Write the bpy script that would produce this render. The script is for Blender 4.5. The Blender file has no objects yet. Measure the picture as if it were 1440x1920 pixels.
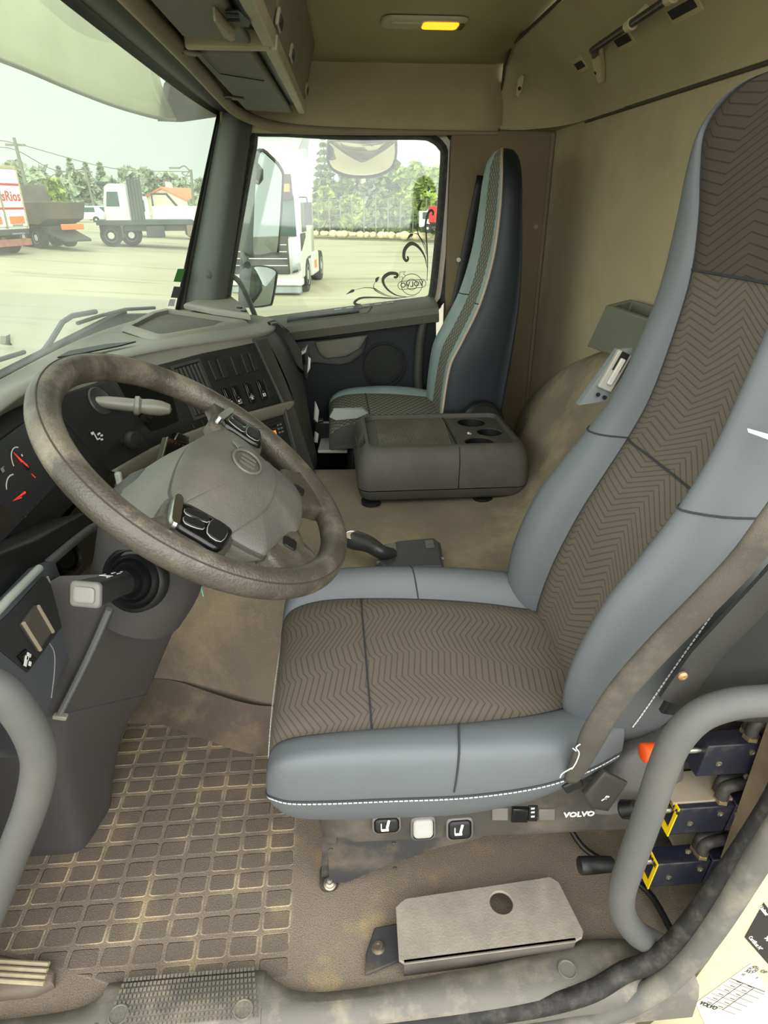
import bpy, bmesh, math, random
import numpy as np
from mathutils import Vector, Matrix
S = bpy.context.scene
COL = S.collection
PI = math.pi
R = math.radians

# ------------------------------------------------------------------ camera, sky, exposure
CAM_H = 1.17
F_PX = 1190.0
PITCH = math.atan(575 / F_PX)
YAW = math.atan(106 * math.cos(PITCH) / F_PX)
cd = bpy.data.cameras.new('camera')
cam = bpy.data.objects.new('camera', cd)
COL.objects.link(cam)
cd.sensor_fit = 'VERTICAL'
cd.sensor_height = 24.0
cd.lens = 24.0 * F_PX / 1920.0
cd.clip_start = 0.02
cd.clip_end = 500
cam.location = (0, 0, CAM_H)
cam.rotation_euler = (PI / 2 - PITCH, 0, -YAW)
S.camera = cam
S.view_settings.view_transform = 'Standard'
S.view_settings.look = 'None'
S.view_settings.gamma = 1.0
S.view_settings.use_curve_mapping = False
S.view_settings.exposure = 1.3
S.cycles.max_bounces = 10
S.cycles.diffuse_bounces = 5
S.cycles.glossy_bounces = 4
S.cycles.transparent_max_bounces = 16
S.cycles.transmission_bounces = 6
S.cycles.caustics_reflective = False
S.cycles.caustics_refractive = False
S.cycles.sample_clamp_indirect = 6.0
S.cycles.use_denoising = True

W = bpy.data.worlds.new('overcast_sky')
S.world = W
W.use_nodes = True
wn, wl = W.node_tree.nodes, W.node_tree.links
wn.clear()
w_out = wn.new('ShaderNodeOutputWorld')
w_bg = wn.new('ShaderNodeBackground')
w_tc = wn.new('ShaderNodeTexCoord')
w_sep = wn.new('ShaderNodeSeparateXYZ')
w_ramp = wn.new('ShaderNodeValToRGB')          # overcast sky, raised behind the camera (-Y) as added fill for the cab
w_ramp.color_ramp.elements[0].position = 0.0
w_ramp.color_ramp.elements[0].color = (2.3, 2.3, 2.22, 1)
w_ramp.color_ramp.elements[1].position = 1.0
w_ramp.color_ramp.elements[1].color = (0.40, 0.425, 0.395, 1)
w_e = w_ramp.color_ramp.elements.new(0.55)
w_e.color = (0.85, 0.88, 0.84, 1)
w_map = wn.new('ShaderNodeMapRange')
w_map.inputs[1].default_value = -1
w_map.inputs[2].default_value = 1
wl.new(w_tc.outputs['Generated'], w_sep.inputs[0])
wl.new(w_sep.outputs[1], w_map.inputs[0])
wl.new(w_map.outputs[0], w_ramp.inputs[0])
wl.new(w_ramp.outputs[0], w_bg.inputs[0])
w_bg.inputs[1].default_value = 1.0
wl.new(w_bg.outputs[0], w_out.inputs[0])

# ------------------------------------------------------------------ helpers
CP = np.array([0, 0, CAM_H])
_F = np.array([math.sin(YAW) * math.cos(PITCH), math.cos(YAW) * math.cos(PITCH), -math.sin(PITCH)])
_R = np.array([math.cos(YAW), -math.sin(YAW), 0.0])
_U = np.cross(_R, _F)


def at(u, v, X=None, Y=None, Z=None):
    """survey: the point of the plane X=, Y= or Z= that a pixel of the photograph measures"""
    d = _F + (u - 720) / F_PX * _R - (v - 960) / F_PX * _U
    if X is not None:
        t = (X - CP[0]) / d[0]
    elif Y is not None:
        t = (Y - CP[1]) / d[1]
    else:
        t = (Z - CP[2]) / d[2]
    return CP + t * d


def onp(u, v, P0, n):
    """survey: the point of the plane through P0 with normal n"""
    d = _F + (u - 720) / F_PX * _R - (v - 960) / F_PX * _U
    t = np.dot(np.array(P0, float) - CP, n) / np.dot(d, n)
    return CP + t * d


def lin(c):
    return tuple(((x / 255) / 12.92 if x / 255 <= 0.04045 else ((x / 255 + 0.055) / 1.055) ** 2.4) for x in c)


MATS = {}


def M(name, col, rough=0.6, metal=0.0, var=0.12, vs=6.0, bump=0.0, bs=180.0, spec=0.4, dirt=None, dcol=(120, 105, 80), ds=5.0, emit=0.0, coat=0.0, speck=0.0, stretch=None):
    """procedural surface: base colour with soft variation, optional grain bump, dust patches and light specks"""
    if name in MATS:
        return MATS[name]
    m = bpy.data.materials.new(name)
    m.use_nodes = True
    n, l = m.node_tree.nodes, m.node_tree.links
    b = n['Principled BSDF']
    c = lin(col)
    b.inputs['Roughness'].default_value = rough
    b.inputs['Metallic'].default_value = metal
    b.inputs['Specular IOR Level'].default_value = spec
    if coat:
        b.inputs['Coat Weight'].default_value = coat
        b.inputs['Coat Roughness'].default_value = 0.15
    tc = n.new('ShaderNodeTexCoord')
    vec = tc.outputs['Object']
    if stretch:
        mp = n.new('ShaderNodeMapping')
        mp.inputs['Scale'].default_value = stretch
        l.new(vec, mp.inputs[0])
        vec = mp.outputs[0]
    nz = n.new('ShaderNodeTexNoise')
    nz.inputs['Scale'].default_value = vs
    nz.inputs['Detail'].default_value = 5
    l.new(vec, nz.inputs['Vector'])
    rp = n.new('ShaderNodeValToRGB')
    rp.color_ramp.elements[0].position = 0.3
    rp.color_ramp.elements[1].position = 0.7
    rp.color_ramp.elements[0].color = tuple(x * (1 - var) for x in c) + (1,)
    rp.color_ramp.elements[1].color = tuple(min(1, x * (1 + var)) for x in c) + (1,)
    l.new(nz.outputs[0], rp.inputs[0])
    out = rp.outputs[0]
    if dirt:
        dn = n.new('ShaderNodeTexNoise')
        dn.inputs['Scale'].default_value = ds
        dn.inputs['Detail'].default_value = 8
        dn.inputs['Roughness'].default_value = 0.65
        l.new(vec, dn.inputs['Vector'])
        dr = n.new('ShaderNodeValToRGB')
        dr.color_ramp.elements[0].position = 0.48
        dr.color_ramp.elements[1].position = 0.72
        dr.color_ramp.elements[0].color = (0, 0, 0, 1)
        dr.color_ramp.elements[1].color = (dirt, dirt, dirt, 1)
        l.new(dn.outputs[0], dr.inputs[0])
        mx = n.new('ShaderNodeMix')
        mx.data_type = 'RGBA'
        l.new(dr.outputs[0], mx.inputs[0])
        l.new(out, mx.inputs[6])
        mx.inputs[7].default_value = lin(dcol) + (1,)
        out = mx.outputs[2]
    if speck:
        sn = n.new('ShaderNodeTexNoise')
        sn.inputs['Scale'].default_value = bs
        l.new(vec, sn.inputs['Vector'])
        sr = n.new('ShaderNodeValToRGB')
        sr.color_ramp.elements[0].position = 0.35
        sr.color_ramp.elements[1].position = 0.65
        sr.color_ramp.elements[0].color = (1 - speck, 1 - speck, 1 - speck, 1)
        sr.color_ramp.elements[1].color = (1 + speck, 1 + speck, 1 + speck, 1)
        l.new(sn.outputs[0], sr.inputs[0])
        mm = n.new('ShaderNodeMix')
        mm.data_type = 'RGBA'
        mm.blend_type = 'MULTIPLY'
        mm.inputs[0].default_value = 1
        l.new(out, mm.inputs[6])
        l.new(sr.outputs[0], mm.inputs[7])
        out = mm.outputs[2]
    l.new(out, b.inputs['Base Color'])
    if emit:
        l.new(out, b.inputs['Emission Color'])
        b.inputs['Emission Strength'].default_value = emit
    if bump:
        bn = n.new('ShaderNodeTexNoise')
        bn.inputs['Scale'].default_value = bs
        bn.inputs['Detail'].default_value = 3
        l.new(vec, bn.inputs['Vector'])
        bp = n.new('ShaderNodeBump')
        bp.inputs['Strength'].default_value = bump
        bp.inputs['Distance'].default_value = 0.002
        l.new(bn.outputs[0], bp.inputs['Height'])
        l.new(bp.outputs[0], b.inputs['Normal'])
    MATS[name] = m
    return m


def glass_mat(name, tint, refl=0.06, haze=0.0):
    """thin pane: tinted transparency, a faint mirror reflection and an optional pale haze that washes out the view"""
    if name in MATS:
        return MATS[name]
    m = bpy.data.materials.new(name)
    m.use_nodes = True
    n, l = m.node_tree.nodes, m.node_tree.links
    n.clear()
    o = n.new('ShaderNodeOutputMaterial')
    t = n.new('ShaderNodeBsdfTransparent')
    t.inputs[0].default_value = tuple(tint) + (1,)
    g = n.new('ShaderNodeBsdfGlossy')
    g.inputs['Roughness'].default_value = 0.03
    x = n.new('ShaderNodeMixShader')
    x.inputs[0].default_value = refl
    l.new(t.outputs[0], x.inputs[1])
    l.new(g.outputs[0], x.inputs[2])
    out = x.outputs[0]
    if haze:
        d = n.new('ShaderNodeBsdfTranslucent')
        d.inputs[0].default_value = (0.85, 0.9, 0.8, 1)
        tc = n.new('ShaderNodeTexCoord')
        nz = n.new('ShaderNodeTexNoise')
        nz.inputs['Scale'].default_value = 3.0
        nz.inputs['Detail'].default_value = 6
        l.new(tc.outputs['Object'], nz.inputs['Vector'])
        mr = n.new('ShaderNodeMapRange')
        mr.inputs[3].default_value = haze * 0.4
        mr.inputs[4].default_value = haze * 1.6
        l.new(nz.outputs[0], mr.inputs[0])
        x2 = n.new('ShaderNodeMixShader')
        l.new(mr.outputs[0], x2.inputs[0])
        l.new(out, x2.inputs[1])
        l.new(d.outputs[0], x2.inputs[2])
        out = x2.outputs[0]
    l.new(out, o.inputs[0])
    MATS[name] = m
    return m


def origin_of(o):
    p = Vector((0, 0, 0))
    while o is not None:
        p += o.location
        o = o.parent
    return p


def tag(o, label=None, cat=None, group=None, kind=None):
    if label:
        o['label'] = label
    if cat:
        o['category'] = cat
    if group:
        o['group'] = group
    o['kind'] = kind or 'thing'
    return o


def thing(name, label, cat, loc, group=None):
    o = bpy.data.objects.new(name, None)
    o.empty_display_size = 0.05
    COL.objects.link(o)
    o.location = loc
    return tag(o, label, cat, group)


class G:
    """collects vertices and faces, built into ONE mesh object; coordinates are cab coordinates"""

    def __init__(s):
        s.v, s.f, s.uv = [], [], None

    def add(s, vs, fs):
        k = len(s.v)
        s.v += [tuple(float(c) for c in p) for p in vs]
        s.f += [tuple(k + i for i in q) for q in fs]
        return s

    def box(s, lo, hi, rot=None, c=None):
        lo, hi = np.array(lo, float), np.array(hi, float)
        vs = np.array([[(lo, hi)[i][0], (lo, hi)[j][1], (lo, hi)[k][2]] for i in (0, 1) for j in (0, 1) for k in (0, 1)])
        if rot is not None:
            cc = (lo + hi) / 2 if c is None else np.array(c)
            vs = (vs - cc) @ np.array(rot.to_3x3()).T + cc
        return s.add(vs, [(0, 1, 3, 2), (4, 6, 7, 5), (0, 4, 5, 1), (2, 3, 7, 6), (0, 2, 6, 4), (1, 5, 7, 3)])

    def obox(s, c, a, b, n, sa, sb, sn):
        """box centred at c with axes a, b, n and full sizes sa, sb, sn"""
        c, a, b, n = [np.array(x, float) for x in (c, a, b, n)]
        vs = [c + i * a * sa / 2 + j * b * sb / 2 + k * n * sn / 2 for i in (-1, 1) for j in (-1, 1) for k in (-1, 1)]
        return s.add(vs, [(0, 1, 3, 2), (4, 6, 7, 5), (0, 4, 5, 1), (2, 3, 7, 6), (0, 2, 6, 4), (1, 5, 7, 3)])

    def tube(s, path, r, seg=14, closed=False, r2=None, up=None, caps=True):
        P = [Vector(p) for p in path]
        n = len(P)
        rr = r if hasattr(r, '__len__') else [r] * n
        T = []
        for i in range(n):
            a = P[(i - 1) % n] if (closed or i > 0) else P[i]
            b = P[(i + 1) % n] if (closed or i < n - 1) else P[i]
            T.append((b - a).normalized())
        u = Vector(up) if up is not None else (Vector((0, 0, 1)) if abs(T[0].z) < 0.9 else Vector((1, 0, 0)))
        vs, fs = [], []
        for i in range(n):
            u = (u - T[i] * u.dot(T[i])).normalized()
            w = T[i].cross(u)
            q = (r2 / r if (r2 and not hasattr(r, '__len__')) else (r2 or 1))
            for k in range(seg):
                a = 2 * PI * k / seg
                vs.append(P[i] + u * math.cos(a) * rr[i] * q + w * math.sin(a) * rr[i])
        m = n if closed else n - 1
        for i in range(m):
            for k in range(seg):
                a, b = i * seg + k, i * seg + (k + 1) % seg
                c, d = ((i + 1) % n) * seg + (k + 1) % seg, ((i + 1) % n) * seg + k
                fs.append((a, b, c, d))
        if caps and not closed:
            fs.append(tuple(range(seg))[::-1])
            fs.append(tuple((n - 1) * seg + k for k in range(seg)))
        return s.add(vs, fs)

    def lathe(s, c, ax, prof, seg=28):
        """prof: list of (radius, height along ax)"""
        ax = Vector(ax).normalized()
        u = ax.orthogonal().normalized()
        w = ax.cross(u)
        c = Vector(c)
        vs, fs = [], []
        for r, h in prof:
            for k in range(seg):
                a = 2 * PI * k / seg
                vs.append(c + ax * h + (u * math.cos(a) + w * math.sin(a)) * max(r, 1e-5))
        for i in range(len(prof) - 1):
            for k in range(seg):
                fs.append((i * seg + k, i * seg + (k + 1) % seg, (i + 1) * seg + (k + 1) % seg, (i + 1) * seg + k))
        fs.append(tuple(range(seg))[::-1])
        fs.append(tuple((len(prof) - 1) * seg + k for k in range(seg)))
        return s.add(vs, fs)

    def prism(s, pts, d):
        """closed outline extruded by the vector d"""
        n = len(pts)
        pts = [np.array(p, float) for p in pts]
        d = np.array(d, float)
        fs = [tuple(range(n))[::-1], tuple(range(n, 2 * n))]
        fs += [(i, (i + 1) % n, n + (i + 1) % n, n + i) for i in range(n)]
        return s.add(pts + [p + d for p in pts], fs)

    def plate(s, pts, d, inset, dome=0.0):
        """outline extruded by d with a rounded-over rim (two inset rings), dome lifts the centre"""
        n = len(pts)
        P = np.array(pts, float)
        d = np.array(d, float)
        c = P.mean(0)
        L = np.linalg.norm(P - c, axis=1)[:, None]
        k1 = np.clip(1 - inset * 0.35 / L, 0, 1)
        k2 = np.clip(1 - inset / L, 0, 1)
        k3 = np.clip(1 - inset * 2.5 / L, 0.2, 1)
        rings = [P, P + d * 0.6, c + (P - c) * k1 + d * 0.87, c + (P - c) * k2 + d, c + (P - c) * k3 + d * (1 + dome * 0.7)]
        vs = np.concatenate(rings)
        fs = [tuple(range(n))[::-1]]
        for i in range(len(rings) - 1):
            fs += [(i * n + j, i * n + (j + 1) % n, (i + 1) * n + (j + 1) % n, (i + 1) * n + j) for j in range(n)]
        k = (len(rings) - 1) * n
        vs = np.concatenate([vs, [c + d * (1 + dome)]])
        fs += [(k + j, k + (j + 1) % n, k + n) for j in range(n)]
        return s.add(vs, fs)

    def grid(s, A, closed_u=False, closed_v=False, cap0=False, cap1=False):
        """A[i][j] grid of points"""
        A = np.array(A, float)
        nu, nv = A.shape[:2]
        vs = A.reshape(-1, 3)
        fs = []
        for i in range(nu if closed_u else nu - 1):
            for j in range(nv if closed_v else nv - 1):
                i2, j2 = (i + 1) % nu, (j + 1) % nv
                fs.append((i * nv + j, i * nv + j2, i2 * nv + j2, i2 * nv + j))
        if cap0:
            fs.append(tuple(range(nv))[::-1])
        if cap1:
            fs.append(tuple((nu - 1) * nv + j for j in range(nv)))
        return s.add(vs, fs)

    def build(s, name, mat, parent=None, smooth=True, angle=40, bevel=0, bseg=2, solid=0, sub=0, base=None, mats=None, flip=False):
        vs = np.array(s.v, float)
        if parent is None:
            if base is None:
                lo, hi = vs.min(0), vs.max(0)
                base = ((lo[0] + hi[0]) / 2, (lo[1] + hi[1]) / 2, lo[2])
            o3 = np.array(base, float)
        else:
            o3 = np.array(origin_of(parent))
        me = bpy.data.meshes.new(name)
        me.from_pydata([tuple(p) for p in (vs - o3)], [], s.f)
        bm = bmesh.new()
        bm.from_mesh(me)
        bmesh.ops.remove_doubles(bm, verts=bm.verts, dist=1e-6)
        bmesh.ops.recalc_face_normals(bm, faces=bm.faces)
        bm.to_mesh(me)
        bm.free()
        me.materials.append(mat)
        if mats:
            for x in mats:
                me.materials.append(x)
        if smooth:
            me.polygons.foreach_set('use_smooth', [True] * len(me.polygons))
            me.set_sharp_from_angle(angle=R(angle))
        o = bpy.data.objects.new(name, me)
        COL.objects.link(o)
        if parent is None:
            o.location = base
        else:
            o.parent = parent
        if solid:
            md = o.modifiers.new('thickness', 'SOLIDIFY')
            md.thickness = solid
            md.offset = -1
        if bevel:
            md = o.modifiers.new('soft_edges', 'BEVEL')
            md.width = bevel
            md.segments = bseg
            md.limit_method = 'ANGLE'
            md.angle_limit = R(35)
        if sub:
            md = o.modifiers.new('smooth', 'SUBSURF')
            md.levels = sub
            md.render_levels = sub
        return o


def cr(a, n, closed=False):
    """Catmull-Rom through the rows of a, n steps per span"""
    a = np.array(a, float)
    k = len(a)
    out = []
    spans = k if closed else k - 1
    for i in range(spans):
        p1, p2 = a[i % k], a[(i + 1) % k]
        if closed:
            p0, p3 = a[(i - 1) % k], a[(i + 2) % k]
        else:
            p0 = a[i - 1] if i > 0 else 2 * p1 - p2
            p3 = a[i + 2] if i + 2 < k else 2 * p2 - p1
        for j in range(n):
            t = j / n
            out.append(0.5 * (2 * p1 + (p2 - p0) * t + (2 * p0 - 5 * p1 + 4 * p2 - p3) * t * t + (3 * p1 - p0 - 3 * p2 + p3) * t ** 3))
    if not closed:
        out.append(a[-1])
    return np.array(out)


def lerp_rows(a, n):
    a = np.array(a, float)
    out = []
    for i in range(len(a) - 1):
        for j in range(n):
            out.append(a[i] + (a[i + 1] - a[i]) * j / n)
    out.append(a[-1])
    return np.array(out)


def loft(sections, nu=6, nv=4, closed=True):
    """sections[k] = list of points; smooth surface through all of them -> grid array"""
    A = np.array(sections, float)
    A = cr(A, nu)
    return np.array([cr(row, nv, closed) for row in A])


def rot_frame(n, up=(0, 0, 1)):
    n = np.array(n, float)
    n /= np.linalg.norm(n)
    a = np.cross(up, n)
    a /= np.linalg.norm(a)
    return a, np.cross(n, a), n


def rrect(c, a, b, w, h, r, k=4):
    """rounded rectangle outline, centre c, axes a b"""
    c, a, b = [np.array(x, float) for x in (c, a, b)]
    pts = []
    for sx, sy, t0 in ((1, 1, 0), (-1, 1, 90), (-1, -1, 180), (1, -1, 270)):
        for i in range(k + 1):
            t = R(t0 + 90 * i / k)
            pts.append(c + a * (sx * (w / 2 - r) + r * math.cos(t)) + b * (sy * (h / 2 - r) + r * math.sin(t)))
    return pts


def text(name, s, c, a, b, size, mat, parent, depth=0.0004, align='CENTER', shear=0.0, bold=0.0):
    """raised lettering: a reading direction, b letter-up direction"""
    cu = bpy.data.curves.new(name, 'FONT')
    cu.body = s
    cu.size = size
    cu.extrude = depth
    cu.align_x = align
    cu.align_y = 'CENTER'
    cu.shear = shear
    cu.offset = bold
    cu.resolution_u = 2
    cu.materials.append(mat)
    tmp = bpy.data.objects.new(name, cu)
    me = bpy.data.meshes.new_from_object(tmp)
    bpy.data.objects.remove(tmp)
    me.materials.clear()
    me.materials.append(mat)
    a, b = Vector(a).normalized(), Vector(b).normalized()
    n = a.cross(b)
    o3 = origin_of(parent) if parent is not None else Vector((0, 0, 0))
    c = Vector([float(x) for x in c])
    for v in me.vertices:
        p = v.co.copy()
        v.co = c + a * p.x + b * p.y + n * p.z - o3
    o = bpy.data.objects.new(name, me)
    COL.objects.link(o)
    if parent is not None:
        o.parent = parent
    return o


def copy_tree(o, parent=None, move=None):
    c = o.copy()
    COL.objects.link(c)
    c.parent = parent
    if move is not None:
        c.location = Vector(o.location) + Vector(move)
    for ch in list(o.children):
        copy_tree(ch, c)
    return c


def struct(o):
    o['kind'] = 'structure'
    return o
# ------------------------------------------------------------------ materials
m_trim = M('beige_lining', (166, 157, 124), rough=0.85, var=0.10, vs=3, bump=0.15, bs=600, dirt=0.3, dcol=(156, 140, 104), ds=2.5)
m_ceil = M('ceiling_cloth', (186, 179, 140), rough=0.95, var=0.05, vs=4, bump=0.1, bs=700)
m_rear = M('rear_panel', (174, 162, 130), rough=0.85, var=0.10, vs=2, bump=0.12, bs=500, dirt=0.4, dcol=(126, 108, 78), ds=2.2)
m_dash = M('dash_plastic', (62, 61, 58), rough=0.52, var=0.06, bump=0.25, bs=900, spec=0.45)
m_dash2 = M('dash_dark_plastic', (38, 38, 38), rough=0.5, var=0.06, bump=0.15, bs=900)
m_strip = M('dash_strip_plastic', (118, 113, 102), rough=0.5, var=0.06)
m_black = M('black_plastic', (22, 22, 23), rough=0.45, var=0.05)
m_gloss = M('black_gloss', (14, 14, 15), rough=0.18, var=0.02, spec=0.5)
m_rub = M('black_rubber', (30, 29, 28), rough=0.7, var=0.15, vs=20, dirt=0.35, dcol=(110, 105, 95), ds=30)
m_grey = M('grey_column_plastic', (66, 64, 64), rough=0.55, var=0.05, bump=0.2, bs=900)
m_chrome = M('satin_metal', (190, 190, 186), rough=0.28, metal=1.0, var=0.05)
m_white = M('white_print', (225, 225, 220), rough=0.6, var=0.0)
m_red = M('red_needle', (230, 60, 50), rough=0.5, var=0.0, emit=0.25)
m_amber = M('amber_glass', (240, 130, 20), rough=0.3, var=0.0, emit=0.6)
m_leather = M('grey_leatherette', (88, 92, 95), rough=0.52, var=0.04, vs=10, bump=0.12, bs=700, spec=0.45)
m_side = M('dark_leatherette', (84, 88, 94), rough=0.6, var=0.06, vs=10, bump=0.1, bs=600)
m_sew = M('white_thread', (210, 210, 205), rough=0.8, var=0.1)
m_seam = M('seam_dark', (48, 50, 54), rough=0.9, var=0.1)
m_navy = M('navy_leatherette', (27, 35, 40), rough=0.5, var=0.12, vs=8, bump=0.15, bs=500)
m_teal = M('light_teal_leatherette', (128, 144, 144), rough=0.45, var=0.08, vs=14, bump=0.15, bs=400)
m_pipe = M('beige_piping', (176, 160, 140), rough=0.7, var=0.1)
m_door = M('door_navy_panel', (26, 32, 36), rough=0.6, var=0.08, bump=0.2, bs=500)
m_cream = M('cream_paint', (196, 188, 158), rough=0.35, var=0.04, vs=6, dirt=0.25, dcol=(190, 170, 120), ds=7, coat=0.3)
m_box = M('console_plastic', (70, 68, 64), rough=0.6, var=0.08, bump=0.25, bs=700, dirt=0.3, dcol=(104, 98, 84), ds=6)
m_railm = M('grab_rail_rubber', (84, 84, 83), rough=0.6, var=0.08, vs=8, bump=0.12, bs=900, dirt=0.25, dcol=(112, 109, 102), ds=7)
m_wheel = M('worn_wheel_leather', (70, 65, 58), rough=0.38, var=0.2, vs=14, bump=0.5, bs=300, dirt=0.85, dcol=(132, 124, 106), ds=9, spec=0.55, speck=0.12)
m_pad = M('wheel_pad_plastic', (92, 90, 86), rough=0.45, var=0.06, vs=7, bump=0.5, bs=380, dirt=0.3, dcol=(140, 130, 112), ds=6)
m_steel = M('bolt_steel', (150, 140, 125), rough=0.4, metal=0.9, var=0.2, vs=60)
m_carpet = M('dusty_carpet', (128, 117, 100), rough=1.0, var=0.16, vs=5, bump=0.6, bs=900, dirt=0.75, dcol=(186, 170, 136), ds=3.4, speck=0.22)
m_sill = M('dusty_sill_plastic', (98, 95, 88), rough=0.6, var=0.1, vs=10, bump=0.25, bs=500, dirt=0.85, dcol=(150, 140, 120), ds=12)
m_orange = M('orange_plastic', (240, 88, 30), rough=0.5, var=0.05)
m_yellow = M('yellow_plate', (245, 205, 20), rough=0.5, var=0.04)
m_green = M('green_sticker', (90, 150, 80), rough=0.6, var=0.05)
m_blackan = M('black_anodised', (30, 32, 44), rough=0.38, var=0.15, vs=20, dirt=0.4, dcol=(120, 108, 90), ds=14)
m_belt = M('worn_belt_webbing', (76, 72, 66), rough=0.85, var=0.2, vs=14, bump=0.6, bs=700, dirt=0.6, dcol=(120, 110, 90), ds=12)
m_plate = M('worn_plate', (138, 131, 118), rough=0.75, var=0.2, vs=16, bump=0.4, bs=260, dirt=0.6, dcol=(118, 108, 96), ds=14)
m_blkmet = M('black_painted_steel', (54, 54, 55), rough=0.55, var=0.15, vs=12, dirt=0.5, dcol=(135, 118, 92), ds=9)


def node_mat(name):
    m = bpy.data.materials.new(name)
    m.use_nodes = True
    return m, m.node_tree.nodes, m.node_tree.links, m.node_tree.nodes['Principled BSDF']


class NT:
    """tiny helper for math chains"""

    def __init__(s, n, l):
        s.n, s.l = n, l

    def m(s, op, a, b=None, c=None):
        x = s.n.new('ShaderNodeMath')
        x.operation = op
        for i, v in enumerate((a, b, c)):
            if v is None:
                continue
            if isinstance(v, (int, float)):
                x.inputs[i].default_value = v
            else:
                s.l.new(v, x.inputs[i])
        return x.outputs[0]

    def noise(s, vec, scale, detail=4):
        x = s.n.new('ShaderNodeTexNoise')
        x.inputs['Scale'].default_value = scale
        x.inputs['Detail'].default_value = detail
        if vec is not None:
            s.l.new(vec, x.inputs['Vector'])
        return x.outputs[0]

    def mix(s, f, a, b):
        x = s.n.new('ShaderNodeMix')
        x.data_type = 'RGBA'
        for k, v in ((0, f), (6, a), (7, b)):
            if isinstance(v, (int, float)):
                x.inputs[k].default_value = v
            elif isinstance(v, tuple):
                x.inputs[k].default_value = v if len(v) == 4 else v + (1,)
            else:
                s.l.new(v, x.inputs[k])
        return x.outputs[2]

    def step(s, v, lo, hi):
        x = s.n.new('ShaderNodeMapRange')
        x.interpolation_type = 'SMOOTHSTEP'
        x.inputs[1].default_value = lo
        x.inputs[2].default_value = hi
        s.l.new(v, x.inputs[0])
        return x.outputs[0]

    def bump(s, h, b, strength=0.5, dist=0.002):
        x = s.n.new('ShaderNodeBump')
        x.inputs['Strength'].default_value = strength
        x.inputs['Distance'].default_value = dist
        s.l.new(h, x.inputs['Height'])
        s.l.new(x.outputs[0], b.inputs['Normal'])


def make_floor_mat():
    m, n, l, b = node_mat('rubber_floor_mat')
    t = NT(n, l)
    g = n.new('ShaderNodeNewGeometry')
    sp = n.new('ShaderNodeSeparateXYZ')
    l.new(g.outputs['Position'], sp.inputs[0])
    x, y = sp.outputs[0], sp.outputs[1]
    wob = t.m('MULTIPLY', t.noise(g.outputs['Position'], 4), 0.006)
    gx = t.m('ADD', t.m('MULTIPLY', t.m('ADD', x, wob), 1 / 0.0545), 50.0 + 0.325 / 0.0545)
    gy = t.m('ADD', t.m('MULTIPLY', t.m('ADD', y, wob), 1 / 0.0402), 50.0 - 0.672 / 0.0402)
    dx = t.m('ABSOLUTE', t.m('SUBTRACT', t.m('FRACT', gx), 0.5))
    dy = t.m('ABSOLUTE', t.m('SUBTRACT', t.m('FRACT', gy), 0.5))
    # rounded box distance
    ex = t.m('MAXIMUM', t.m('SUBTRACT', dx, 0.32), 0.0)
    ey = t.m('MAXIMUM', t.m('SUBTRACT', dy, 0.28), 0.0)
    d = t.m('SQRT', t.m('ADD', t.m('POWER', ex, 2), t.m('POWER', ey, 2)))
    tile = t.m('SUBTRACT', 1.0, t.step(d, 0.085, 0.125))
    rim = t.m('MULTIPLY', t.step(d, 0.075, 0.10), t.m('SUBTRACT', 1.0, t.step(d, 0.115, 0.16)))
    # the area the raised tiles cover
    reg = t.m('MULTIPLY', t.step(x, -0.705, -0.70), t.m('SUBTRACT', 1.0, t.step(x, -0.109, -0.107)))
    reg = t.m('MULTIPLY', reg, t.m('MULTIPLY', t.step(y, 0.632, 0.634), t.m('SUBTRACT', 1.0, t.step(y, 1.271, 1.276))))
    slant = t.m('ADD', y, t.m('MULTIPLY', x, 0.35))
    reg = t.m('MULTIPLY', reg, t.step(slant, 0.50, 0.505))
    tile_r = t.m('MULTIPLY', tile, reg)
    rim_r = t.m('MULTIPLY', rim, reg)
    grain = t.noise(g.outputs['Position'], 420, 2)
    soft = t.noise(g.outputs['Position'], 5, 6)
    dirt = t.noise(g.outputs['Position'], 11, 7)
    base = t.mix(soft, lin((112, 102, 88)), lin((142, 130, 114)))
    base = t.mix(t.m('MULTIPLY', t.step(dirt, 0.52, 0.75), 0.6), base, lin((176, 152, 112)))
    groove = t.m('MULTIPLY', t.m('SUBTRACT', 1.0, tile_r), reg)
    base = t.mix(t.m('MULTIPLY', groove, t.m('MULTIPLY', t.step(dirt, 0.46, 0.72), 0.5)), base, lin((176, 156, 122)))
    base = t.mix(t.m('MULTIPLY', tile_r, 0.55), base, lin((96, 88, 78)))
    base = t.mix(t.m('MULTIPLY', rim_r, t.step(dirt, 0.40, 0.62)), base, lin((192, 176, 148)))
    k = t.m('ADD', 0.35, t.m('MULTIPLY', grain, 1.25))
    cmb = n.new('ShaderNodeCombineXYZ')
    for i in range(3):
        l.new(k, cmb.inputs[i])
    mm = n.new('ShaderNodeMix')
    mm.data_type = 'RGBA'
    mm.blend_type = 'MULTIPLY'
    mm.inputs[0].default_value = 1
    l.new(base, mm.inputs[6])
    l.new(cmb.outputs[0], mm.inputs[7])
    l.new(mm.outputs[2], b.inputs['Base Color'])
    b.inputs['Roughness'].default_value = 0.75
    b.inputs['Specular IOR Level'].default_value = 0.3
    t.bump(t.m('ADD', t.m('MULTIPLY', tile_r, 1.0), t.m('MULTIPLY', grain, 0.55)), b, 0.7, 0.004)
    return m


m_floor = make_floor_mat()


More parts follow.
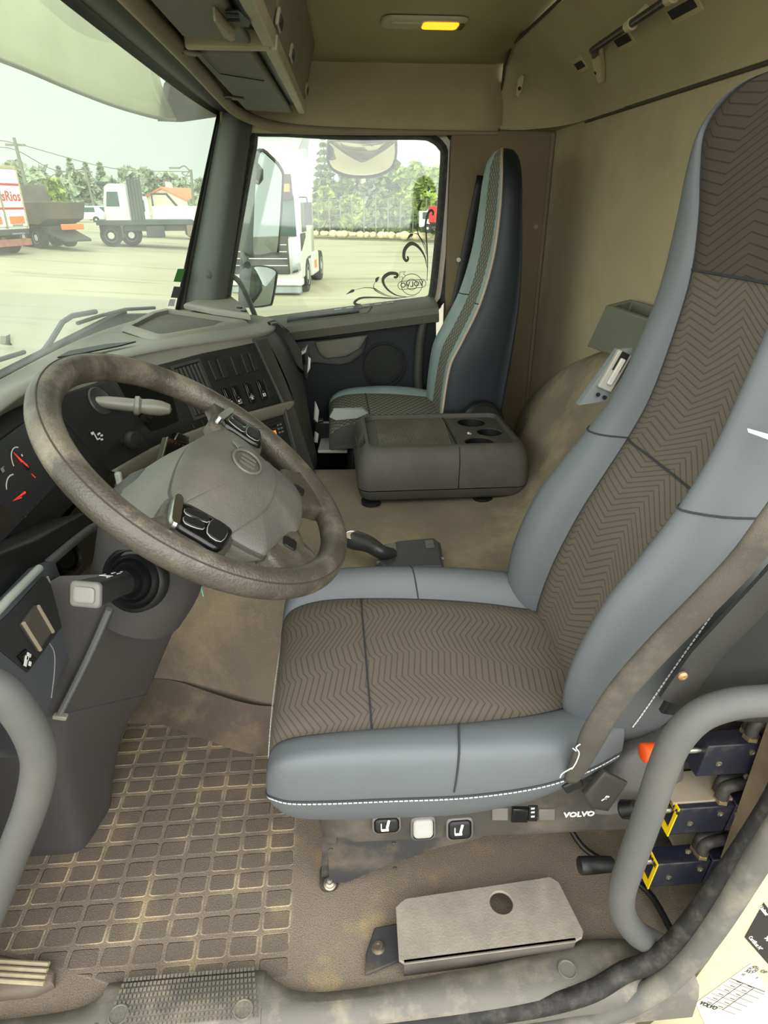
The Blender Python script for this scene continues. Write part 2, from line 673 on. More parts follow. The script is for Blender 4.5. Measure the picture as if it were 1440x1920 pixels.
def make_weave(name, light, dark, pitch, axis_uv=(0, 1), zig=0.03, amp=0.35, line=0.14):
    """woven seat cloth: zigzag ribs, reads the mesh's UV map (metres along and across the seat)"""
    m, n, l, b = node_mat(name)
    t = NT(n, l)
    uv = n.new('ShaderNodeUVMap')
    sp = n.new('ShaderNodeSeparateXYZ')
    l.new(uv.outputs[0], sp.inputs[0])
    u, v = sp.outputs[axis_uv[0]], sp.outputs[axis_uv[1]]
    # piecewise zigzag across the width whose knees wander along the length
    sh = t.m('MULTIPLY', t.m('SINE', t.m('MULTIPLY', u, 14.0)), 0.028)
    w = t.m('ADD', v, sh)
    tri = t.m('ABSOLUTE', t.m('SUBTRACT', t.m('FRACT', t.m('ADD', t.m('MULTIPLY', w, 1 / (4 * zig)), 10.2)), 0.5))
    tri2 = t.m('ABSOLUTE', t.m('SUBTRACT', t.m('FRACT', t.m('ADD', t.m('MULTIPLY', w, 1 / (9 * zig)), 10.7)), 0.5))
    off = t.m('ADD', t.m('MULTIPLY', tri, zig * 4 * amp), t.m('MULTIPLY', tri2, zig * 5 * amp))
    ph = t.m('FRACT', t.m('ADD', t.m('MULTIPLY', t.m('ADD', u, off), 1 / pitch), 100.0))
    d = t.m('ABSOLUTE', t.m('SUBTRACT', ph, 0.5))
    ln = t.m('SUBTRACT', 1.0, t.step(d, line * 0.45, line))
    tc = n.new('ShaderNodeTexCoord')
    fz = t.noise(tc.outputs['Object'], 900, 2)
    sf = t.noise(tc.outputs['Object'], 7, 5)
    base = t.mix(sf, tuple(x * 0.9 for x in lin(light)), tuple(x * 1.12 for x in lin(light)))
    base = t.mix(t.m('MULTIPLY', fz, 0.4), base, lin(dark))
    base = t.mix(t.m('MULTIPLY', ln, 0.58), base, lin(dark))
    l.new(base, b.inputs['Base Color'])
    b.inputs['Roughness'].default_value = 0.95
    b.inputs['Specular IOR Level'].default_value = 0.15
    t.bump(t.m('ADD', t.m('MULTIPLY', ln, -0.8), t.m('MULTIPLY', fz, 0.4)), b, 0.5, 0.0015)
    return m


m_cloth = make_weave('brown_zigzag_cloth', (106, 98, 88), (66, 61, 56), 0.0105)
m_cloth2 = make_weave('brown_zigzag_cloth_back', (104, 97, 86), (66, 61, 56), 0.0115, zig=0.034, amp=0.4)


def make_hex(name, light, dark, pitch):
    m, n, l, b = node_mat(name)
    t = NT(n, l)
    uv = n.new('ShaderNodeUVMap')
    sp = n.new('ShaderNodeSeparateXYZ')
    l.new(uv.outputs[0], sp.inputs[0])
    gv = t.m('MULTIPLY', sp.outputs[1], 1 / pitch)
    row = t.m('FLOOR', gv)
    gu = t.m('ADD', t.m('MULTIPLY', sp.outputs[0], 1 / (pitch * 1.35)), t.m('MULTIPLY', t.m('MODULO', row, 2.0), 0.5))
    dx = t.m('SUBTRACT', t.m('FRACT', t.m('ADD', gu, 50.0)), 0.5)
    dy = t.m('SUBTRACT', t.m('FRACT', t.m('ADD', gv, 50.0)), 0.5)
    d = t.m('SQRT', t.m('ADD', t.m('POWER', dx, 2), t.m('POWER', dy, 2)))
    dot = t.m('SUBTRACT', 1.0, t.step(d, 0.3, 0.42))
    tc = n.new('ShaderNodeTexCoord')
    fz = t.noise(tc.outputs['Object'], 300, 2)
    base = t.mix(fz, tuple(x * 0.8 for x in lin(light)), tuple(x * 1.15 for x in lin(light)))
    base = t.mix(t.m('MULTIPLY', dot, 0.9), base, lin(dark))
    l.new(base, b.inputs['Base Color'])
    b.inputs['Roughness'].default_value = 0.9
    t.bump(dot, b, 0.4, 0.002)
    return m


m_hex = make_hex('dotted_seat_cloth', (132, 130, 118), (50, 50, 50), 0.017)


def set_uv(o, U, V):
    """UV map from one (U, V) pair per vertex"""
    me = o.data
    uvl = me.uv_layers.new(name='UVMap')
    li = np.empty(len(me.loops), dtype=np.int32)
    me.loops.foreach_get('vertex_index', li)
    a = np.stack([np.array(U)[li], np.array(V)[li]], 1).astype(np.float32).ravel()
    uvl.data.foreach_set('uv', a)
# ------------------------------------------------------------------ cab shell
XR = 0.83          # rear wall
YD = 2.60          # passenger side lining
ZC = 1.645         # ceiling
g = G()
g.box((-0.80, 0.605, -0.05), (0.86, 2.70, 0.0))
struct(g.build('floor', m_floor, smooth=False))

# ceiling panel with a shallow fall to the side
A = []
for y, z in ((0.60, 1.655), (1.2, 1.665), (2.0, 1.66), (2.40, 1.65), (2.56, 1.63), (2.62, 1.60)):
    A.append([(x, y, z + dz) for x, dz in ((-0.34, -0.02), (-0.1, 0), (0.3, 0), (0.66, 0))])
g = G()
g.grid(A)
struct(g.build('ceiling', m_ceil, solid=-0.02))

# rear wall: lower panel and the moulded upper panel that leans forward to the ceiling
g = G()
g.box((XR, 0.62, -0.02), (XR + 0.03, YD + 0.02, 1.425))
w = g.build('wall_rear', m_rear, smooth=False)
struct(w)
secs = []
for z, xb, r in ((1.412, 0.822, 0.16), (1.44, 0.826, 0.17), (1.52, 0.775, 0.16), (1.60, 0.69, 0.11), (1.65, 0.628, 0.05)):
    xc = 0.622
    pts = [(xb, y, z) for y in (0.60, 1.0, 1.5, 2.0)]
    for k in range(0, 7):
        t = R(90 * k / 6)
        pts.append((xb - (xb - xc) * (1 - math.cos(t)) * 1.0, 2.30 + 0.30 * math.sin(t), z))
    secs.append(pts)
g = G()
g.grid(cr(np.array(secs), 4))
g.prism([np.array(q_) for q_ in secs[0][3:]] + [np.array([0.622, 2.61, 1.412]), np.array([0.84, 2.61, 1.412]), np.array([0.84, 2.0, 1.412])], (0, 0, 0.004))
up = g.build('wall_rear_upper', m_trim, solid=0.004, angle=50)
struct(up)
g = G()
g.tube([(0.828, 0.6, 1.409), (0.828, 2.3, 1.409)], 0.004, 6)
g.tube([(0.622, 2.6, 1.41), (0.622, 2.602, 1.52), (0.623, 2.59, 1.60), (0.622, 2.5, 1.645), (0.62, 1.9, 1.652), (0.62, 0.6, 1.652)], 0.0045, 8)
struct(g.build('trim_1', M('lining_joint', (70, 64, 48), rough=0.9), smooth=True))
# vertical corner beading between rear wall and side panel
g = G()
g.tube([(0.822, 2.598, 0.0), (0.822, 2.598, 1.405)], 0.009, 10)
struct(g.build('trim_2', M('corner_beading', (120, 108, 84), rough=0.7)))

# passenger side wall: panel behind the door, lining above the door
g = G()
g.box((0.455, YD, 0.0), (0.85, YD + 0.05, 1.41))
ws = g.build('wall_right', M('side_panel', (122, 110, 84), rough=0.85, var=0.1, vs=3, bump=0.1, bs=500, dirt=0.3, dcol=(92, 80, 56), ds=3), smooth=False)
struct(ws)
g = G()
top = [(-0.36, 1.60), (0.0, 1.635), (0.3, 1.64), (0.63, 1.64)]
bot = [(-0.33, 1.455), (-0.165, 1.412), (0.1, 1.402), (0.63, 1.402)]
A = []
for k, (yo, f) in enumerate(((0.0, 0.0), (-0.012, 0.12), (-0.01, 0.5), (0.0, 0.85), (-0.03, 1.0))):
    A.append([(b[0] + (t[0] - b[0]) * f, YD + yo + 0.006, b[1] + (t[1] - b[1]) * f) for b, t in zip(bot, top)])
A = cr(np.array(A), 4)
A = np.array([cr(r, 5) for r in A])
g.grid(A)
struct(g.build('wall_right_upper', m_trim, solid=-0.05))
g = G()      # filler between lining, ceiling and header
g.box((-0.36, YD + 0.01, 1.40), (0.86, YD + 0.06, 1.70))
struct(g.build('trim_3', m_trim, smooth=False))
# round blind plug in the side panel
g = G()
c = at(1005, 425, Y=YD)
g.lathe(c, (0, -1, 0), [(0.009, 0), (0.009, 0.002), (0.006, 0.003)], 16)
struct(g.build('trim_4', M('blind_plug', (150, 140, 112), rough=0.7)))

# header roll above the windscreen
g = G()
P = [(-0.285, 0.58, 1.452), (-0.285, 1.2, 1.452), (-0.287, 1.7, 1.452), (-0.295, 2.2, 1.452), (-0.288, 2.42, 1.447), (-0.25, 2.535, 1.435), (-0.16, 2.585, 1.414), (0.0, 2.597, 1.406), (0.3, 2.60, 1.403), (0.62, 2.60, 1.403)]
P = cr(np.array(P), 5)
g.tube(P, [0.017] * 30 + list(np.linspace(0.017, 0.006, len(P) - 30)), 12)
struct(g.build('trim_5', M('header_roll', (132, 120, 96), rough=0.7, var=0.1)))
# header lining between roll and ceiling (above the lockers) and black windscreen frame outside of the roll
g = G()
g.grid([[(-0.29, y, 1.46) for y in (0.58, 2.6)], [(-0.34, y, 1.66) for y in (0.58, 2.6)]])
struct(g.build('trim_6', m_trim, solid=0.01))


def screen_pt(y, f):
    """windscreen surface, f = 0 at the top edge, 1 at the base"""
    k = abs((y - 1.62) / 1.04)
    cur = k ** 3.2
    xt = -0.385 + 0.02 * cur
    xb = -0.80 + 0.215 * cur
    zt, zb = 1.475, 0.79
    return np.array([xt + (xb - xt) * f, y, zt + (zb - zt) * f])


ys = np.concatenate([np.linspace(0.50, 0.85, 8), np.linspace(0.9, 2.3, 12), np.linspace(2.36, 2.66, 8)])
g = G()
g.grid([[screen_pt(y, f) for y in ys] for f in np.linspace(-0.05, 1.08, 8)])
m_ws = glass_mat('windscreen_glass', (0.80, 0.88, 0.80), 0.05, 0.13)  # haze mixed into the pane to wash out the view behind it
struct(g.build('window_2', m_ws))
# painted border of the windscreen: top band and the edge by the pillar
m_frit = M('black_border', (26, 25, 24), rough=0.5)
g = G()
g.grid([[screen_pt(y, f) + np.array([0.004, 0, 0]) for y in ys] for f in (-0.08, 0.0, 0.035)])
g.grid([[screen_pt(y, f) + np.array([0.004, 0, 0]) for y in (2.615, 2.64, 2.66)] for f in np.linspace(-0.05, 1.08, 8)])
struct(g.build('trim_7', m_frit, solid=0.002))
g = G()   # header frame closing the gap between the windscreen top and the roll
g.grid([[(-0.287, y, 1.468) for y in ys], [(-0.37, y, 1.476) for y in ys], [screen_pt(y, -0.05) + np.array([0.01, 0, 0]) for y in ys]])
struct(g.build('trim_8', m_frit, solid=-0.02))

# A pillar trim on the passenger side
prof_px = [((412, 208), (345, 572)), ((424, 210), (362, 576)), ((445, 222), (392, 588)), ((472, 240), (420, 600))]
A = []
for (a, b), yo in zip(prof_px, (2.64, 2.585, 2.565, 2.60)):
    pa, pb = at(*a, Y=yo), at(*b, Y=yo)
    A.append([pa + (pb - pa) * f for f in (-0.06, 0.0, 0.25, 0.5, 0.75, 1.0, 1.12)])
A = cr(np.array(A), 4)
g = G()
g.grid(A)
struct(g.build('trim_9', M('pillar_trim', (74, 76, 73), rough=0.55, var=0.05, bump=0.15, bs=700), solid=0.01))
g = G()
c = at(392, 515, Y=2.565)
g.lathe(c, (0.25, -0.95, 0.1), [(0.013, -0.004), (0.013, 0.002), (0.011, 0.003)], 18)
struct(g.build('trim_10', M('pillar_plug', (74, 76, 74), rough=0.5)))

# ------------------------------------------------------------------ passenger door
YG = 2.67
win_px = [(497, 256), (640, 262), (780, 262), (808, 267), (823, 280), (826, 300), (818, 420), (806, 540), (799, 556), (780, 567), (640, 583), (520, 599), (430, 611), (432, 560), (455, 420), (482, 275)]
inner = list(cr(np.array([at(u, v, Y=YG) for u, v in win_px]), 3, True))
ci = np.mean(inner, axis=0)


def grow(pts, k):
    out = []
    n = len(pts)
    for i in range(n):
        a, b, c = pts[i - 1], pts[i], pts[(i + 1) % n]
        t = (c - a)
        nn = np.array([t[2], 0, -t[0]])
        nn /= np.linalg.norm(nn)
        if np.dot(nn, b - ci) < 0:
            nn = -nn
        out.append(b + nn * k)
    return out


g = G()
r0 = [p + np.array([0, 0.012, 0]) for p in inner]
r1 = [p + np.array([0, -0.012, 0]) for p in inner]
r2 = [p + np.array([0, -0.03, 0]) for p in grow(inner, 0.008)]
r3 = [p + np.array([0, -0.035, 0]) for p in grow(inner, 0.022)]
r4 = [p + np.array([0, 0.01, 0]) for p in grow(inner, 0.028)]
g.grid([r0, r1, r2, r3, r4], closed_v=True, closed_u=True)
d_frame = struct(g.build('door_1', m_rub, angle=30, base=tuple(ci)))
# cream painted door edge and outer black door seal behind the window frame
g = G()
q = lambda k, dy: [p + np.array([0, dy, 0]) for p in grow(inner, k)]
g.grid([q(0.026, 0.02), q(0.026, -0.01), q(0.046, -0.012), q(0.046, 0.02)], closed_v=True, closed_u=True)
struct(g.build('door_painted_edge', m_cream, d_frame, angle=30))
g = G()
g.grid([q(0.046, 0.02), q(0.046, -0.03), q(0.060, -0.045), q(0.068, -0.03), q(0.068, 0.02)], closed_v=True, closed_u=True)
struct(g.build('door_seal', m_rub, d_frame, angle=30))
g = G()
g.prism(inner, (0, 0.004, 0))
struct(g.build('window_1', glass_mat('side_glass', (0.93, 0.97, 0.92), 0.05, 0.02), smooth=False))

# door inner panel: sloping ledge, navy lower panel, pull recess, speaker
m_ledge = M('door_ledge', (96, 94, 86), rough=0.5, var=0.05, bump=0.15, bs=700)
top_l, top_r = at(440, 619, Y=2.62), at(815, 571, Y=2.62)
sl = (top_r - top_l)
L = np.linalg.norm(sl)
sl /= L
nd = np.array([-sl[2], 0, sl[0]])        # in-panel normal to the ledge, up
prof = [(2.66, 0.03), (2.635, 0.026), (2.60, 0.022), (2.535, 0.012), (2.52, 0.002), (2.518, -0.02), (2.53, -0.052), (2.57, -0.062), (2.62, -0.064)]
A = []
for f in np.linspace(-0.25, 1.0, 12):
    b = top_l + sl * L * f
    A.append([np.array([b[0], 0, b[2]]) + nd * h + np.array([0, y, 0]) for y, h in prof])
g = G()
g.grid(A, cap1=True)
struct(g.build('door_ledge', m_ledge, d_frame, angle=25))
# slot in the ledge with the printed strip beside it
def on_ledge(f, y, h):
    b = top_l + sl * L * f
    return np.array([b[0], y, b[2]]) + nd * h
g = G()
g.grid([[on_ledge(f, y, h) for f in (0.27, 0.62)] for y, h in ((2.54, 0.0155), (2.61, 0.0255))])
struct(g.build('door_slot', m_black, d_frame, solid=0.003))
g = G()
g.tube([on_ledge(0.27, 2.54, 0.014), on_ledge(0.66, 2.54, 0.014), on_ledge(0.69, 2.61, 0.024), on_ledge(0.27, 2.612, 0.024)], 0.003, 8, closed=True)
struct(g.build('slot_rim', m_ledge, d_frame))
g = G()
for f in (0.52, 0.58, 0.66, 0.72, 0.78):
    g.obox(on_ledge(f, 2.628, 0.0285), sl, (0, 1, 0), nd, 0.028, 0.006, 0.001)
struct(g.build('door_print', m_white, d_frame, smooth=False))
g = G()
_pl = [on_ledge(-0.3, 2.6, -0.03), on_ledge(1.0, 2.6, -0.03)]
g.prism([(-0.5, 2.60, 0.0), (0.45, 2.60, 0.0), (_pl[1][0], 2.60, _pl[1][2]), (_pl[0][0], 2.60, _pl[0][2])], (0, 0.10, 0))
struct(g.build('door_panel', m_door, d_frame, smooth=False))
# pull handle recess and raised lower trim curve
g = G()
pr = [at(u, v, Y=2.565) for u, v in ((590, 640), (690, 627), (676, 652), (650, 668), (610, 672), (597, 660))]
g.plate(pr, (0, -0.012, 0), 0.008)
struct(g.build('door_pull', M('door_pull_plastic', (104, 102, 94), rough=0.5), d_frame))
g = G()
pts = [at(u, v, Y=2.595) for u, v in ((540, 640), (690, 628), (682, 660), (660, 678), (640, 684), (560, 676), (520, 672))]
g.plate(pts, (0, -0.02, 0), 0.008)
struct(g.build('door_trim', M('door_trim_plastic', (70, 72, 70), rough=0.5), d_frame))
g = G()
c = at(720, 684, Y=2.60)
g.lathe(c + np.array([0, 0.0, 0]), (0, -1, 0), [(0.093, 0.0), (0.093, 0.008), (0.086, 0.012), (0.082, 0.008), (0.078, 0.012), (0.05, 0.015), (0.0, 0.016)], 40)
struct(g.build('door_speaker', M('speaker_grille', (42, 44, 44), rough=0.75, bump=0.9, bs=700), d_frame))

# ------------------------------------------------------------------ driver's door opening: sill, seals, painted jamb
A = []
for x, yi in ((-0.75, 0.60), (-0.46, 0.605), (-0.40, 0.636), (-0.385, 0.642), (-0.17, 0.642), (-0.145, 0.634), (-0.10, 0.607), (-0.02, 0.60), (0.15, 0.612), (0.34, 0.632), (0.40, 0.645), (0.48, 0.64), (0.56, 0.62)):
    A.append([(x, yi + 0.004, 0.0), (x, yi - 0.004, 0.018), (x, yi - 0.022, 0.028), (x, 0.575, 0.030), (x, 0.553, 0.024), (x, 0.546, 0.005), (x, 0.544, -0.05)])
A = cr(np.array(A), 5)
g = G()
g.grid(A)
sill = g.build('trim_11', m_sill, angle=60)
struct(sill)
g = G()     # ribbed pad in the sill
for r in range(9):
    y = 0.565 + r * 0.0085
    x0, x1 = -0.385 + r * 0.0015, -0.155 - r * 0.0015
    for k in range(34):
        x = x0 + (x1 - x0) * k / 33
        g.obox((x, y, 0.0305), (1, 0, 0), (0, 1, 0), (0, 0, 1), 0.0045, 0.0045, 0.003)
struct(g.build('sill_ribs', m_sill, sill, smooth=False))
g = G()
for u, v in ((222, 1903), (456, 1893), (1064, 1818)):
    c = at(u, v, Z=0.031)
    g.lathe((c[0], c[1], 0.027), (0, 0, 1), [(0.0155, 0), (0.0155, 0.0055), (0.0135, 0.006), (0.0125, 0.0045), (0.0, 0.0045)], 24)
struct(g.build('sill_plugs', m_sill, sill))
# lower outside step below the sill
g = G()
g.box((-0.8, 0.40, -0.16), (0.52, 0.545, -0.06))
struct(g.build('trim_12', M('step_plastic', (96, 96, 96), rough=0.8, var=0.2, vs=40, bump=0.6, bs=300, speck=0.4), smooth=False, bevel=0.01))
# painted jamb, from the sill corner up behind the valve blocks
pts = [at(u, v, Y=0.575) for u, v in ((1200, 1935), (1270, 1880), (1330, 1800), (1480, 1570))]
pts = pts + [pts[-1] + np.array([0.5, 0, 0]), pts[0] + np.array([0.6, 0, -0.35]), pts[0] + np.array([0.05, 0, -0.35])]
g = G()
g.prism(pts, (0, 0.02, 0))
struct(g.build('wall_left', m_cream, smooth=False))
g = G()
P = [at(u, v, Y=0.572) for u, v in ((1480, 1440), (1440, 1520), (1350, 1655), (1268, 1762), (1215, 1805), (1170, 1823))]
P += [np.array([0.36, 0.556, 0.02]), np.array([0.2, 0.552, 0.0]), np.array([-0.2, 0.55, -0.01]), np.array([-0.7, 0.55, -0.01])]
g.tube(cr(np.array(P), 6), 0.0155, 12)
struct(g.build('trim_13', m_rub))
g = G()
P = [at(u, v, Y=0.552) for u, v in ((1500, 1490), (1432, 1592), (1338, 1738), (1268, 1822), (1205, 1868), (1140, 1898))]
P += [np.array([0.35, 0.54, -0.035]), np.array([0.15, 0.538, -0.045]), np.array([-0.7, 0.538, -0.05])]
g.tube(cr(np.array(P), 6), 0.0185, 12)
struct(g.build('trim_14', M('grey_door_seal', (92, 91, 86), rough=0.75, var=0.12, vs=12, dirt=0.4, dcol=(160, 150, 130), ds=16)))
# driver-side body behind the seat and rear floor edge
g = G()
g.box((0.62, 0.62, -0.02), (0.86, 0.66, 0.55))
struct(g.build('trim_15', M('rear_corner', (120, 106, 84), rough=0.9, var=0.3, vs=12), smooth=False))

# the driver's side windscreen pillar and the closed end of the dashboard
g = G()
A = []
for f_ in (-0.05, 0.25, 0.5, 0.75, 1.0, 1.15):
    p_ = screen_pt(0.60, f_)
    A.append([p_ + np.array(d_) for d_ in ((-0.02, 0.01, 0), (0.02, 0.012, 0), (0.05, 0.0, 0), (0.055, -0.02, 0), (0.03, -0.04, 0), (-0.02, -0.03, 0))])
g.grid(A, closed_v=True, cap0=True, cap1=True)
struct(g.build('trim_17', MATS['pillar_trim'], angle=50))
# ------------------------------------------------------------------ carpeted engine cover
secs = []
for x, y0, zt, yb in ((-0.795, 1.36, 0.34, 2.25), (-0.60, 1.36, 0.345, 2.26), (-0.42, 1.33, 0.35, 2.28), (-0.28, 1.27, 0.352, 2.30), (-0.15, 1.22, 0.355, 2.16), (0.1, 1.20, 0.358, 2.05), (0.4, 1.20, 0.362, 2.05), (0.54, 1.20, 0.39, 2.06), (0.63, 1.20, 0.49, 2.20), (0.71, 1.20, 0.66, 2.36), (0.77, 1.20, 0.76, 2.42), (0.825, 1.2, 0.80, 2.44)):
    r = (x - 0.5) / 0.33 if x > 0.5 else 0.0       # rear rise: rounder cross-section
    drop = r * 0.22
    prof = [(y0 - 0.03, -0.01), (y0 + 0.005, 0.02), (y0 + 0.03, 0.5 * zt), (y0 + 0.075, 0.86 * zt), (y0 + 0.14, 0.97 * zt), (y0 + 0.30, zt), (1.75, zt + 0.004), (2.02, zt - drop * 0.35), (yb - 0.12, zt - 0.012 - drop * 1.1), (yb - 0.03, (zt - drop * 1.3) * 0.85), (yb + 0.02, (zt - drop) * 0.4), (yb + 0.03, -0.01)]
    secs.append([(x, y, z) for y, z in prof])
A = loft(secs, 6, 5, closed=False)
g = G()
g.grid(A)
tunnel = g.build('engine_cover', m_carpet, angle=60)
tag(tunnel, 'dusty beige-brown carpeted engine hump between the two seats', 'engine cover')
# rubber skirt where the cover meets the floor
g = G()
P = [(-0.75, 1.305, 0.012), (-0.56, 1.30, 0.012), (-0.45, 1.285, 0.012), (-0.36, 1.24, 0.012), (-0.25, 1.185, 0.012), (-0.16, 1.165, 0.012), (0.0, 1.16, 0.012), (0.5, 1.16, 0.012)]
P = cr(np.array(P), 6)
A = []
for dy, z in ((0.06, 0.05), (0.035, 0.028), (0.012, 0.022), (0.0, 0.012), (-0.03, 0.006), (-0.05, 0.0)):
    A.append([(p[0], p[1] + dy, z) for p in P])
g.grid(A)
g.build('cover_skirt', M('floor_skirt', (104, 94, 82), rough=0.8, var=0.15, vs=14, bump=0.5, bs=500, dirt=0.5, dcol=(170, 150, 116), ds=12), tunnel)

# ------------------------------------------------------------------ dashboard
E_ = [(-0.50, 0.58, 0.85), (-0.53, 0.80, 0.862), (-0.55, 1.02, 0.865), (-0.575, 1.24, 0.855), (-0.57, 1.44, 0.842), (-0.52, 1.64, 0.828), (-0.44, 1.79, 0.82), (-0.36, 1.89, 0.815), (-0.28, 1.98, 0.81), (-0.215, 2.06, 0.805)]
T_ = [(-0.56, 0.58, 0.825), (-0.585, 0.80, 0.832), (-0.60, 1.02, 0.835), (-0.60, 1.22, 0.825), (-0.575, 1.40, 0.805), (-0.515, 1.61, 0.795), (-0.445, 1.74, 0.79), (-0.375, 1.85, 0.79), (-0.292, 1.955, 0.788), (-0.214, 2.06, 0.785)]
B_ = [(-0.52, 0.58, 0.63), (-0.53, 0.80, 0.63), (-0.535, 1.02, 0.63), (-0.53, 1.20, 0.632), (-0.505, 1.35, 0.632), (-0.44, 1.53, 0.630), (-0.375, 1.67, 0.622), (-0.31, 1.80, 0.612), (-0.228, 1.915, 0.603), (-0.142, 2.03, 0.594)]
W_ = [tuple(screen_pt(y, 0.985) + np.array([0.01, 0, 0])) for y in (0.58, 0.8, 1.0, 1.2, 1.38, 1.56, 1.72, 1.86, 2.0, 2.15)]
secs = []
for e, t, b, w in zip(E_, T_, B_, W_):
    e, t, b, w = map(np.array, (e, t, b, w))
    secs.append([w + np.array([0, 0, -0.03]), w, w + (e - w) * 0.35 + np.array([0, 0, 0.004]), w + (e - w) * 0.75 + np.array([0, 0, 0.012]), e + np.array([-0.02, -0.0, 0.006]), e, e + np.array([-0.002, 0, -0.008]), e + (t - e) * 0.5 + np.array([0, 0, -0.008]), t])
dash_root = thing('dashboard', 'dark grey wraparound truck dashboard with gauges, switches and radio', 'dashboard', (-0.45, 1.6, 0.0))
A = loft(secs, 5, 4, closed=False)
g = G()
g.grid(A)
m_dtop = M('dash_top_sky_pale', (122, 120, 110), rough=0.55, var=0.08, vs=4, bump=0.25, bs=900)  # paler than the dash: sky reflection put into the colour
# the top turns the rear corner of the centre stack and runs on to the passenger's door
E2 = [(-0.215, 2.06, 0.805), (-0.19, 2.13, 0.805), (-0.185, 2.24, 0.805), (-0.20, 2.34, 0.803), (-0.25, 2.42, 0.803), (-0.33, 2.47, 0.806), (-0.40, 2.54, 0.815), (-0.42, 2.62, 0.81)]
W2 = [tuple(screen_pt(y, 0.985) + np.array([0.01, 0, 0])) for y in (2.15, 2.22, 2.30, 2.38, 2.45, 2.52, 2.58, 2.635)]
secs2 = []
for e, w in zip(E2, W2):
    e, w = np.array(e), np.array(w)
    d = (w - e) / np.linalg.norm(w - e)
    secs2.append([w + np.array([0, 0, -0.03]), w, w + (e - w) * 0.35 + np.array([0, 0, 0.004]), w + (e - w) * 0.75 + np.array([0, 0, 0.008]), e + d * 0.02 + np.array([0, 0, 0.006]), e, e + d * 0.004 + np.array([0, 0, -0.012])])
A2 = loft(secs2, 4, 4, closed=False)
g.grid(A2)
dtop = g.build('dash_top', m_dtop, dash_root, angle=50)

# side of the centre stack facing the passenger seat, rounded at the rear corner
lowL = [(-0.142, 2.03, 0.594), (-0.12, 2.10, 0.594), (-0.115, 2.22, 0.594), (-0.13, 2.33, 0.594), (-0.19, 2.41, 0.594), (-0.33, 2.46, 0.594), (-0.45, 2.5, 0.594), (-0.5, 2.62, 0.594)]
footL = [(-0.085, 1.985, 0.35), (-0.072, 2.06, 0.35), (-0.07, 2.17, 0.35), (-0.085, 2.27, 0.35), (-0.15, 2.36, 0.35), (-0.33, 2.44, 0.35), (-0.5, 2.5, 0.3), (-0.6, 2.62, 0.3)]
secs3 = []
for e, l_, f_ in zip(E2, lowL, footL):
    e, l_, f_ = map(np.array, (e, l_, f_))
    secs3.append([e + np.array([0, 0, -0.008]), e * 0.7 + l_ * 0.3 + np.array([0.012, 0, 0]), l_ + np.array([0.008, 0, 0.02]), l_ * 0.5 + f_ * 0.5 + np.array([0.004, 0, 0]), f_])
g = G()
g.grid(loft(secs3, 4, 4, closed=False))
g.build('stack_side', m_dash, dash_root, angle=55)

# face (instrument wall) from the driver's door to the stack's right end
def face(s, h):
    """s along the face 0..9 (station), h 0 at the top .. 1 at the strip"""
    i = min(int(s), 8)
    f = s - i
    T4 = cr(np.array(T_), 8)
    B4 = cr(np.array(B_), 8)
    k = (i + f) * 8
    k0 = min(int(k), len(T4) - 2)
    fr = k - k0
    t = T4[k0] * (1 - fr) + T4[k0 + 1] * fr
    b = B4[k0] * (1 - fr) + B4[k0 + 1] * fr
    return t + (b - t) * h


def face_frame(s, h=0.5):
    a = face(s + 0.05, h) - face(s - 0.05, h)
    a /= np.linalg.norm(a)
    b = face(s, 0.2) - face(s, 0.8)
    b /= np.linalg.norm(b)
    n = np.cross(a, b)
    n /= np.linalg.norm(n)
    if n[0] < 0:
        n = -n
    b = np.cross(n, a)
    if b[2] < 0:
        b = -b
    return a, b, n


g = G()
g.grid([[face(s, h) for s in np.linspace(0, 9, 70)] for h in np.linspace(0, 1, 5)])
g.build('dash_face', m_dash2, dash_root, angle=50, solid=0.004)

# light strip under the face and the lower dashboard
strip = []
for dn, dz in ((0.0, 0.006), (0.012, 0.0), (0.014, -0.02), (0.006, -0.034), (-0.012, -0.036)):
    row = []
    for s in np.linspace(4.05, 9.08, 44):
        a, b, n = face_frame(min(s, 8.9))
        row.append(face(min(s, 9), 1.0) + n * dn + np.array([0, 0, dz]) + (a * (s - 9) * 0.1 if s > 9 else 0))
    strip.append(row)
g = G()
g.grid(cr(np.array(strip), 4))
g.build('dash_strip', m_strip, dash_root, angle=60, solid=0.004)

L_ = [(-0.60, 0.58, 0.40), (-0.60, 0.80, 0.40), (-0.60, 1.02, 0.42), (-0.58, 1.20, 0.44), (-0.54, 1.36, 0.44), (-0.45, 1.52, 0.40), (-0.36, 1.66, 0.36), (-0.27, 1.79, 0.35), (-0.18, 1.89, 0.35), (-0.085, 1.985, 0.35)]
Bt = cr(np.array(B_), 5)
Lt = cr(np.array(L_), 5)
rows = []
for f, off in ((0.0, 0.0), (0.12, 0.0), (0.5, 0.0), (1.0, 0.0), (1.0, -0.12)):
    rows.append([b + (l_ - b) * f + np.array([off, -off * 0.6, 0]) + np.array([0, 0, -0.03 * (1 - f)]) for b, l_ in zip(Bt, Lt)])
g = G()
g.grid(rows)
g.build('lower_dash', m_dash2, dash_root, angle=40, solid=0.004)
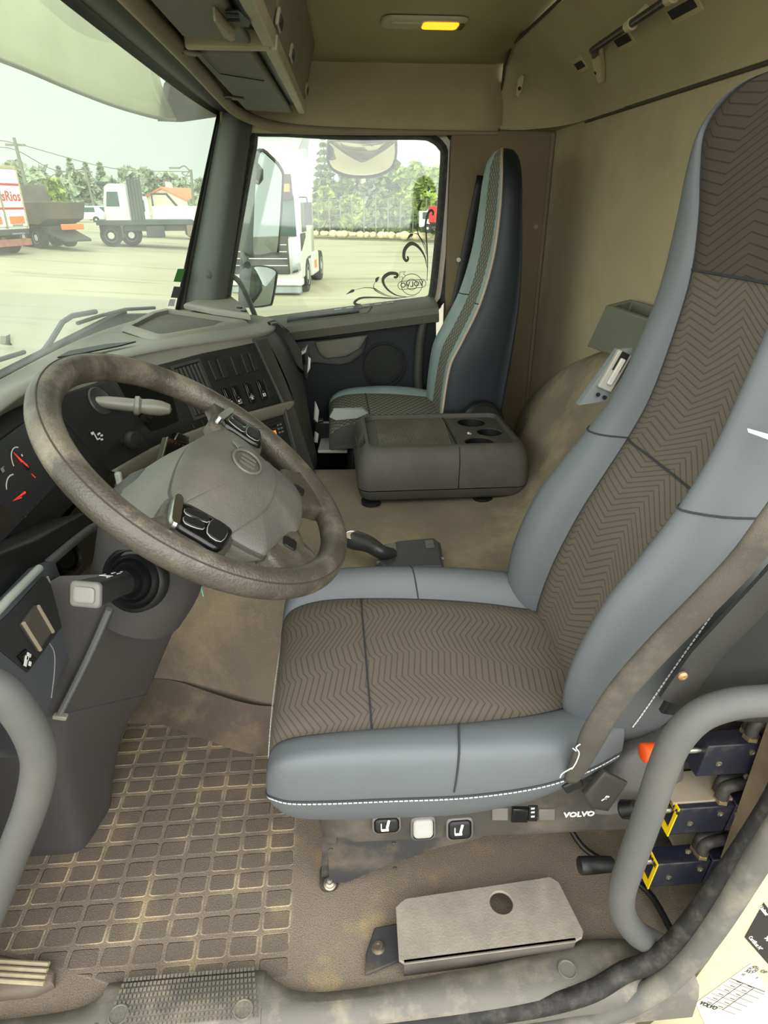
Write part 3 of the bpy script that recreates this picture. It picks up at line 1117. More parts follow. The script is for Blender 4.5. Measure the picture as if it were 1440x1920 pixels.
# raised pillar at the right end of the stack
g = G()
pa, pb, pc = face(8.86, -0.05), face(8.94, 1.05), np.array([-0.095, 1.985, 0.37])
pts = [face(8.62, -0.06), face(8.66, 0.55), face(8.68, 1.0), np.array([-0.118, 1.945, 0.36]), np.array([-0.08, 1.99, 0.355]), face(9.0, 1.0) + np.array([0.006, 0.006, 0]), face(9.0, 0.5) + np.array([0.006, 0.006, 0]), face(9.0, -0.06) + np.array([0.004, 0.004, 0])]
a, b, n = face_frame(8.8)
g.plate([p - n * 0.004 for p in pts], n * 0.016, 0.008)
g.build('stack_pillar', m_dash, dash_root, angle=60)

# ---- top details: tray with raised rim, defroster slot
tz = 0.0
def on_top(u, v, z):
    return at(u, v, Z=z)


tray = [on_top(u, v, 0.823) for u, v in ((232, 611), (285, 584), (312, 578), (458, 599), (462, 603), (305, 630), (290, 630))]
g = G()
out_r = tray
c = np.mean(tray, axis=0)
ins = [c + (p - c) * 0.90 for p in tray]
ins2 = [c + (p - c) * 0.86 for p in tray]
ou2 = [c + (p - c) * 1.06 + np.array([0, 0, -0.014]) for p in tray]
low = [p + np.array([0, 0, -0.012]) for p in ins2]
g.grid([ou2, out_r, [p + np.array([0, 0, 0.002]) for p in ins], ins2, low], closed_v=True)
tr = g.build('dash_tray', m_dtop, dash_root, angle=40)
g = G()
g.prism([p + np.array([0, 0, -0.0005]) for p in low], (0, 0, -0.002))
g.build('tray_floor', M('tray_mat', (88, 86, 80), rough=0.75, bump=0.5, bs=500), tr, smooth=False)
g = G()
sl_pts = [on_top(u, v, 0.829) for u, v in ((108, 672), (130, 660), (200, 647), (255, 642), (225, 650), (160, 663))]
g.prism(sl_pts, (0, 0, 0.0035))
g.build('defroster_slot', m_black, dash_root, smooth=False)
# small grille at the far corner of the dash top
g = G()
hump = [on_top(u, v, 0.826) for u, v in ((345, 578), (395, 562), (430, 560), (462, 585), (470, 600), (400, 590))]
g.plate(hump, (0, 0, 0.02), 0.02)
g.build('dash_corner_hump', m_dtop, dash_root)
for k in range(2):
    g = G()
    c = on_top(449 + 8 * k, 577 + 6 * k, 0.848)
    g.obox(c, (0.7, 0.7, 0), (-0.7, 0.7, 0), (0, 0, 1), 0.012, 0.02, 0.004)
    g.build('corner_vent', m_black, dash_root, bevel=0.001)

# ---- centre panel: two rows of switches
def sw(s, h, wd, ht, name, mat, lift=0.004, parent=dash_root, slope=0.0):
    a, b, n = face_frame(s, h)
    c = face(s, h) + n * (lift / 2 + 0.002)
    g = G()
    g.obox(c, a, b, n, wd, ht, lift)
    return g.build(name, mat, parent, bevel=0.0016), c + n * lift / 2, a, b, n


pnl = []
a, b, n = face_frame(7.9)
g = G()
pp = [face(6.98, 0.04) , face(8.58, 0.04), face(8.6, 0.96), face(6.98, 0.96)]
g.plate([p + n * 0.0 for p in pp], n * 0.004, 0.004)
g.build('switch_panel', M('switch_panel_plastic', (34, 34, 35), rough=0.5, bump=0.15, bs=900), dash_root)
for s_ in (7.16, 7.40, 7.78, 8.10, 8.34):
    sw(s_, 0.27, 0.0225, 0.058, 'blank_switch', m_dash2, 0.008)
icons = []
for s_ in (7.20, 7.46, 7.84, 8.22):
    o, c, a, b, n = sw(s_, 0.71, 0.0225, 0.062, 'rocker_switch', m_gloss, 0.010)
    icons.append((c, a, b, n))
    g = G()
    g.obox(c + b * 0.012 + n * 0.0015, a, b, n, 0.019, 0.03, 0.006)
    g.build('rocker_pad', m_gloss, o, bevel=0.002)
sw(8.46, 0.70, 0.0225, 0.062, 'blank_switch', m_dash2, 0.007)
for k, (c, a, b, n) in enumerate(icons):
    g = G()
    q = c - b * 0.016 + n * 0.0008
    if k == 0:          # axle differential pictogram
        for d in (-0.006, 0.006):
            for e in (-0.004, 0.004):
                g.obox(q + a * d + b * e, a, b, n, 0.002, 0.005, 0.0008)
        g.obox(q + a * 0 + b * 0.004, a, b, n, 0.012, 0.0012, 0.0008)
        g.obox(q - b * 0.004, a, b, n, 0.012, 0.0012, 0.0008)
        g.obox(q, a, b, n, 0.004, 0.004, 0.0008)
    elif k == 1:        # work lamp pictogram
        g.obox(q - a * 0.003, a, b, n, 0.006, 0.006, 0.0008)
        for e in (-0.004, 0, 0.004):
            g.obox(q + a * 0.005 + b * e, a, b, n, 0.005, 0.001, 0.0008)
        g.obox(q - b * 0.007, a, b, n, 0.014, 0.0012, 0.0008)
    elif k == 2:        # beacon pictogram
        g.obox(q, a, b, n, 0.006, 0.005, 0.0008)
        for e in range(5):
            an = R(36 * e + 18)
            g.obox(q + a * 0.0075 * math.cos(an) + b * (0.0065 * math.sin(an)), a * math.cos(an) + b * math.sin(an), -a * math.sin(an) + b * math.cos(an), n, 0.004, 0.001, 0.0008)
        g.obox(q - b * 0.004, a, b, n, 0.011, 0.0012, 0.0008)
    else:               # fog lamp pictogram
        g.obox(q - a * 0.003, a, b, n, 0.004, 0.010, 0.0008)
        for e in (-0.003, 0, 0.003):
            g.obox(q + a * 0.004 + b * e, a, b, n, 0.006, 0.001, 0.0008)
        g.obox(q + a * 0.004, a, b, n, 0.0012, 0.012, 0.0008)
    g.build('switch_symbol', m_white, dash_root, smooth=False)
    g = G()
    g.obox(c - b * 0.005 + n * 0.0015, a, b, n, 0.004, 0.003, 0.002)
    g.build('switch_lamp', M('lamp_lens', (120, 110, 110), rough=0.3), dash_root, smooth=False)

# ---- air vents left of the switch panel
for s0, s1, h0, h1, ns in ((6.05, 6.88, 0.06, 0.86, 7),):
    a, b, n = face_frame((s0 + s1) / 2)
    g = G()
    fr = [face(s0, h0), face(s1, h0), face(s1, h1), face(s0, h1)]
    c = np.mean(fr, axis=0)
    inn = [c + (p - c) * 0.9 for p in fr]
    g.grid([[p for p in fr], [p + n * 0.008 for p in fr], [p + n * 0.008 for p in inn], [p - n * 0.0 for p in inn]], closed_v=True)
    vent = g.build('air_vent', m_dash, dash_root, angle=30)
    g = G()
    g.prism([p + n * 0.001 for p in inn], n * 0.001)
    g.build('vent_back', m_black, vent, smooth=False)
    for k in range(ns):
        s_ = s0 + (s1 - s0) * (0.1 + 0.8 * k / (ns - 1))
        g = G()
        p0, p1 = face(s_, h0 + 0.06), face(s_, h1 - 0.06)
        bb = (p0 - p1) / np.linalg.norm(p0 - p1)
        g.obox((p0 + p1) / 2 + n * 0.006, a, bb, n, 0.003, np.linalg.norm(p0 - p1), 0.008)
        g.build('vent_slat', M('vent_slat_plastic', (72, 72, 70), rough=0.45), vent, smooth=False)
# dark display pocket, small buttons under it
a, b, n = face_frame(5.25)
g = G()
pp = [face(4.72, 0.06), face(5.9, 0.06), face(5.9, 0.8), face(4.85, 0.8)]
g.plate([p for p in pp], n * 0.003, 0.004)
g.build('open_pocket', m_gloss, dash_root)
g = G()
c = face(4.95, 0.62) + n * 0.012
g.lathe(c, n, [(0.012, -0.01), (0.012, 0.004), (0.009, 0.005), (0.009, 0.014), (0.0, 0.015)], 20)
g.build('power_socket', m_dash2, dash_root)
for s_ in (6.0, 6.28):
    sw(s_, 0.93, 0.02, 0.018, 'small_button', m_black, 0.006)

# ---- brake panel behind the wheel: gauge, park-brake lever, pull knob, pictogram
a, b, n = face_frame(4.3)
g = G()
pp = [face(3.55, 0.02), face(4.7, 0.02), face(4.82, 0.98), face(4.02, 0.98)]
g.plate([p for p in pp], n * 0.006, 0.004)
g.build('brake_panel', M('brake_panel_plastic', (32, 32, 33), rough=0.5), dash_root)
c = onp(186, 753, face(4.2, 0.3) + n * 0.008, n)
g = G()
g.lathe(c, n, [(0.034, -0.004), (0.034, 0.004), (0.031, 0.007), (0.027, 0.004), (0.0, 0.002)], 36)
gd = g.build('brake_boot_ring', M('boot_ring', (60, 60, 60), rough=0.4), dash_root)
g = G()
tip = onp(268, 762, c + n * 0.062, n)
d = tip - c
d /= np.linalg.norm(d)
e0 = c + d * 0.018
g.lathe(e0, d, [(0.010, -0.03), (0.0145, 0.0), (0.0155, 0.03), (0.0155, 0.055), (0.022, 0.058), (0.023, 0.066), (0.017, 0.072), (0.019, 0.09), (0.018, 0.115), (0.012, 0.135), (0.0, 0.14)], 24)
g.build('park_brake_lever', M('brake_lever_plastic', (128, 125, 114), rough=0.35, var=0.1, spec=0.6), dash_root)
c = onp(232, 828, face(4.6, 0.66) + n * 0.01, n)
g = G()
d = (onp(250, 826, c + n * 0.03, n) - c)
d /= np.linalg.norm(d)
g.lathe(c, d, [(0.0085, -0.012), (0.0085, 0.018), (0.019, 0.02), (0.022, 0.024), (0.022, 0.034), (0.018, 0.042), (0.0, 0.045)], 24)
g.build('pull_knob', m_dash2, dash_root)
g = G()
_n = np.cross(pp[1] - pp[0], pp[0] - pp[3])
_n /= np.linalg.norm(_n)
_n = -_n if _n[0] < 0 else _n
a = pp[1] - pp[0]
a = a / np.linalg.norm(a)
n = _n
b = np.cross(n, a)
c = onp(183, 818, np.mean(pp, axis=0) + n * 0.0085, n)
for (dx, dy, w_, h_) in ((-0.010, 0.010, 0.010, 0.006), (-0.006, 0.0, 0.003, 0.014), (-0.001, -0.006, 0.012, 0.003), (0.008, -0.010, 0.008, 0.004), (0.010, 0.004, 0.007, 0.004), (0.014, -0.002, 0.008, 0.004), (0.004, 0.003, 0.003, 0.004)):
    g.obox(c + a * dx + b * dy, a, b, n, w_, h_, 0.0008)
g.build('brake_symbol', m_white, dash_root, smooth=False)

# ---- instrument cluster
a, b, n = face_frame(1.9)
cl0, cl1 = 1.0, 3.3
g = G()
pp = [face(0.55, 0.10), face(cl1, 0.10), face(cl1 + 0.1, 0.72), face(0.55, 0.72)]
g.plate([p for p in pp], n * 0.005, 0.004)
cluster = g.build('instrument_cluster', M('cluster_face', (46, 47, 49), rough=0.4, var=0.03), dash_root)
a = pp[1] - pp[0]
a = a / np.linalg.norm(a)
n = np.cross(a, pp[0] - pp[3])
n /= np.linalg.norm(n)
if n[0] < 0:
    n = -n
b = np.cross(n, a)
ref = np.mean(pp, axis=0) + n * 0.0062


def gauge(u, v, rad, a0, a1, na, parent):
    c = onp(u, v, ref, n)
    g = G()
    k = 18
    th = np.linspace(R(a0), R(a1), k)
    g.grid([[c + (a * math.cos(t) + b * math.sin(t)) * (rad - w_ / 2 + w_ * e) + n * 0.0002 for t in th] for e, w_ in ((0, 0.0022), (1, 0.0022))])
    o = g.build('gauge', m_white, parent, solid=0.0006, smooth=False)
    g = G()
    t = R(na)
    d = a * math.cos(t) + b * math.sin(t)
    e = -a * math.sin(t) + b * math.cos(t)
    g.prism([c + d * rad * 0.98 + n * 0.003, c - d * rad * 0.5 + e * 0.0022 + n * 0.003, c - d * rad * 0.5 - e * 0.0022 + n * 0.003], n * 0.001)
    g.prism([c + d * rad * 0.98 + n * 0.003, c + d * rad * 0.2 + e * 0.0045 + n * 0.003, c + d * rad * 0.15 + e * 0.0025 + n * 0.003], n * 0.001)
    g.build('needle', m_red, o, smooth=False)
    g = G()
    g.lathe(c - d * rad * 0.45, n, [(0.006, 0), (0.006, 0.003), (0.004, 0.004)], 16)
    g.build('needle_hub', m_black, o)
    for (dx, dy) in ((-0.6, -0.5), (0.45, 0.35)):
        g = G()
        g.obox(c + a * rad * dx + b * rad * dy, a, b, n, 0.004, 0.004, 0.0006)
        g.build('gauge_mark', m_white, o, smooth=False)
    return c


gauge(41, 868, 0.029, 60, 170, 120, cluster)
gauge(73, 906, 0.029, 60, 170, 120, cluster)
gauge(38, 928, 0.037, 70, 185, 175, cluster)
c = onp(27, 946, ref, n)
g = G()
g.lathe(c, n, [(0.003, 0), (0.003, 0.001), (0, 0.001)], 10)
g.obox(onp(46, 964, ref, n), a, b, n, 0.007, 0.002, 0.001)
g.obox(onp(47, 967, ref, n), a, b, n, 0.002, 0.006, 0.001)
g.build('warning_lamp', m_red, cluster, smooth=False)
g = G()
c = onp(5, 881, ref, n)
for dx, dy, w_, h_ in ((0, 0, 0.009, 0.008), (0.007, 0.003, 0.004, 0.002), (-0.004, 0.009, 0.003, 0.002), (0.003, 0.018, 0.003, 0.002)):
    g.obox(c + a * dx + b * dy, a, b, n, w_, h_, 0.0006)
g.build('oil_symbol', M('grey_print', (140, 140, 140), rough=0.6), cluster, smooth=False)
g = G()
pp = [onp(u, v, ref, n) for u, v in ((-40, 950), (-40, 910), (20, 965), (25, 985), (0, 1000))]
g.prism(pp, n * 0.002)
g.build('trip_display', M('display_glass', (58, 52, 44), rough=0.2), cluster, smooth=False)

# ---- radio in the stack under the strip
def low(s, z):
    i = min(int(s), 8)
    f = s - i
    bt = cr(np.array(B_), 8)
    lt = cr(np.array(L_), 8)
    k = min(int(s * 8), len(bt) - 2)
    fr = s * 8 - k
    b_ = bt[k] * (1 - fr) + bt[k + 1] * fr + np.array([0, 0, -0.03])
    l_ = lt[k] * (1 - fr) + lt[k + 1] * fr
    return b_ + (l_ - b_) * z


def low_frame(s):
    a = low(s + 0.05, 0.4) - low(s - 0.05, 0.4)
    a /= np.linalg.norm(a)
    b = low(s, 0.2) - low(s, 0.8)
    b /= np.linalg.norm(b)
    n = np.cross(a, b)
    n /= np.linalg.norm(n)
    if n[0] < 0:
        n = -n
    return a, b, n


a, b, n = low_frame(7.85)
rc = low(7.9, 0.20) + n * 0.004
g = G()
g.obox(rc, a, b, n, 0.182, 0.056, 0.012)
radio = g.build('radio', M('radio_plastic', (40, 40, 41), rough=0.4), dash_root, bevel=0.002)
fp = rc + n * 0.0062
g = G()
g.obox(fp + a * 0.018 - b * 0.004, a, b, n, 0.066, 0.015, 0.002)
g.build('radio_display', M('amber_display', (226, 130, 30), rough=0.4, var=0.02, emit=0.35), radio, smooth=False)
g = G()
g.obox(fp + a * 0.01 + b * 0.017, a, b, n, 0.11, 0.005, 0.002)
g.build('disc_slot', m_black, radio, smooth=False)
for k in range(6):
    g = G()
    g.obox(fp + a * (-0.03 + k * 0.015) - b * 0.018, a, b, n, 0.010, 0.005, 0.003)
    g.build('radio_button', M('radio_button_plastic', (70, 70, 72), rough=0.4), radio, bevel=0.0008)
for k in range(6):
    g = G()
    g.obox(fp + a * (0.066 + 0.013 * (k % 2)) + b * (0.016 - 0.012 * (k // 2)), a, b, n, 0.008, 0.005, 0.003)
    g.build('radio_button', m_strip, radio, bevel=0.0008)
g = G()
g.lathe(fp - a * 0.07, n, [(0.012, 0), (0.011, 0.010), (0.0, 0.011)], 20)
g.build('radio_knob', m_black, radio)
# storage slots under the radio and the switch bank behind the wheel
g = G()
pp = [low(7.4, 0.42), low(8.55, 0.42), low(8.55, 0.92), low(7.4, 0.92)]
c = np.mean(pp, axis=0)
inn = [c + (p - c) * 0.88 for p in pp]
g.grid([pp, [p + n * 0.006 for p in pp], [p + n * 0.006 for p in inn], [p + n * 0.0005 for p in inn]], closed_v=True, cap1=True)
g.build('storage_slot', m_dash2, dash_root, angle=30)
for k in range(4):
    s_ = 4.75 + 0.32 * k
    a, b, n = low_frame(s_)
    g = G()
    g.obox(low(s_, 0.3) + n * 0.003, a, b, n, 0.03, 0.06, 0.008)
    g.build('blank_switch', m_dash2, dash_root, bevel=0.0018)
g = G()
c = at(208, 889, Y=1.35)
g.obox(face(4.05, 1.0) + np.array([0.016, -0.004, -0.012]), (0.1, 1, 0), (0, 0, 1), (1, -0.1, 0), 0.014, 0.03, 0.014)
g.build('strip_end_cap', M('worn_clip', (200, 205, 195), rough=0.4), dash_root, bevel=0.004)

g = G()
w0 = np.array(W_[0])
g.prism([(w0[0], 0.588, 0.40), (w0[0], 0.588, w0[2]), (-0.64, 0.588, 0.835), (-0.505, 0.588, 0.852), (-0.56, 0.588, 0.825), (-0.52, 0.588, 0.63), (-0.60, 0.588, 0.40)], (0, -0.012, 0))
g.build('dash_end', m_dash, dash_root, bevel=0.004)
# ------------------------------------------------------------------ steering wheel
WC = np.array([-0.197, 0.915, 0.811])
_t, _s = 0.922, -0.095
WN = np.array([math.cos(_t) * math.cos(_s), math.sin(_s) * math.cos(_t), math.sin(_t)])
WA = np.cross([0, 1, 0], WN)
WA /= np.linalg.norm(WA)
WB = np.cross(WN, WA)


def wp(a, b, h=0.0):
    return WC + WA * a + WB * b + WN * h


wheel = thing('steering_wheel', 'worn grey-brown four-spoke steering wheel with a large padded hub', 'steering wheel', tuple(WC))
g = G()
P = [wp(0.235 * math.cos(t), 0.235 * math.sin(t)) for t in np.linspace(0, 2 * PI, 97)[:-1]]
g.tube(P, 0.0215, 22, closed=True, up=WN)
g.build('rim', m_wheel, wheel, angle=180)
g = G()
P = [wp(0.2495 * math.cos(t), 0.2495 * math.sin(t), 0.0158) for t in np.linspace(0, 2 * PI, 97)[:-1]]
g.tube(P, 0.0011, 6, closed=True, up=WN)
g.build('rim_seam', M('rim_seam_dark', (58, 53, 46), rough=0.9), wheel)
PAD = [(-.016, .118), (-.002, .141), (.021, .145), (.049, .137), (.081, .117), (.138, .10), (.163, .065), (.168, .01), (.165, -.04), (.149, -.063), (.125, -.138), (.114, -.153), (.061, -.156), (-.005, -.145), (-.014, -.159), (-.03, -.128), (-.034, -.109), (-.040, -.057), (-.041, .002), (-.034, .055)]
PADc = cr(np.array(PAD), 3, True)
g = G()
rings = []
cpad = np.array([0.06, -0.005])
for k, h in ((0.80, -0.085), (0.91, -0.05), (0.985, -0.012), (1.0, 0.002), (0.985, 0.0085), (0.95, 0.0135), (0.86, 0.019), (0.7, 0.025), (0.45, 0.031), (0.2, 0.034)):
    sh_ = np.array([-0.062 * max(0.0, -h) / 0.085, 0])
    rings.append([wp(*(cpad + sh_ + (np.array(p) - cpad) * k), h) for p in PADc])
g.grid(rings[:5], closed_v=True)
g.build('hub_body', M('hub_side_plastic', (104, 104, 98), rough=0.5, var=0.06, vs=6, bump=0.25, bs=500, dirt=0.3, dcol=(150, 140, 115), ds=5), wheel, angle=60)
g = G()
g.grid(rings[3:], closed_v=True, cap1=True)
g.build('airbag_cover', m_pad, wheel, angle=70)
g = G()


def pad_h(a, b):
    """height of the padded cover over the wheel plane"""
    d = np.array([a, b]) - cpad
    an = math.atan2(d[1], d[0])
    best = min(PADc, key=lambda p: abs((math.atan2(p[1] - cpad[1], p[0] - cpad[0]) - an + PI) % (2 * PI) - PI))
    f = np.linalg.norm(d) / np.linalg.norm(np.array(best) - cpad)
    return float(np.interp(f, [0.0, 0.2, 0.45, 0.7, 0.86, 0.95, 0.985], [0.034, 0.034, 0.031, 0.025, 0.019, 0.0135, 0.0085]))


P = [wp(a, b, pad_h(a, b) + 0.0002) for a, b in cr(np.array([(.083, .108), (.098, .06), (.103, .0), (.099, -.06), (.088, -.10), (.066, -.148)]), 6)]
g.tube(P, 0.0012, 6)
g.build('cover_seam', M('pad_seam', (84, 82, 78), rough=0.8), wheel)
# embossed maker's mark: oval ring with an arrow at its upper corner and a diagonal bar
g = G()
er = (0.024, 0.033)
ec = np.array([0.047, 0.022])
P = [wp(ec[0] + er[0] * math.cos(t), ec[1] + er[1] * math.sin(t), pad_h(*ec) + 0.0012) for t in np.linspace(0, 2 * PI, 37)[:-1]]
g.tube(P, 0.0022, 8, closed=True, up=WN)
emb = g.build('emblem', M('emblem_plastic', (104, 102, 96), rough=0.4), wheel)
g = G()
h0 = pad_h(*ec) + 0.0005
g.prism([wp(0.026, 0.046, h0), wp(0.014, 0.058, h0), wp(0.030, 0.060, h0), wp(0.0275, 0.052, h0)], WN * 0.002)
g.build('emblem_arrow', MATS['emblem_plastic'], emb, smooth=False)
for b0 in (0.008, 0.022, 0.034):
    g = G()
    g.prism([wp(0.035, b0, h0), wp(0.035, b0 + 0.005, h0), wp(0.060, b0 + 0.005, h0), wp(0.060, b0, h0)], WN * 0.0015)
    g.build('emblem_bar', MATS['emblem_plastic'], emb, smooth=False)


def spoke(pts, name='spoke'):
    g = G()
    P3 = cr(np.array(pts), 4, True)
    g.plate([wp(a, b, -0.016) for a, b in P3], WN * 0.026, 0.007)
    o = g.build(name, m_wheel, wheel, angle=70)
    return o


for sg in (-1, 1):
    spoke([(-.022, sg * .13), (-.030, sg * .19), (-.045, sg * .232), (.045, sg * .232), (.066, sg * .195), (.066, sg * .13)])
    spoke([(.158, sg * .028), (.178, sg * .056), (.212, sg * .088), (.165, sg * .166), (.135, sg * .150), (.112, sg * .13), (.12, sg * .07)])
# button blocks left and right of the cover, and the horn buttons on the lower spokes
for sg in (-1, 1):
    g = G()
    P2 = [(-.010, sg * .200), (-.016, sg * .152), (.030, sg * .142), (.060, sg * .145), (.066, sg * .158), (.056, sg * .203), (.03, sg * .206)]
    g.plate([wp(a, b, -0.004) for a, b in cr(np.array(P2), 3, True)], WN * 0.022, 0.004)
    blk = g.build('button_block', m_gloss, wheel, angle=60)
    for q in ([(-.002, sg * .160), (.024, sg * .152), (.028, sg * .166), (.0, sg * .174)], [(0.0, sg * .180), (.022, sg * .172), (.026, sg * .186), (.004, sg * .194)], [(.034, sg * .152), (.056, sg * .154), (.053, sg * .190), (.033, sg * .188)]):
        g = G()
        g.plate([wp(a, b, 0.018) for a, b in cr(np.array(q), 3, True)], WN * 0.003, 0.002)
        kb = g.build('button', m_black, blk)
        g = G()
        g.tube([wp(a, b, 0.0185) for a, b in cr(np.array(q), 3, True)], 0.0007, 5, closed=True)
        g.build('button_outline', M('button_print', (170, 170, 165), rough=0.5), kb)
    g = G()
    P2 = [(-.014, sg * .206), (-.024, sg * .150), (-.012, sg * .146), (-.002, sg * .204)]
    g.plate([wp(a, b, -0.002) for a, b in cr(np.array(P2), 3, True)], WN * 0.024, 0.003)
    g.build('block_trim', m_chrome, blk)
for bb in (-.088, .088):
    g = G()
    c = wp(.152, bb, 0.009)
    g.plate(rrect(c, WA, WB, 0.022, 0.026, 0.006), WN * 0.004, 0.003)
    g.build('horn_button', m_black, wheel)

# ------------------------------------------------------------------ steering column with stalk
column = thing('column_shroud', 'dark grey steering column casing rising from the floor under the wheel', 'steering column', (-0.6, 0.95, 0.0))
sec = []
for (ru, rv), yr, (su, sv), ys_, wide in (((238, 1075), 0.865, (372, 1085), 1.02, 0.10), ((222, 1110), 0.86, (362, 1120), 1.03, 0.13), ((165, 1235), 0.86, (322, 1212), 1.03, 0.16), ((112, 1340), 0.86, (284, 1300), 1.04, 0.18)):
    r_, s_ = at(ru, rv, Y=yr), at(su, sv, Y=ys_)
    sec.append((r_, s_, wide))
sec.append((np.array([-0.505, 0.865, 0.28]), np.array([-0.45, 1.04, 0.19]), 0.2))
sec.append((np.array([-0.525, 0.88, 0.12]), np.array([-0.487, 1.03, 0.09]), 0.22))
sec.append((np.array([-0.535, 0.895, 0.0]), np.array([-0.508, 1.02, 0.0]), 0.24))
A = []
for r_, s_, wd in sec:
    x = np.array([-1, 0, -0.0])
    c = 0.022
    d = (s_ - r_)
    dl = d / np.linalg.norm(d)
    A.append([s_ + x * wd, s_ + x * wd * 0.5, s_ + x * c * 1.3, s_ - dl * c * 0.35 + x * c * 0.3, s_ - dl * c * 1.2, r_ + d * 0.55, r_ + dl * c * 1.2, r_ + dl * c * 0.3 + x * c * 0.3, r_ + x * c * 1.3, r_ + x * wd * 0.5, r_ + x * wd])
A = cr(np.array(A), 5)
A = np.array([cr(q, 3) for q in A])
g = G()
g.grid(A, closed_v=True, cap0=True)
g.build('column_casing', m_grey, column, angle=60)
g = G()      # ridge strip and its clip
P = [at(u, v, Y=0.852) for u, v in ((205, 1142), (165, 1232), (112, 1338))]
g.tube(cr(np.array(P), 6), 0.0055, 8)
g.build('casing_strip', M('casing_strip_plastic', (100, 100, 102), rough=0.5), column)
g = G()
c = at(113, 1343, Y=0.85)
g.obox(c, (1, 0, -0.25), (0, 1, 0), (0.25, 0, 1), 0.022, 0.012, 0.008)
g.build('strip_clip', M('clip_plastic', (140, 136, 126), rough=0.5), column, bevel=0.002)
g = G()      # cross seam above the foot
P = [A[15][k] * 1.0 for k in range(9, 22)]
P = [p + np.array([0.0, -0.0008, 0.0]) for p in P]
g.tube(P, 0.0012, 6)
g.build('casing_seam', M('casing_seam_dark', (60, 60, 60), rough=0.8), column)
g = G()      # cowl under the wheel
P = [wp(0.0, 0.0, -0.045), wp(-0.01, 0, -0.085), wp(-0.02, 0, -0.125), np.array([-0.315, 0.935, 0.625]), np.array([-0.35, 0.94, 0.56])]
g.tube(cr(np.array(P), 5), list(cr(np.array([[0.058], [0.066], [0.078], [0.088], [0.085]]), 5)[:, 0]), 28, up=(0, 1, 0))
g.build('column_cowl', m_grey, column, angle=60)
# stalk: folded boot, arm, end block
bc, ec_ = at(252, 1086, Y=0.835), at(150, 1118, Y=0.715)
d = ec_ - bc
d /= np.linalg.norm(d)
g = G()
g.lathe(bc, d, [(0.050, -0.012), (0.050, 0.004), (0.044, 0.008), (0.040, 0.002), (0.034, 0.012), (0.030, 0.006), (0.026, 0.022), (0.020, 0.016), (0.017, 0.03)], 36)
boot = g.build('stalk_boot', m_black, column, angle=60)
sa = np.cross(d, [0, 0, 1])
sa /= np.linalg.norm(sa)
sb = np.cross(sa, d)
g = G()
rings = []
for k, (w_, h_, e) in enumerate(((0.028, 0.026, -0.01), (0.030, 0.028, 0.03), (0.036, 0.031, 0.07), (0.041, 0.033, 0.10), (0.043, 0.034, 0.118))):
    rings.append(rrect(bc + d * e, sa, sb, w_, h_, 0.008))
g.grid(rings, closed_v=True, cap0=True, cap1=True)
stalk = g.build('stalk', M('stalk_plastic', (48, 48, 49), rough=0.45, bump=0.2, bs=800), column, angle=50)
g = G()
g.plate(rrect(bc + d * 0.118, sa, sb, 0.043, 0.034, 0.006), d * 0.006, 0.004)
g.build('stalk_cap', M('stalk_cap_plastic', (104, 102, 98), rough=0.4), stalk)
g = G()
g.plate(rrect(bc + d * 0.124, sa, sb, 0.030, 0.021, 0.005), d * 0.003, 0.003)
g.build('stalk_button', M('stalk_button_plastic', (120, 118, 113), rough=0.45), stalk)
g = G()
top = bc + sb * 0.0152
for (e, o_, w_, l_) in ((0.075, 0.0, 0.004, 0.018), (0.068, 0.008, 0.010, 0.002), (0.05, 0.004, 0.008, 0.003), (0.05, -0.004, 0.008, 0.002), (0.036, 0.0, 0.004, 0.002), (0.08, -0.008, 0.012, 0.002)):
    g.obox(top + d * e + sa * o_ + sb * 0.0009 * (1 + e * 18), d, sa, sb, w_, l_, 0.0008)
g.build('stalk_symbols', m_white, stalk, smooth=False)


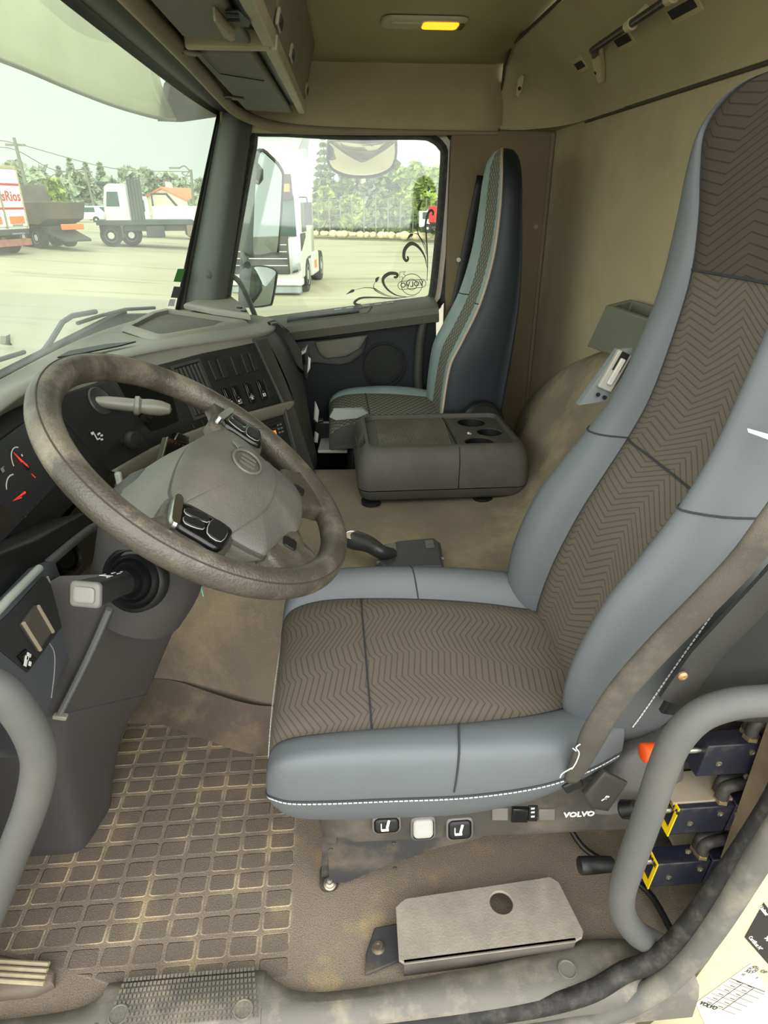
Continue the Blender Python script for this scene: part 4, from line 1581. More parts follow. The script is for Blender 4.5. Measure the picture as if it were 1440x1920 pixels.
# ------------------------------------------------------------------ seats
def seat_surface(stn, axis, yc, nu=5, nv=3, near_wo=1.0, near_ws=1.0, far_rise=0.0):
    """stn: rows (s, t, ws, wo, rise, low): s position along axis, t surface height/depth, half widths of cloth and shell.
    axis 'x': cushion (s = x, t = z up); axis 'z': backrest (s = z, t = x, forward is -x)"""
    rows_c, rows_s = [], []
    S4 = cr(np.array(stn, float), nu)
    for s, t, ws, wo, rise, low in S4:
        d = wo - ws
        cl = [(-ws, 0.004), (-ws * 0.8, -0.001), (-ws * 0.4, 0.0), (0, 0.0), (ws * 0.4, 0.0), (ws * 0.8, -0.001), (ws, 0.004)]
        sh = [(ws, 0.004), (ws + d * 0.18, -rise * 0.75), (ws + d * 0.5, -rise), (wo - d * 0.12, -rise * 0.15), (wo, low * 0.32), (wo - 0.004, low * 0.62), (wo - 0.018, low * 0.88), (wo - 0.05, low), (0.0, low), (-wo + 0.05, low), (-wo + 0.018, low * 0.88), (-wo + 0.004, low * 0.62), (-wo, low * 0.32), (-wo + d * 0.12, -rise * 0.15), (-ws - d * 0.5, -rise), (-ws - d * 0.18, -rise * 0.75), (-ws, 0.004)]
        if axis == 'x':
            rows_c.append([(s, yc + y, t - o) for y, o in cl])
            rows_s.append([(s, yc + y, t - o) for y, o in sh])
        else:
            rows_c.append([(t + o, yc + y, s) for y, o in cl])
            rows_s.append([(t + o, yc + y, s) for y, o in sh])
    def skew(rows):
        out = []
        for (s, t, ws, wo, rise, low), r in zip(S4, rows):
            q = []
            for p in r:
                y = p[1] - yc
                if y < 0:
                    a = -y
                    wn, on = ws * near_ws, max(ws * near_ws + 0.004, ws * near_ws + (wo - ws) * near_wo)
                    a = a / ws * wn if a <= ws else wn + (a - ws) / max(wo - ws, 1e-4) * (on - wn)
                    y = -a
                elif y > ws and far_rise and p[2] > t - 0.06:
                    f_ = min(1.0, (y - ws) / max(wo - ws, 1e-4))
                    p = (p[0], p[1], p[2] + far_rise * min(1.0, rise / 0.012) * math.sin(PI * f_ * 0.72))
                q.append((p[0], yc + y, p[2]))
            out.append(q)
        return out
    rows_c, rows_s = skew(rows_c), skew(rows_s)
    C_ = np.array([cr(np.array(r), nv + 1) for r in rows_c])
    S_ = np.array([cr(np.array(r), nv) for r in rows_s])
    return C_, S_


def cloth_uv(o, Agrid):
    """metres along the rows (U) and across (V)"""
    A = np.array(Agrid)
    nu, nv = A.shape[:2]
    mid = A[:, nv // 2]
    ll = np.concatenate([[0], np.cumsum(np.linalg.norm(np.diff(mid, axis=0), axis=1))])
    me = o.data
    org = np.array(origin_of(o))
    co = np.array([v.co for v in me.vertices]) + org
    flat = A.reshape(-1, 3)
    U = np.repeat(ll, nv)
    V = flat[:, 1]
    idx = [int(np.argmin(((flat - p) ** 2).sum(1))) for p in co]
    set_uv(o, U[idx], V[idx])


def seam(pts, name, parent, r=0.0016, mat=None):
    g = G()
    g.tube(pts, r, 6)
    return g.build(name, mat or m_seam, parent)


def dashes(pts, name, parent, r=0.0011):
    """row of sewing stitches along a line"""
    P = np.array(pts)
    seg = np.linalg.norm(np.diff(P, axis=0), axis=1)
    L = np.concatenate([[0], np.cumsum(seg)])
    n = int(L[-1] / 0.0075)
    g = G()
    f = lambda q: np.array([np.interp(q, L, P[:, k]) for k in range(3)])
    for k in range(n):
        g.tube([f(k * 0.0075), f(k * 0.0075 + 0.0055)], r, 5)
    return g.build(name, m_sew, parent)


YS = 0.90
seat = thing('driver_seat', 'brown cloth and grey leatherette air-sprung driver seat with tall backrest', 'seat', (0.15, YS, 0.0))
CUSH = [(-0.124, 0.358, 0.165, 0.185, 0.0, 0.012), (-0.123, 0.385, 0.168, 0.205, 0.002, 0.05), (-0.112, 0.425, 0.172, 0.222, 0.005, 0.105), (-0.085, 0.446, 0.176, 0.236, 0.008, 0.135), (-0.03, 0.456, 0.18, 0.243, 0.011, 0.148), (0.06, 0.457, 0.178, 0.246, 0.013, 0.150), (0.18, 0.452, 0.172, 0.246, 0.014, 0.148), (0.29, 0.446, 0.158, 0.240, 0.014, 0.128), (0.37, 0.442, 0.138, 0.225, 0.012, 0.10), (0.43, 0.440, 0.13, 0.20, 0.008, 0.09)]
Cc, Sc = seat_surface(CUSH, 'x', YS, far_rise=0.034)
g = G()
g.grid(Cc)
cush = g.build('cushion_cloth', m_cloth, seat, angle=180)
cloth_uv(cush, Cc)
g = G()
g.grid(Sc, cap0=True)
cshell = g.build('cushion_leatherette', m_leather, seat, angle=80)
nv = Sc.shape[1]
seam([p + np.array([0, 0, 0.0005]) for p in Cc[:, 0]], 'cushion_seam', seat)
seam([p + np.array([0, 0, 0.0005]) for p in Cc[:, -1]], 'cushion_seam', seat)
ic = int(np.argmin(abs(Cc[:, 0, 0] - 0.047) + (Cc[:, 12, 2] < 0.44)))
seam([p + np.array([0, 0, 0.0008]) for p in Cc[ic]], 'cloth_cross_seam', seat)
for xs, side in ((0.165, -1), (0.155, 1)):
    k = int(np.argmin(abs(Sc[:, 0, 0] - xs)))
    row = Sc[k]
    sel = [i for i in range(nv) if side * (row[i][1] - YS) > 0.15 and row[i][2] > 0.375]
    pts = [row[i] + np.array([0.02 * (j / len(sel)) * (1 if side < 0 else -1), side * 0.0006, 0.0008]) for j, i in enumerate(sel)]
    seam(pts, 'bolster_seam', seat)
# stitched lower seam round the near side and front of the cushion, darker side panel under it
jst = None
row = Sc[20]
cand = [i for i in range(nv) if row[i][1] < YS - 0.2]
jst = min(cand, key=lambda i: abs(row[i][2] - 0.385))
line = []
for k in range(1, len(Sc)):
    f = k / len(Sc)
    line.append(Sc[k, jst] + np.array([0, -0.0012, 0.0]))
dashes(line, 'stitching', seat)
seam([p + np.array([0, 0.0, 0.0045]) for p in line], 'stitch_fold', seat, 0.0022)
jst2 = None
cand = [i for i in range(nv) if row[i][1] > YS + 0.2]
jst2 = min(cand, key=lambda i: abs(row[i][2] - 0.385))
front = [Sc[1, j] + np.array([-0.001, 0, 0]) for j in (list(range(jst, nv)) )]
front2 = cr(np.array([(-0.122, YS - 0.19, 0.372), (-0.128, YS - 0.1, 0.362), (-0.13, YS, 0.36), (-0.128, YS + 0.1, 0.362), (-0.122, YS + 0.19, 0.372)]), 6)
dashes(front2, 'stitching', seat)

BACK = [(0.40, 0.385, 0.128, 0.21, 0.01, 0.12), (0.46, 0.388, 0.130, 0.24, 0.045, 0.13), (0.55, 0.408, 0.130, 0.256, 0.062, 0.14), (0.65, 0.443, 0.130, 0.262, 0.066, 0.14), (0.72, 0.475, 0.130, 0.258, 0.06, 0.135), (0.80, 0.512, 0.129, 0.236, 0.05, 0.13), (0.88, 0.538, 0.124, 0.216, 0.04, 0.12), (1.0, 0.556, 0.118, 0.200, 0.026, 0.115), (1.08, 0.563, 0.118, 0.198, 0.018, 0.11), (1.16, 0.566, 0.136, 0.196, 0.012, 0.105), (1.22, 0.567, 0.158, 0.192, 0.009, 0.10), (1.27, 0.570, 0.172, 0.184, 0.004, 0.09), (1.305, 0.577, 0.150, 0.158, 0.002, 0.07), (1.326, 0.588, 0.11, 0.118, 0.001, 0.045), (1.334, 0.602, 0.06, 0.068, 0.0, 0.02)]
Cb, Sb = seat_surface(BACK, 'z', YS, near_wo=0.62)
zsplit = 1.075
isp = int(np.argmin(abs(Cb[:, 12, 2] - zsplit)))
isp2 = int(np.argmin(abs(Cb[:, 12, 2] - 0.80)))
# the cloth: lower panel, upper (headrest) panel with a slanting seam between
nvc = Cb.shape[1]
g = G()
g.grid(Cb[:isp2 + 1])
lo_ = g.build('backrest_cloth', m_cloth2, seat, angle=180)
cloth_uv(lo_, Cb)
g = G()
g.grid(Cb[isp2:isp + 1])
mid_ = g.build('shoulder_cloth', m_cloth2, seat, angle=180)
cloth_uv(mid_, Cb)
g = G()
g.grid(Cb[isp:], cap1=True)
up_ = g.build('headrest_cloth', M('headrest_cloth_worn', (108, 98, 90), rough=0.95, var=0.12, vs=8, bump=0.5, bs=500), seat, angle=180)
up_.data.materials.clear()
up_.data.materials.append(make_weave('headrest_zigzag_cloth', (84, 76, 70), (48, 44, 42), 0.0135, zig=0.05, amp=0.32, line=0.10))
cloth_uv(up_, Cb)
g = G()
g.grid(Sb, cap0=True, cap1=True)
bshell = g.build('backrest_leatherette', m_leather, seat, angle=80)
for j in (0, -1):
    seam([p + np.array([-0.0006, 0, 0]) for p in Cb[:, j]], 'backrest_seam', seat)
for k in (isp, isp2):
    seam([p + np.array([-0.001, 0, 0]) for p in Cb[k]], 'cloth_cross_seam', seat, 0.0022)
for side in (-1, 1):
    k = isp2
    row = Sb[k]
    sel = [i for i in range(Sb.shape[1]) if side * (row[i][1] - YS) > 0.12 and row[i][0] < row[0][0] + 0.06]
    seam([row[i] + np.array([-0.001, side * 0.0005, 0]) for i in sel], 'bolster_seam', seat, 0.0018)
    # white stitched line down the outer face of the backrest
j = min([i for i in range(Sb.shape[1]) if Sb[20, i, 1] < YS - 0.2], key=lambda i: abs(Sb[20, i, 0] - (Sb[20, 0, 0] + 0.06)))
dashes([Sb[k, j] + np.array([0, -0.0015, 0]) for k in range(4, len(Sb) - 18)], 'stitching', seat)
# near side: moulded base trim with switches, mechanism and bolted floor bracket
g = G()
side = [(-0.055, 0.312), (0.40, 0.330), (0.47, 0.30), (0.53, 0.225), (0.52, 0.195), (0.20, 0.205), (0.0, 0.215), (-0.045, 0.24)]
g.plate([(x, 0.735, z) for x, z in side], (0, -0.022, 0), 0.008)
base = g.build('base_trim', M('seat_base_plastic', (62, 59, 56), rough=0.55, var=0.08, dirt=0.4, dcol=(130, 120, 104), ds=9), seat, angle=50)
g = G()
g.box((0.0, 0.93, 0.0), (0.40, 1.08, 0.33))
g.build('seat_mechanism', M('bellows_black', (40, 38, 36), rough=0.8), seat, bevel=0.01)
g = G()
pts = [at(u, v, Y=0.775) for u, v in ((612, 1540), (930, 1535), (905, 1570), (820, 1590), (720, 1625), (648, 1655), (618, 1655))]
g.plate(pts, (0, 0.02, 0), 0.003)
g.build('base_plate', m_blkmet, seat, angle=40)
g = G()
_t0, _t1 = at(618, 1538, Y=0.77), at(616, 1640, Y=0.785)
_ax = (_t1 - _t0) / np.linalg.norm(_t1 - _t0)
g.obox((_t0 + _t1) / 2, _ax, (1, 0, 0), np.cross(_ax, (1, 0, 0)), np.linalg.norm(_t1 - _t0), 0.026, 0.006)
fb_ = at(617, 1648, Z=0.006)
g.plate(rrect((fb_[0], fb_[1] + 0.004, 0.003), (1, 0, 0), (0, 1, 0), 0.036, 0.056, 0.015), (0, 0, 0.007), 0.002)
foot = g.build('floor_bracket', m_blkmet, seat, angle=40)
c = at(618, 1646, Z=0.03)
g = G()
g.lathe((c[0], c[1], 0.012), (0, -0.35, 1), [(0.012, 0), (0.012, 0.003), (0.009, 0.004), (0.009, 0.010), (0.005, 0.012), (0.005, 0.022), (0.0, 0.023)], 18)
g.build('bracket_bolt', m_steel, foot)
for u, v in ((620, 1592), (697, 1577), (738, 1580), (740, 1627)):
    g = G()
    c = at(u, v, Y=0.762)
    g.lathe(c, (0, -1, 0), [(0.004, 0), (0.004, 0.003), (0.0, 0.0035)], 10)
    g.build('rivet', m_blkmet, seat)
# switches hanging from the cushion front edge: two black paddles with symbols, a grey one between
def paddle(u, v, w_, h_, mat, icon):
    c = at(u, v, Y=0.716)
    bb = np.array([0, 0.28, 0.96])
    aa = np.array([1, 0, 0])
    nn = np.cross(aa, bb)
    g = G()
    g.plate(rrect(c, aa, bb, w_, h_, 0.008), nn * -0.0 + np.array([0, -0.012, 0.004]), 0.004)
    o = g.build('seat_switch', mat, seat, angle=60)
    g = G()
    g.grid([rrect(c + np.array([0, 0.001, 0]), aa, bb, w_ + 0.006, h_ + 0.006, 0.010), rrect(c + np.array([0, -0.008, 0.003]), aa, bb, w_ + 0.007, h_ + 0.007, 0.010), rrect(c + np.array([0, -0.010, 0.003]), aa, bb, w_ + 0.001, h_ + 0.001, 0.008)], closed_v=True)
    g.build('switch_rim', M('switch_rim_plastic', (92, 90, 88), rough=0.4), o)
    if icon:
        g = G()
        p = c + np.array([0, -0.0135, 0.0045])
        g.obox(p + aa * 0.002 + bb * 0.004, aa * 0.25 + bb, aa - bb * 0.25, nn, 0.014, 0.004, 0.0012)
        g.obox(p - aa * 0.003 - bb * 0.006, aa, bb, nn, 0.012, 0.004, 0.0012)
        g.obox(p - aa * 0.009, bb, aa, nn, 0.012, 0.0016, 0.0012)
        g.build('switch_symbol', m_white, o, smooth=False)


paddle(724, 1540, 0.040, 0.026, m_black, True)
paddle(792, 1547, 0.034, 0.036, M('grey_switch_plastic', (158, 156, 150), rough=0.5, var=0.08), False)
paddle(860, 1548, 0.038, 0.034, m_black, True)
for u0, v0, u1, v1, mt, nm in ((922, 1514, 952, 1536, 'blank_plate_plastic', 'blank_plate'), (1010, 1516, 1040, 1536, 'blank_plate_plastic', 'blank_plate')):
    g = G()
    p = [at(u, v, Y=0.7125) for u, v in ((u0, v0), (u1, v0), (u1, v1), (u0, v1))]
    g.plate(p, (0, -0.003, 0), 0.002)
    g.build(nm, M(mt, (104, 100, 96), rough=0.5), base)
g = G()
g.plate([at(u, v, Y=0.7125) for u, v in ((960, 1512), (990, 1512), (988, 1538), (958, 1538))], (0, -0.006, 0), 0.003)
g.build('heater_switch', m_gloss, base)
g = G()
g.plate([at(u, v, Y=0.7125) for u, v in ((991, 1510), (1008, 1510), (1007, 1538), (990, 1538))], (0, -0.003, 0), 0.002)
hs = g.build('heater_symbol_plate', m_black, base)
g = G()
for v in (1516, 1523, 1531):
    g.obox(at(999, v, Y=0.709), (1, 0, 0), (0, 0, 1), (0, 1, 0), 0.006, 0.003, 0.001)
g.build('heater_symbol', m_white, hs, smooth=False)
text('maker_lettering', 'VOLVO', at(1086, 1527, Y=0.7115), (1, 0, -0.02), (0, 0, 1), 0.016, m_white, base, 0.0006, bold=0.0006)
# recliner cover, adjuster knob and lever at the rear corner
g = G()
pts = [at(u, v, Y=0.74) for u, v in ((1100, 1505), (1118, 1445), (1150, 1405), (1200, 1375), (1262, 1362), (1266, 1440), (1215, 1472), (1160, 1500))]
g.plate(cr(np.array(pts), 2, True), (0, -0.035, 0.006), 0.014)
g.build('recliner_cover', M('recliner_plastic', (98, 96, 94), rough=0.55, bump=0.2, bs=700), seat, angle=60)
g = G()
p = [at(u, v, Y=0.68) for u, v in ((1090, 1483), (1128, 1440), (1172, 1462), (1135, 1516), (1105, 1512))]
g.plate(p, (0, -0.012, 0.006), 0.005)
lv = g.build('recliner_lever', M('recliner_lever_plastic', (58, 55, 52), rough=0.5), seat)
g = G()
c = at(1135, 1497, Y=0.668)
g.obox(c, (0.8, 0, 0.6), (-0.6, 0, 0.8), (0, 1, 0), 0.014, 0.002, 0.001)
g.obox(c + np.array([0.001, 0, 0.002]), (0.3, 0, 0.9), (-0.9, 0, 0.3), (0, 1, 0), 0.008, 0.004, 0.001)
g.build('lever_symbol', m_white, lv, smooth=False)
g = G()
a0, a1 = at(1165, 1518, Y=0.67), at(1192, 1515, Y=0.66)
g.tube([a0, a1], 0.013, 14)
g.build('adjuster_knob', m_black, seat, bevel=0.002)
# dark hard shell and belt guide on the door side of the backrest
g = G()
pts = [at(u, v, Y=0.655) for u, v in ((1235, 1330), (1290, 1235), (1360, 1150), (1480, 1010), (1480, 1350), (1300, 1340))]
g.plate(pts, (0, -0.012, 0), 0.006)
g.build('side_shield', M('side_shield_plastic', (32, 32, 32), rough=0.6, var=0.15, vs=10, dirt=0.4, dcol=(70, 65, 58), ds=7), seat)
g = G()
P = [at(u, v, Y=0.645) for u, v in ((1262, 1312), (1320, 1230), (1480, 1060))]
g.tube(P, 0.024, 10, r2=0.010, up=(0, 1, 0))
g.build('shield_rail', M('shield_rail_plastic', (44, 43, 41), rough=0.6, var=0.15, vs=12), seat)
g = G()
c = at(1279, 1266, Y=0.632)
g.lathe(c, (0, -1, 0), [(0.0065, 0), (0.0065, 0.003), (0.003, 0.005), (0.0, 0.0045)], 12)
g.build('shield_screw', M('brass_screw', (190, 140, 100), rough=0.4, metal=0.6), seat)
# inner side: shoulder adjuster housing on the far bolster with the belt-height buttons
g = G()
fr = [at(u, v, Y=1.10) for u, v in ((1085, 760), (1160, 655), (1187, 652), (1178, 690), (1135, 752))]
g.plate(fr, (0.0, 0.02, 0.0), 0.006)
g.build('shoulder_adjuster', M('adjuster_grey', (110, 116, 116), rough=0.6), seat)
ax1, ax2 = at(1132, 730, Y=1.095), at(1172, 660, Y=1.095)
dd = (ax2 - ax1) / np.linalg.norm(ax2 - ax1)
ee = np.cross(dd, (0, 1, 0))
g = G()
g.obox((ax1 + ax2) / 2, dd, ee, (0, 1, 0), np.linalg.norm(ax2 - ax1), 0.028, 0.010)
adj = g.build('adjuster_frame', M('adjuster_frame_plastic', (150, 146, 138), rough=0.5), seat, bevel=0.002)
g = G()
g.obox((ax1 * 0.25 + ax2 * 0.75) + np.array([0, -0.0052, 0]), dd, ee, (0, 1, 0), 0.035, 0.016, 0.002)
g.build('adjuster_slot', m_black, adj, smooth=False)
g = G()
g.obox((ax1 * 0.5 + ax2 * 0.5) + np.array([0, -0.008, 0]), dd, ee, (0, 1, 0), 0.05, 0.010, 0.006)
g.build('adjuster_button', M('adjuster_button_plastic', (170, 166, 156), rough=0.5), adj, bevel=0.002)
for k in (-1, 1):
    g = G()
    g.lathe(ax1 - dd * 0.012 + ee * 0.007 * k + np.array([0, -0.004, 0]), (0, -1, 0), [(0.004, 0), (0.004, 0.002), (0.0, 0.002)], 10)
    g.build('adjuster_hole', m_black, adj)

# ------------------------------------------------------------------ passenger seat
YP = 2.30
pseat = thing('passenger_seat', 'teal-grey leatherette passenger seat with dotted cloth, beyond the storage box', 'seat', (0.25, YP, 0.0))
CUSHP = [(-0.022, 0.43, 0.175, 0.19, 0.0, 0.012), (-0.022, 0.445, 0.178, 0.21, 0.002, 0.03), (-0.012, 0.468, 0.18, 0.23, 0.004, 0.05), (0.02, 0.488, 0.182, 0.245, 0.008, 0.065), (0.08, 0.498, 0.18, 0.252, 0.012, 0.075), (0.2, 0.498, 0.175, 0.255, 0.018, 0.08), (0.32, 0.49, 0.165, 0.25, 0.018, 0.08), (0.42, 0.48, 0.15, 0.23, 0.01, 0.11)]
Cp, Sp = seat_surface(CUSHP, 'x', YP, near_wo=0.15, near_ws=1.32)
g = G()
g.grid(Cp)
pc = g.build('cushion_cloth', m_hex, pseat, angle=180)
cloth_uv(pc, Cp)
g = G()
g.grid(Sp, cap0=True)
hp2 = Sp.shape[1] // 2
g.v, g.f = [], []
g.grid(Sp[:, :hp2 + 1])
g.build('cushion_leatherette', m_teal, pseat, angle=80)
g = G()
g.grid(Sp[:, hp2:])
g.build('cushion_side', M('cushion_side_cloth', (60, 60, 57), rough=0.9, bump=0.4, bs=300), pseat, angle=80)
ic = int(np.argmin(abs(Cp[:, 12, 0] - 0.13)))
seam([p + np.array([0, 0, 0.001]) for p in Cp[ic]], 'cloth_cross_seam', pseat)
BACKP = [(0.46, 0.378, 0.085, 0.20, 0.01, 0.20), (0.54, 0.385, 0.085, 0.212, 0.018, 0.20), (0.68, 0.405, 0.08, 0.218, 0.022, 0.195), (0.76, 0.442, 0.076, 0.220, 0.024, 0.165), (0.88, 0.495, 0.073, 0.208, 0.021, 0.12), (1.02, 0.528, 0.074, 0.187, 0.018, 0.085), (1.15, 0.538, 0.074, 0.165, 0.013, 0.065), (1.24, 0.54, 0.066, 0.146, 0.010, 0.06), (1.295, 0.543, 0.048, 0.118, 0.006, 0.055), (1.325, 0.552, 0.024, 0.075, 0.003, 0.04), (1.333, 0.562, 0.008, 0.03, 0.0, 0.02)]
Cq, Sq = seat_surface(BACKP, 'z', YP, near_wo=0.5, near_ws=1.72)
g = G()
g.grid(Cq)
pb = g.build('backrest_cloth', m_hex, pseat, angle=180)
cloth_uv(pb, Cq)
nvq = Sq.shape[1]
# front bolsters in light teal, the rest of the shell in navy
jn = 4 * 3
g = G()
g.grid(Sq[:, :jn + 1])
g.build('bolster', m_teal, pseat, angle=80)
g = G()
jm = 8
g.grid(Sq[:, nvq - 1 - jm:])
g.build('bolster', m_teal, pseat, angle=80)
g = G()
g.grid(Sq[:, jn:nvq - jm], cap0=False, cap1=False)
g.build('backrest_shell', m_navy, pseat, angle=80)
for j in (jn, nvq - 1 - jm):
    g = G()
    g.tube([p for p in Sq[:, j]], 0.0042, 8)
    g.build('piping', m_pipe, pseat)
for j in (0, -1):
    seam([p + np.array([-0.0008, 0, 0]) for p in Cq[:, j]], 'backrest_seam', pseat, 0.0015)
kb_ = int(np.argmin(abs(Sq[:, 0, 2] - 0.885)))
for rg in (range(0, jn + 1), range(nvq - 1 - jm, nvq)):
    seam([Sq[kb_, j] + np.array([-0.0015, 0, 0]) for j in rg], 'bolster_seam', pseat, 0.0018)
g = G()
g.box((0.04, 2.12, 0.0), (0.44, 2.51, 0.40))
g.build('seat_base', m_black, pseat, bevel=0.02)
g = G()
c = np.array([0.50, 2.05, 0.50])
g.lathe(c, (0, -1, 0), [(0.075, -0.02), (0.075, 0.01), (0.065, 0.02), (0.0, 0.022)], 28)
g.build('recliner_cover', m_black, pseat)
g = G()     # pale patch that paints the highlight on the cushion's front corner
P = [Sp[k, 12] + np.array([0, 0, 0]) for k in range(3, 14)]
c0 = at(660, 775, Z=0.46)
g.plate([at(u, v, Y=2.06) for u, v in ((618, 782), (625, 770), (680, 768), (690, 775), (670, 784), (630, 788))], (0, 0.02, 0.004), 0.004)
g.build('cushion_highlight', M('edge_highlight_pale', (146, 152, 148), rough=0.35), pseat)
# ------------------------------------------------------------------ helpers for holes
def cut(o, cutter):
    md = o.modifiers.new('hole', 'BOOLEAN')
    md.operation = 'DIFFERENCE'
    md.solver = 'EXACT'
    md.object = cutter
    dg = bpy.context.evaluated_depsgraph_get()
    me = bpy.data.meshes.new_from_object(o.evaluated_get(dg))
    o.modifiers.clear()
    o.data = me
    bpy.data.objects.remove(cutter)
    me.set_sharp_from_angle(angle=R(40))
    return o


# ------------------------------------------------------------------ storage console on the engine cover
BX0, BX1, BY0, BY1 = 0.058, 0.572, 1.69, 2.06
bc_ = np.array([(BX0 + BX1) / 2, (BY0 + BY1) / 2, 0.0])
box = thing('storage_console', 'dark grey plastic storage box with cup holders on the engine hump', 'storage box', (bc_[0], bc_[1], 0.368))


def brr(z, ins, r=0.04, dx=0.0):
    return rrect(bc_ + np.array([dx, 0, z]), (1, 0, 0), (0, 1, 0), BX1 - BX0 - 2 * ins, BY1 - BY0 - 2 * ins, max(r - ins * 0.3, 0.01), 5)


g = G()
g.grid([brr(z, i) for z, i in ((0.378, 0.03), (0.381, 0.016), (0.39, 0.008), (0.4155, 0.002))], closed_v=True, cap0=True)
g.build('console_base', m_box, box, angle=60)
g = G()
g.grid([brr(z, i) for z, i in ((0.417, 0.004), (0.4185, 0.001), (0.45, 0.0), (0.50, 0.006), (0.525, 0.014), (0.540, 0.024), (0.5445, 0.030), (0.5445, 0.038), (0.541, 0.040), (0.530, 0.041))], closed_v=True, cap0=True, cap1=True)
body = g.build('console_body', m_box, box, angle=50)
wells = []
c = np.array([0.075, BY0 + 0.11, 0.545])
g = G()
g.box((c[0] - 0.03, c[1] - 0.04, 0.505), (c[0] + 0.012, c[1] + 0.05, 0.56))
cut(body, g.build('cutter', m_box))
for (u, v, rr_) in ((884, 792, 0.046), (918, 810, 0.040), (900, 829, 0.046)):
    p = at(u, v, Z=0.53)
    g = G()
    g.lathe((p[0], p[1], 0.45), (0, 0, 1), [(rr_, 0), (rr_, 0.11)], 32)
    cut(body, g.build('cutter', m_box))
    g = G()
    g.lathe((p[0], p[1], 0.452), (0, 0, 1), [(rr_ * 0.9, 0), (rr_ * 0.9, 0.002), (rr_ * 0.93, 0.006), (rr_ * 0.975, 0.074), (rr_ * 0.998, 0.075), (rr_ * 0.998, 0.0)], 32)
    wells.append(g)
for g in wells:
    g.build('dark_well_liner', m_black, box)  # black liners added so the wells read as dark
g = G()
p0, p1, p2, p3 = [at(u, v, Z=0.532) for u, v in ((703, 781), (828, 778), (846, 835), (714, 837))]
n_r = 46
for k in range(n_r):
    f = k / (n_r - 1)
    a_, b_ = p0 + (p1 - p0) * f, p3 + (p2 - p3) * f
    a_[2] = b_[2] = 0.5315
    g.tube([a_, b_], 0.0014, 6)
g.build('ribbed_mat', M('console_mat', (118, 113, 102), rough=0.7, var=0.15, vs=6, dirt=0.7, dcol=(160, 150, 128), ds=6), box)
g = G()
g.obox((p1 + p2) / 2 + np.array([0.008, 0, 0.0]), (0, 1, 0), (1, 0, 0), (0, 0, 1), 0.3, 0.004, 0.003)
g.build('lid_joint', m_black, box, smooth=False)
g = G()
x = at(862, 870, Y=BY0)[0]
g.tube([(x, BY0 - 0.0005, 0.418), (x, BY0 - 0.0003, 0.45), (x + 0.001, BY0 + 0.0035, 0.50), (x + 0.001, BY0 + 0.012, 0.525), (x + 0.001, BY0 + 0.023, 0.541)], 0.0014, 6)
g.build('body_joint', m_black, box)
g = G()
g.obox((0.062, c[1] + 0.005, 0.53), (0, 1, 0), (0, 0, 1), (1, 0, 0), 0.05, 0.022, 0.006)
g.build('lid_latch', m_dash2, box, bevel=0.002)
for u, v in ((640, 932), (905, 936)):
    p = at(u, v, Z=0.365)
    g = G()
    g.lathe((max(p[0], 0.10), BY0 + 0.035, 0.365), (0, 0, 1), [(0.03, 0), (0.03, 0.012), (0.0, 0.013)], 20)
    g.build('console_foot', m_black, box)
g = G()
a_, b_ = at(878, 812, Z=0.535), at(908, 828, Z=0.49)
g.tube([a_, b_], 0.0035, 8)
tag(g.build('paper_stick', M('white_paper', (225, 220, 205), rough=0.8)), 'thin white paper stick left in the middle cup holder', 'stick')

# ------------------------------------------------------------------ gear selector
gear = thing('gear_selector', 'black gear selector with short lever lying between hump and driver seat', 'gear selector', (0.17, 1.36, 0.355))
g = G()
q = [at(u, v, Z=0.40) for u, v in ((705, 1052), (722, 1022), (745, 1014), (815, 1008), (826, 1016), (830, 1050), (832, 1062), (720, 1064))]
ctr = np.mean(q, axis=0)
g.grid([[np.array([p[0], p[1], 0.345]) + (p - ctr) * 0.08 for p in q], [np.array([p[0], p[1], 0.375]) + (p - ctr) * 0.06 for p in q], [p + np.array([0, 0, -0.006]) for p in q], [ctr + (p - ctr) * 0.93 + np.array([0, 0, 0.002]) for p in q]], closed_v=True, cap1=True)
g.build('selector_housing', M('selector_plastic', (66, 66, 68), rough=0.4, bump=0.1, bs=600), gear, angle=30, bevel=0.003)
g = G()
a_, b_ = at(706, 1054, Z=0.395), at(832, 1046, Z=0.395)
g.tube([a_ + np.array([0, -0.008, 0.002]), at(740, 1042, Z=0.398) + np.array([0, -0.008, 0]), b_ + np.array([0, -0.004, 0])], 0.004, 8)
g.build('housing_lip', M('selector_lip', (120, 120, 120), rough=0.3), gear)
g = G()
hp = [at(u, v, Z=z) for u, v, z in ((735, 1040, 0.40), (715, 1035, 0.418), (690, 1020, 0.43), (660, 1012, 0.432), (635, 1008, 0.425))]
g.tube(cr(np.array(hp), 5), list(np.interp(np.linspace(0, 1, 21), [0, 0.3, 0.7, 1], [0.016, 0.018, 0.024, 0.017])), 16)
g.build('selector_lever', M('selector_lever_plastic', (52, 52, 52), rough=0.35), gear)
g = G()
p = at(660, 1022, Z=0.44)
nn = (CP - p) / np.linalg.norm(CP - p) * 0.5 + np.array([0, 0, 0.6])
nn /= np.linalg.norm(nn)
aa = np.cross(nn, (0, 0, 1)); aa /= np.linalg.norm(aa)
bb = np.cross(nn, aa)
p = np.array(hp[3]) + nn * 0.019
g.plate([p + aa * 0.016 * math.cos(t) + bb * 0.010 * math.sin(t) for t in np.linspace(0, 2 * PI, 25)[:-1]], nn * 0.004, 0.002)
lb = g.build('lever_button', M('lever_button_plastic', (176, 160, 140), rough=0.4), gear)
g = G()
g.tube([p + nn * 0.002 + aa * 0.017 * math.cos(t) + bb * 0.011 * math.sin(t) for t in np.linspace(0, 2 * PI, 25)[:-1]], 0.0014, 6, closed=True)
g.build('button_ring', m_chrome, lb)
g = G()
q = [at(u, v, Z=0.403) for u, v in ((722, 1022), (742, 1020), (744, 1034), (724, 1036))]
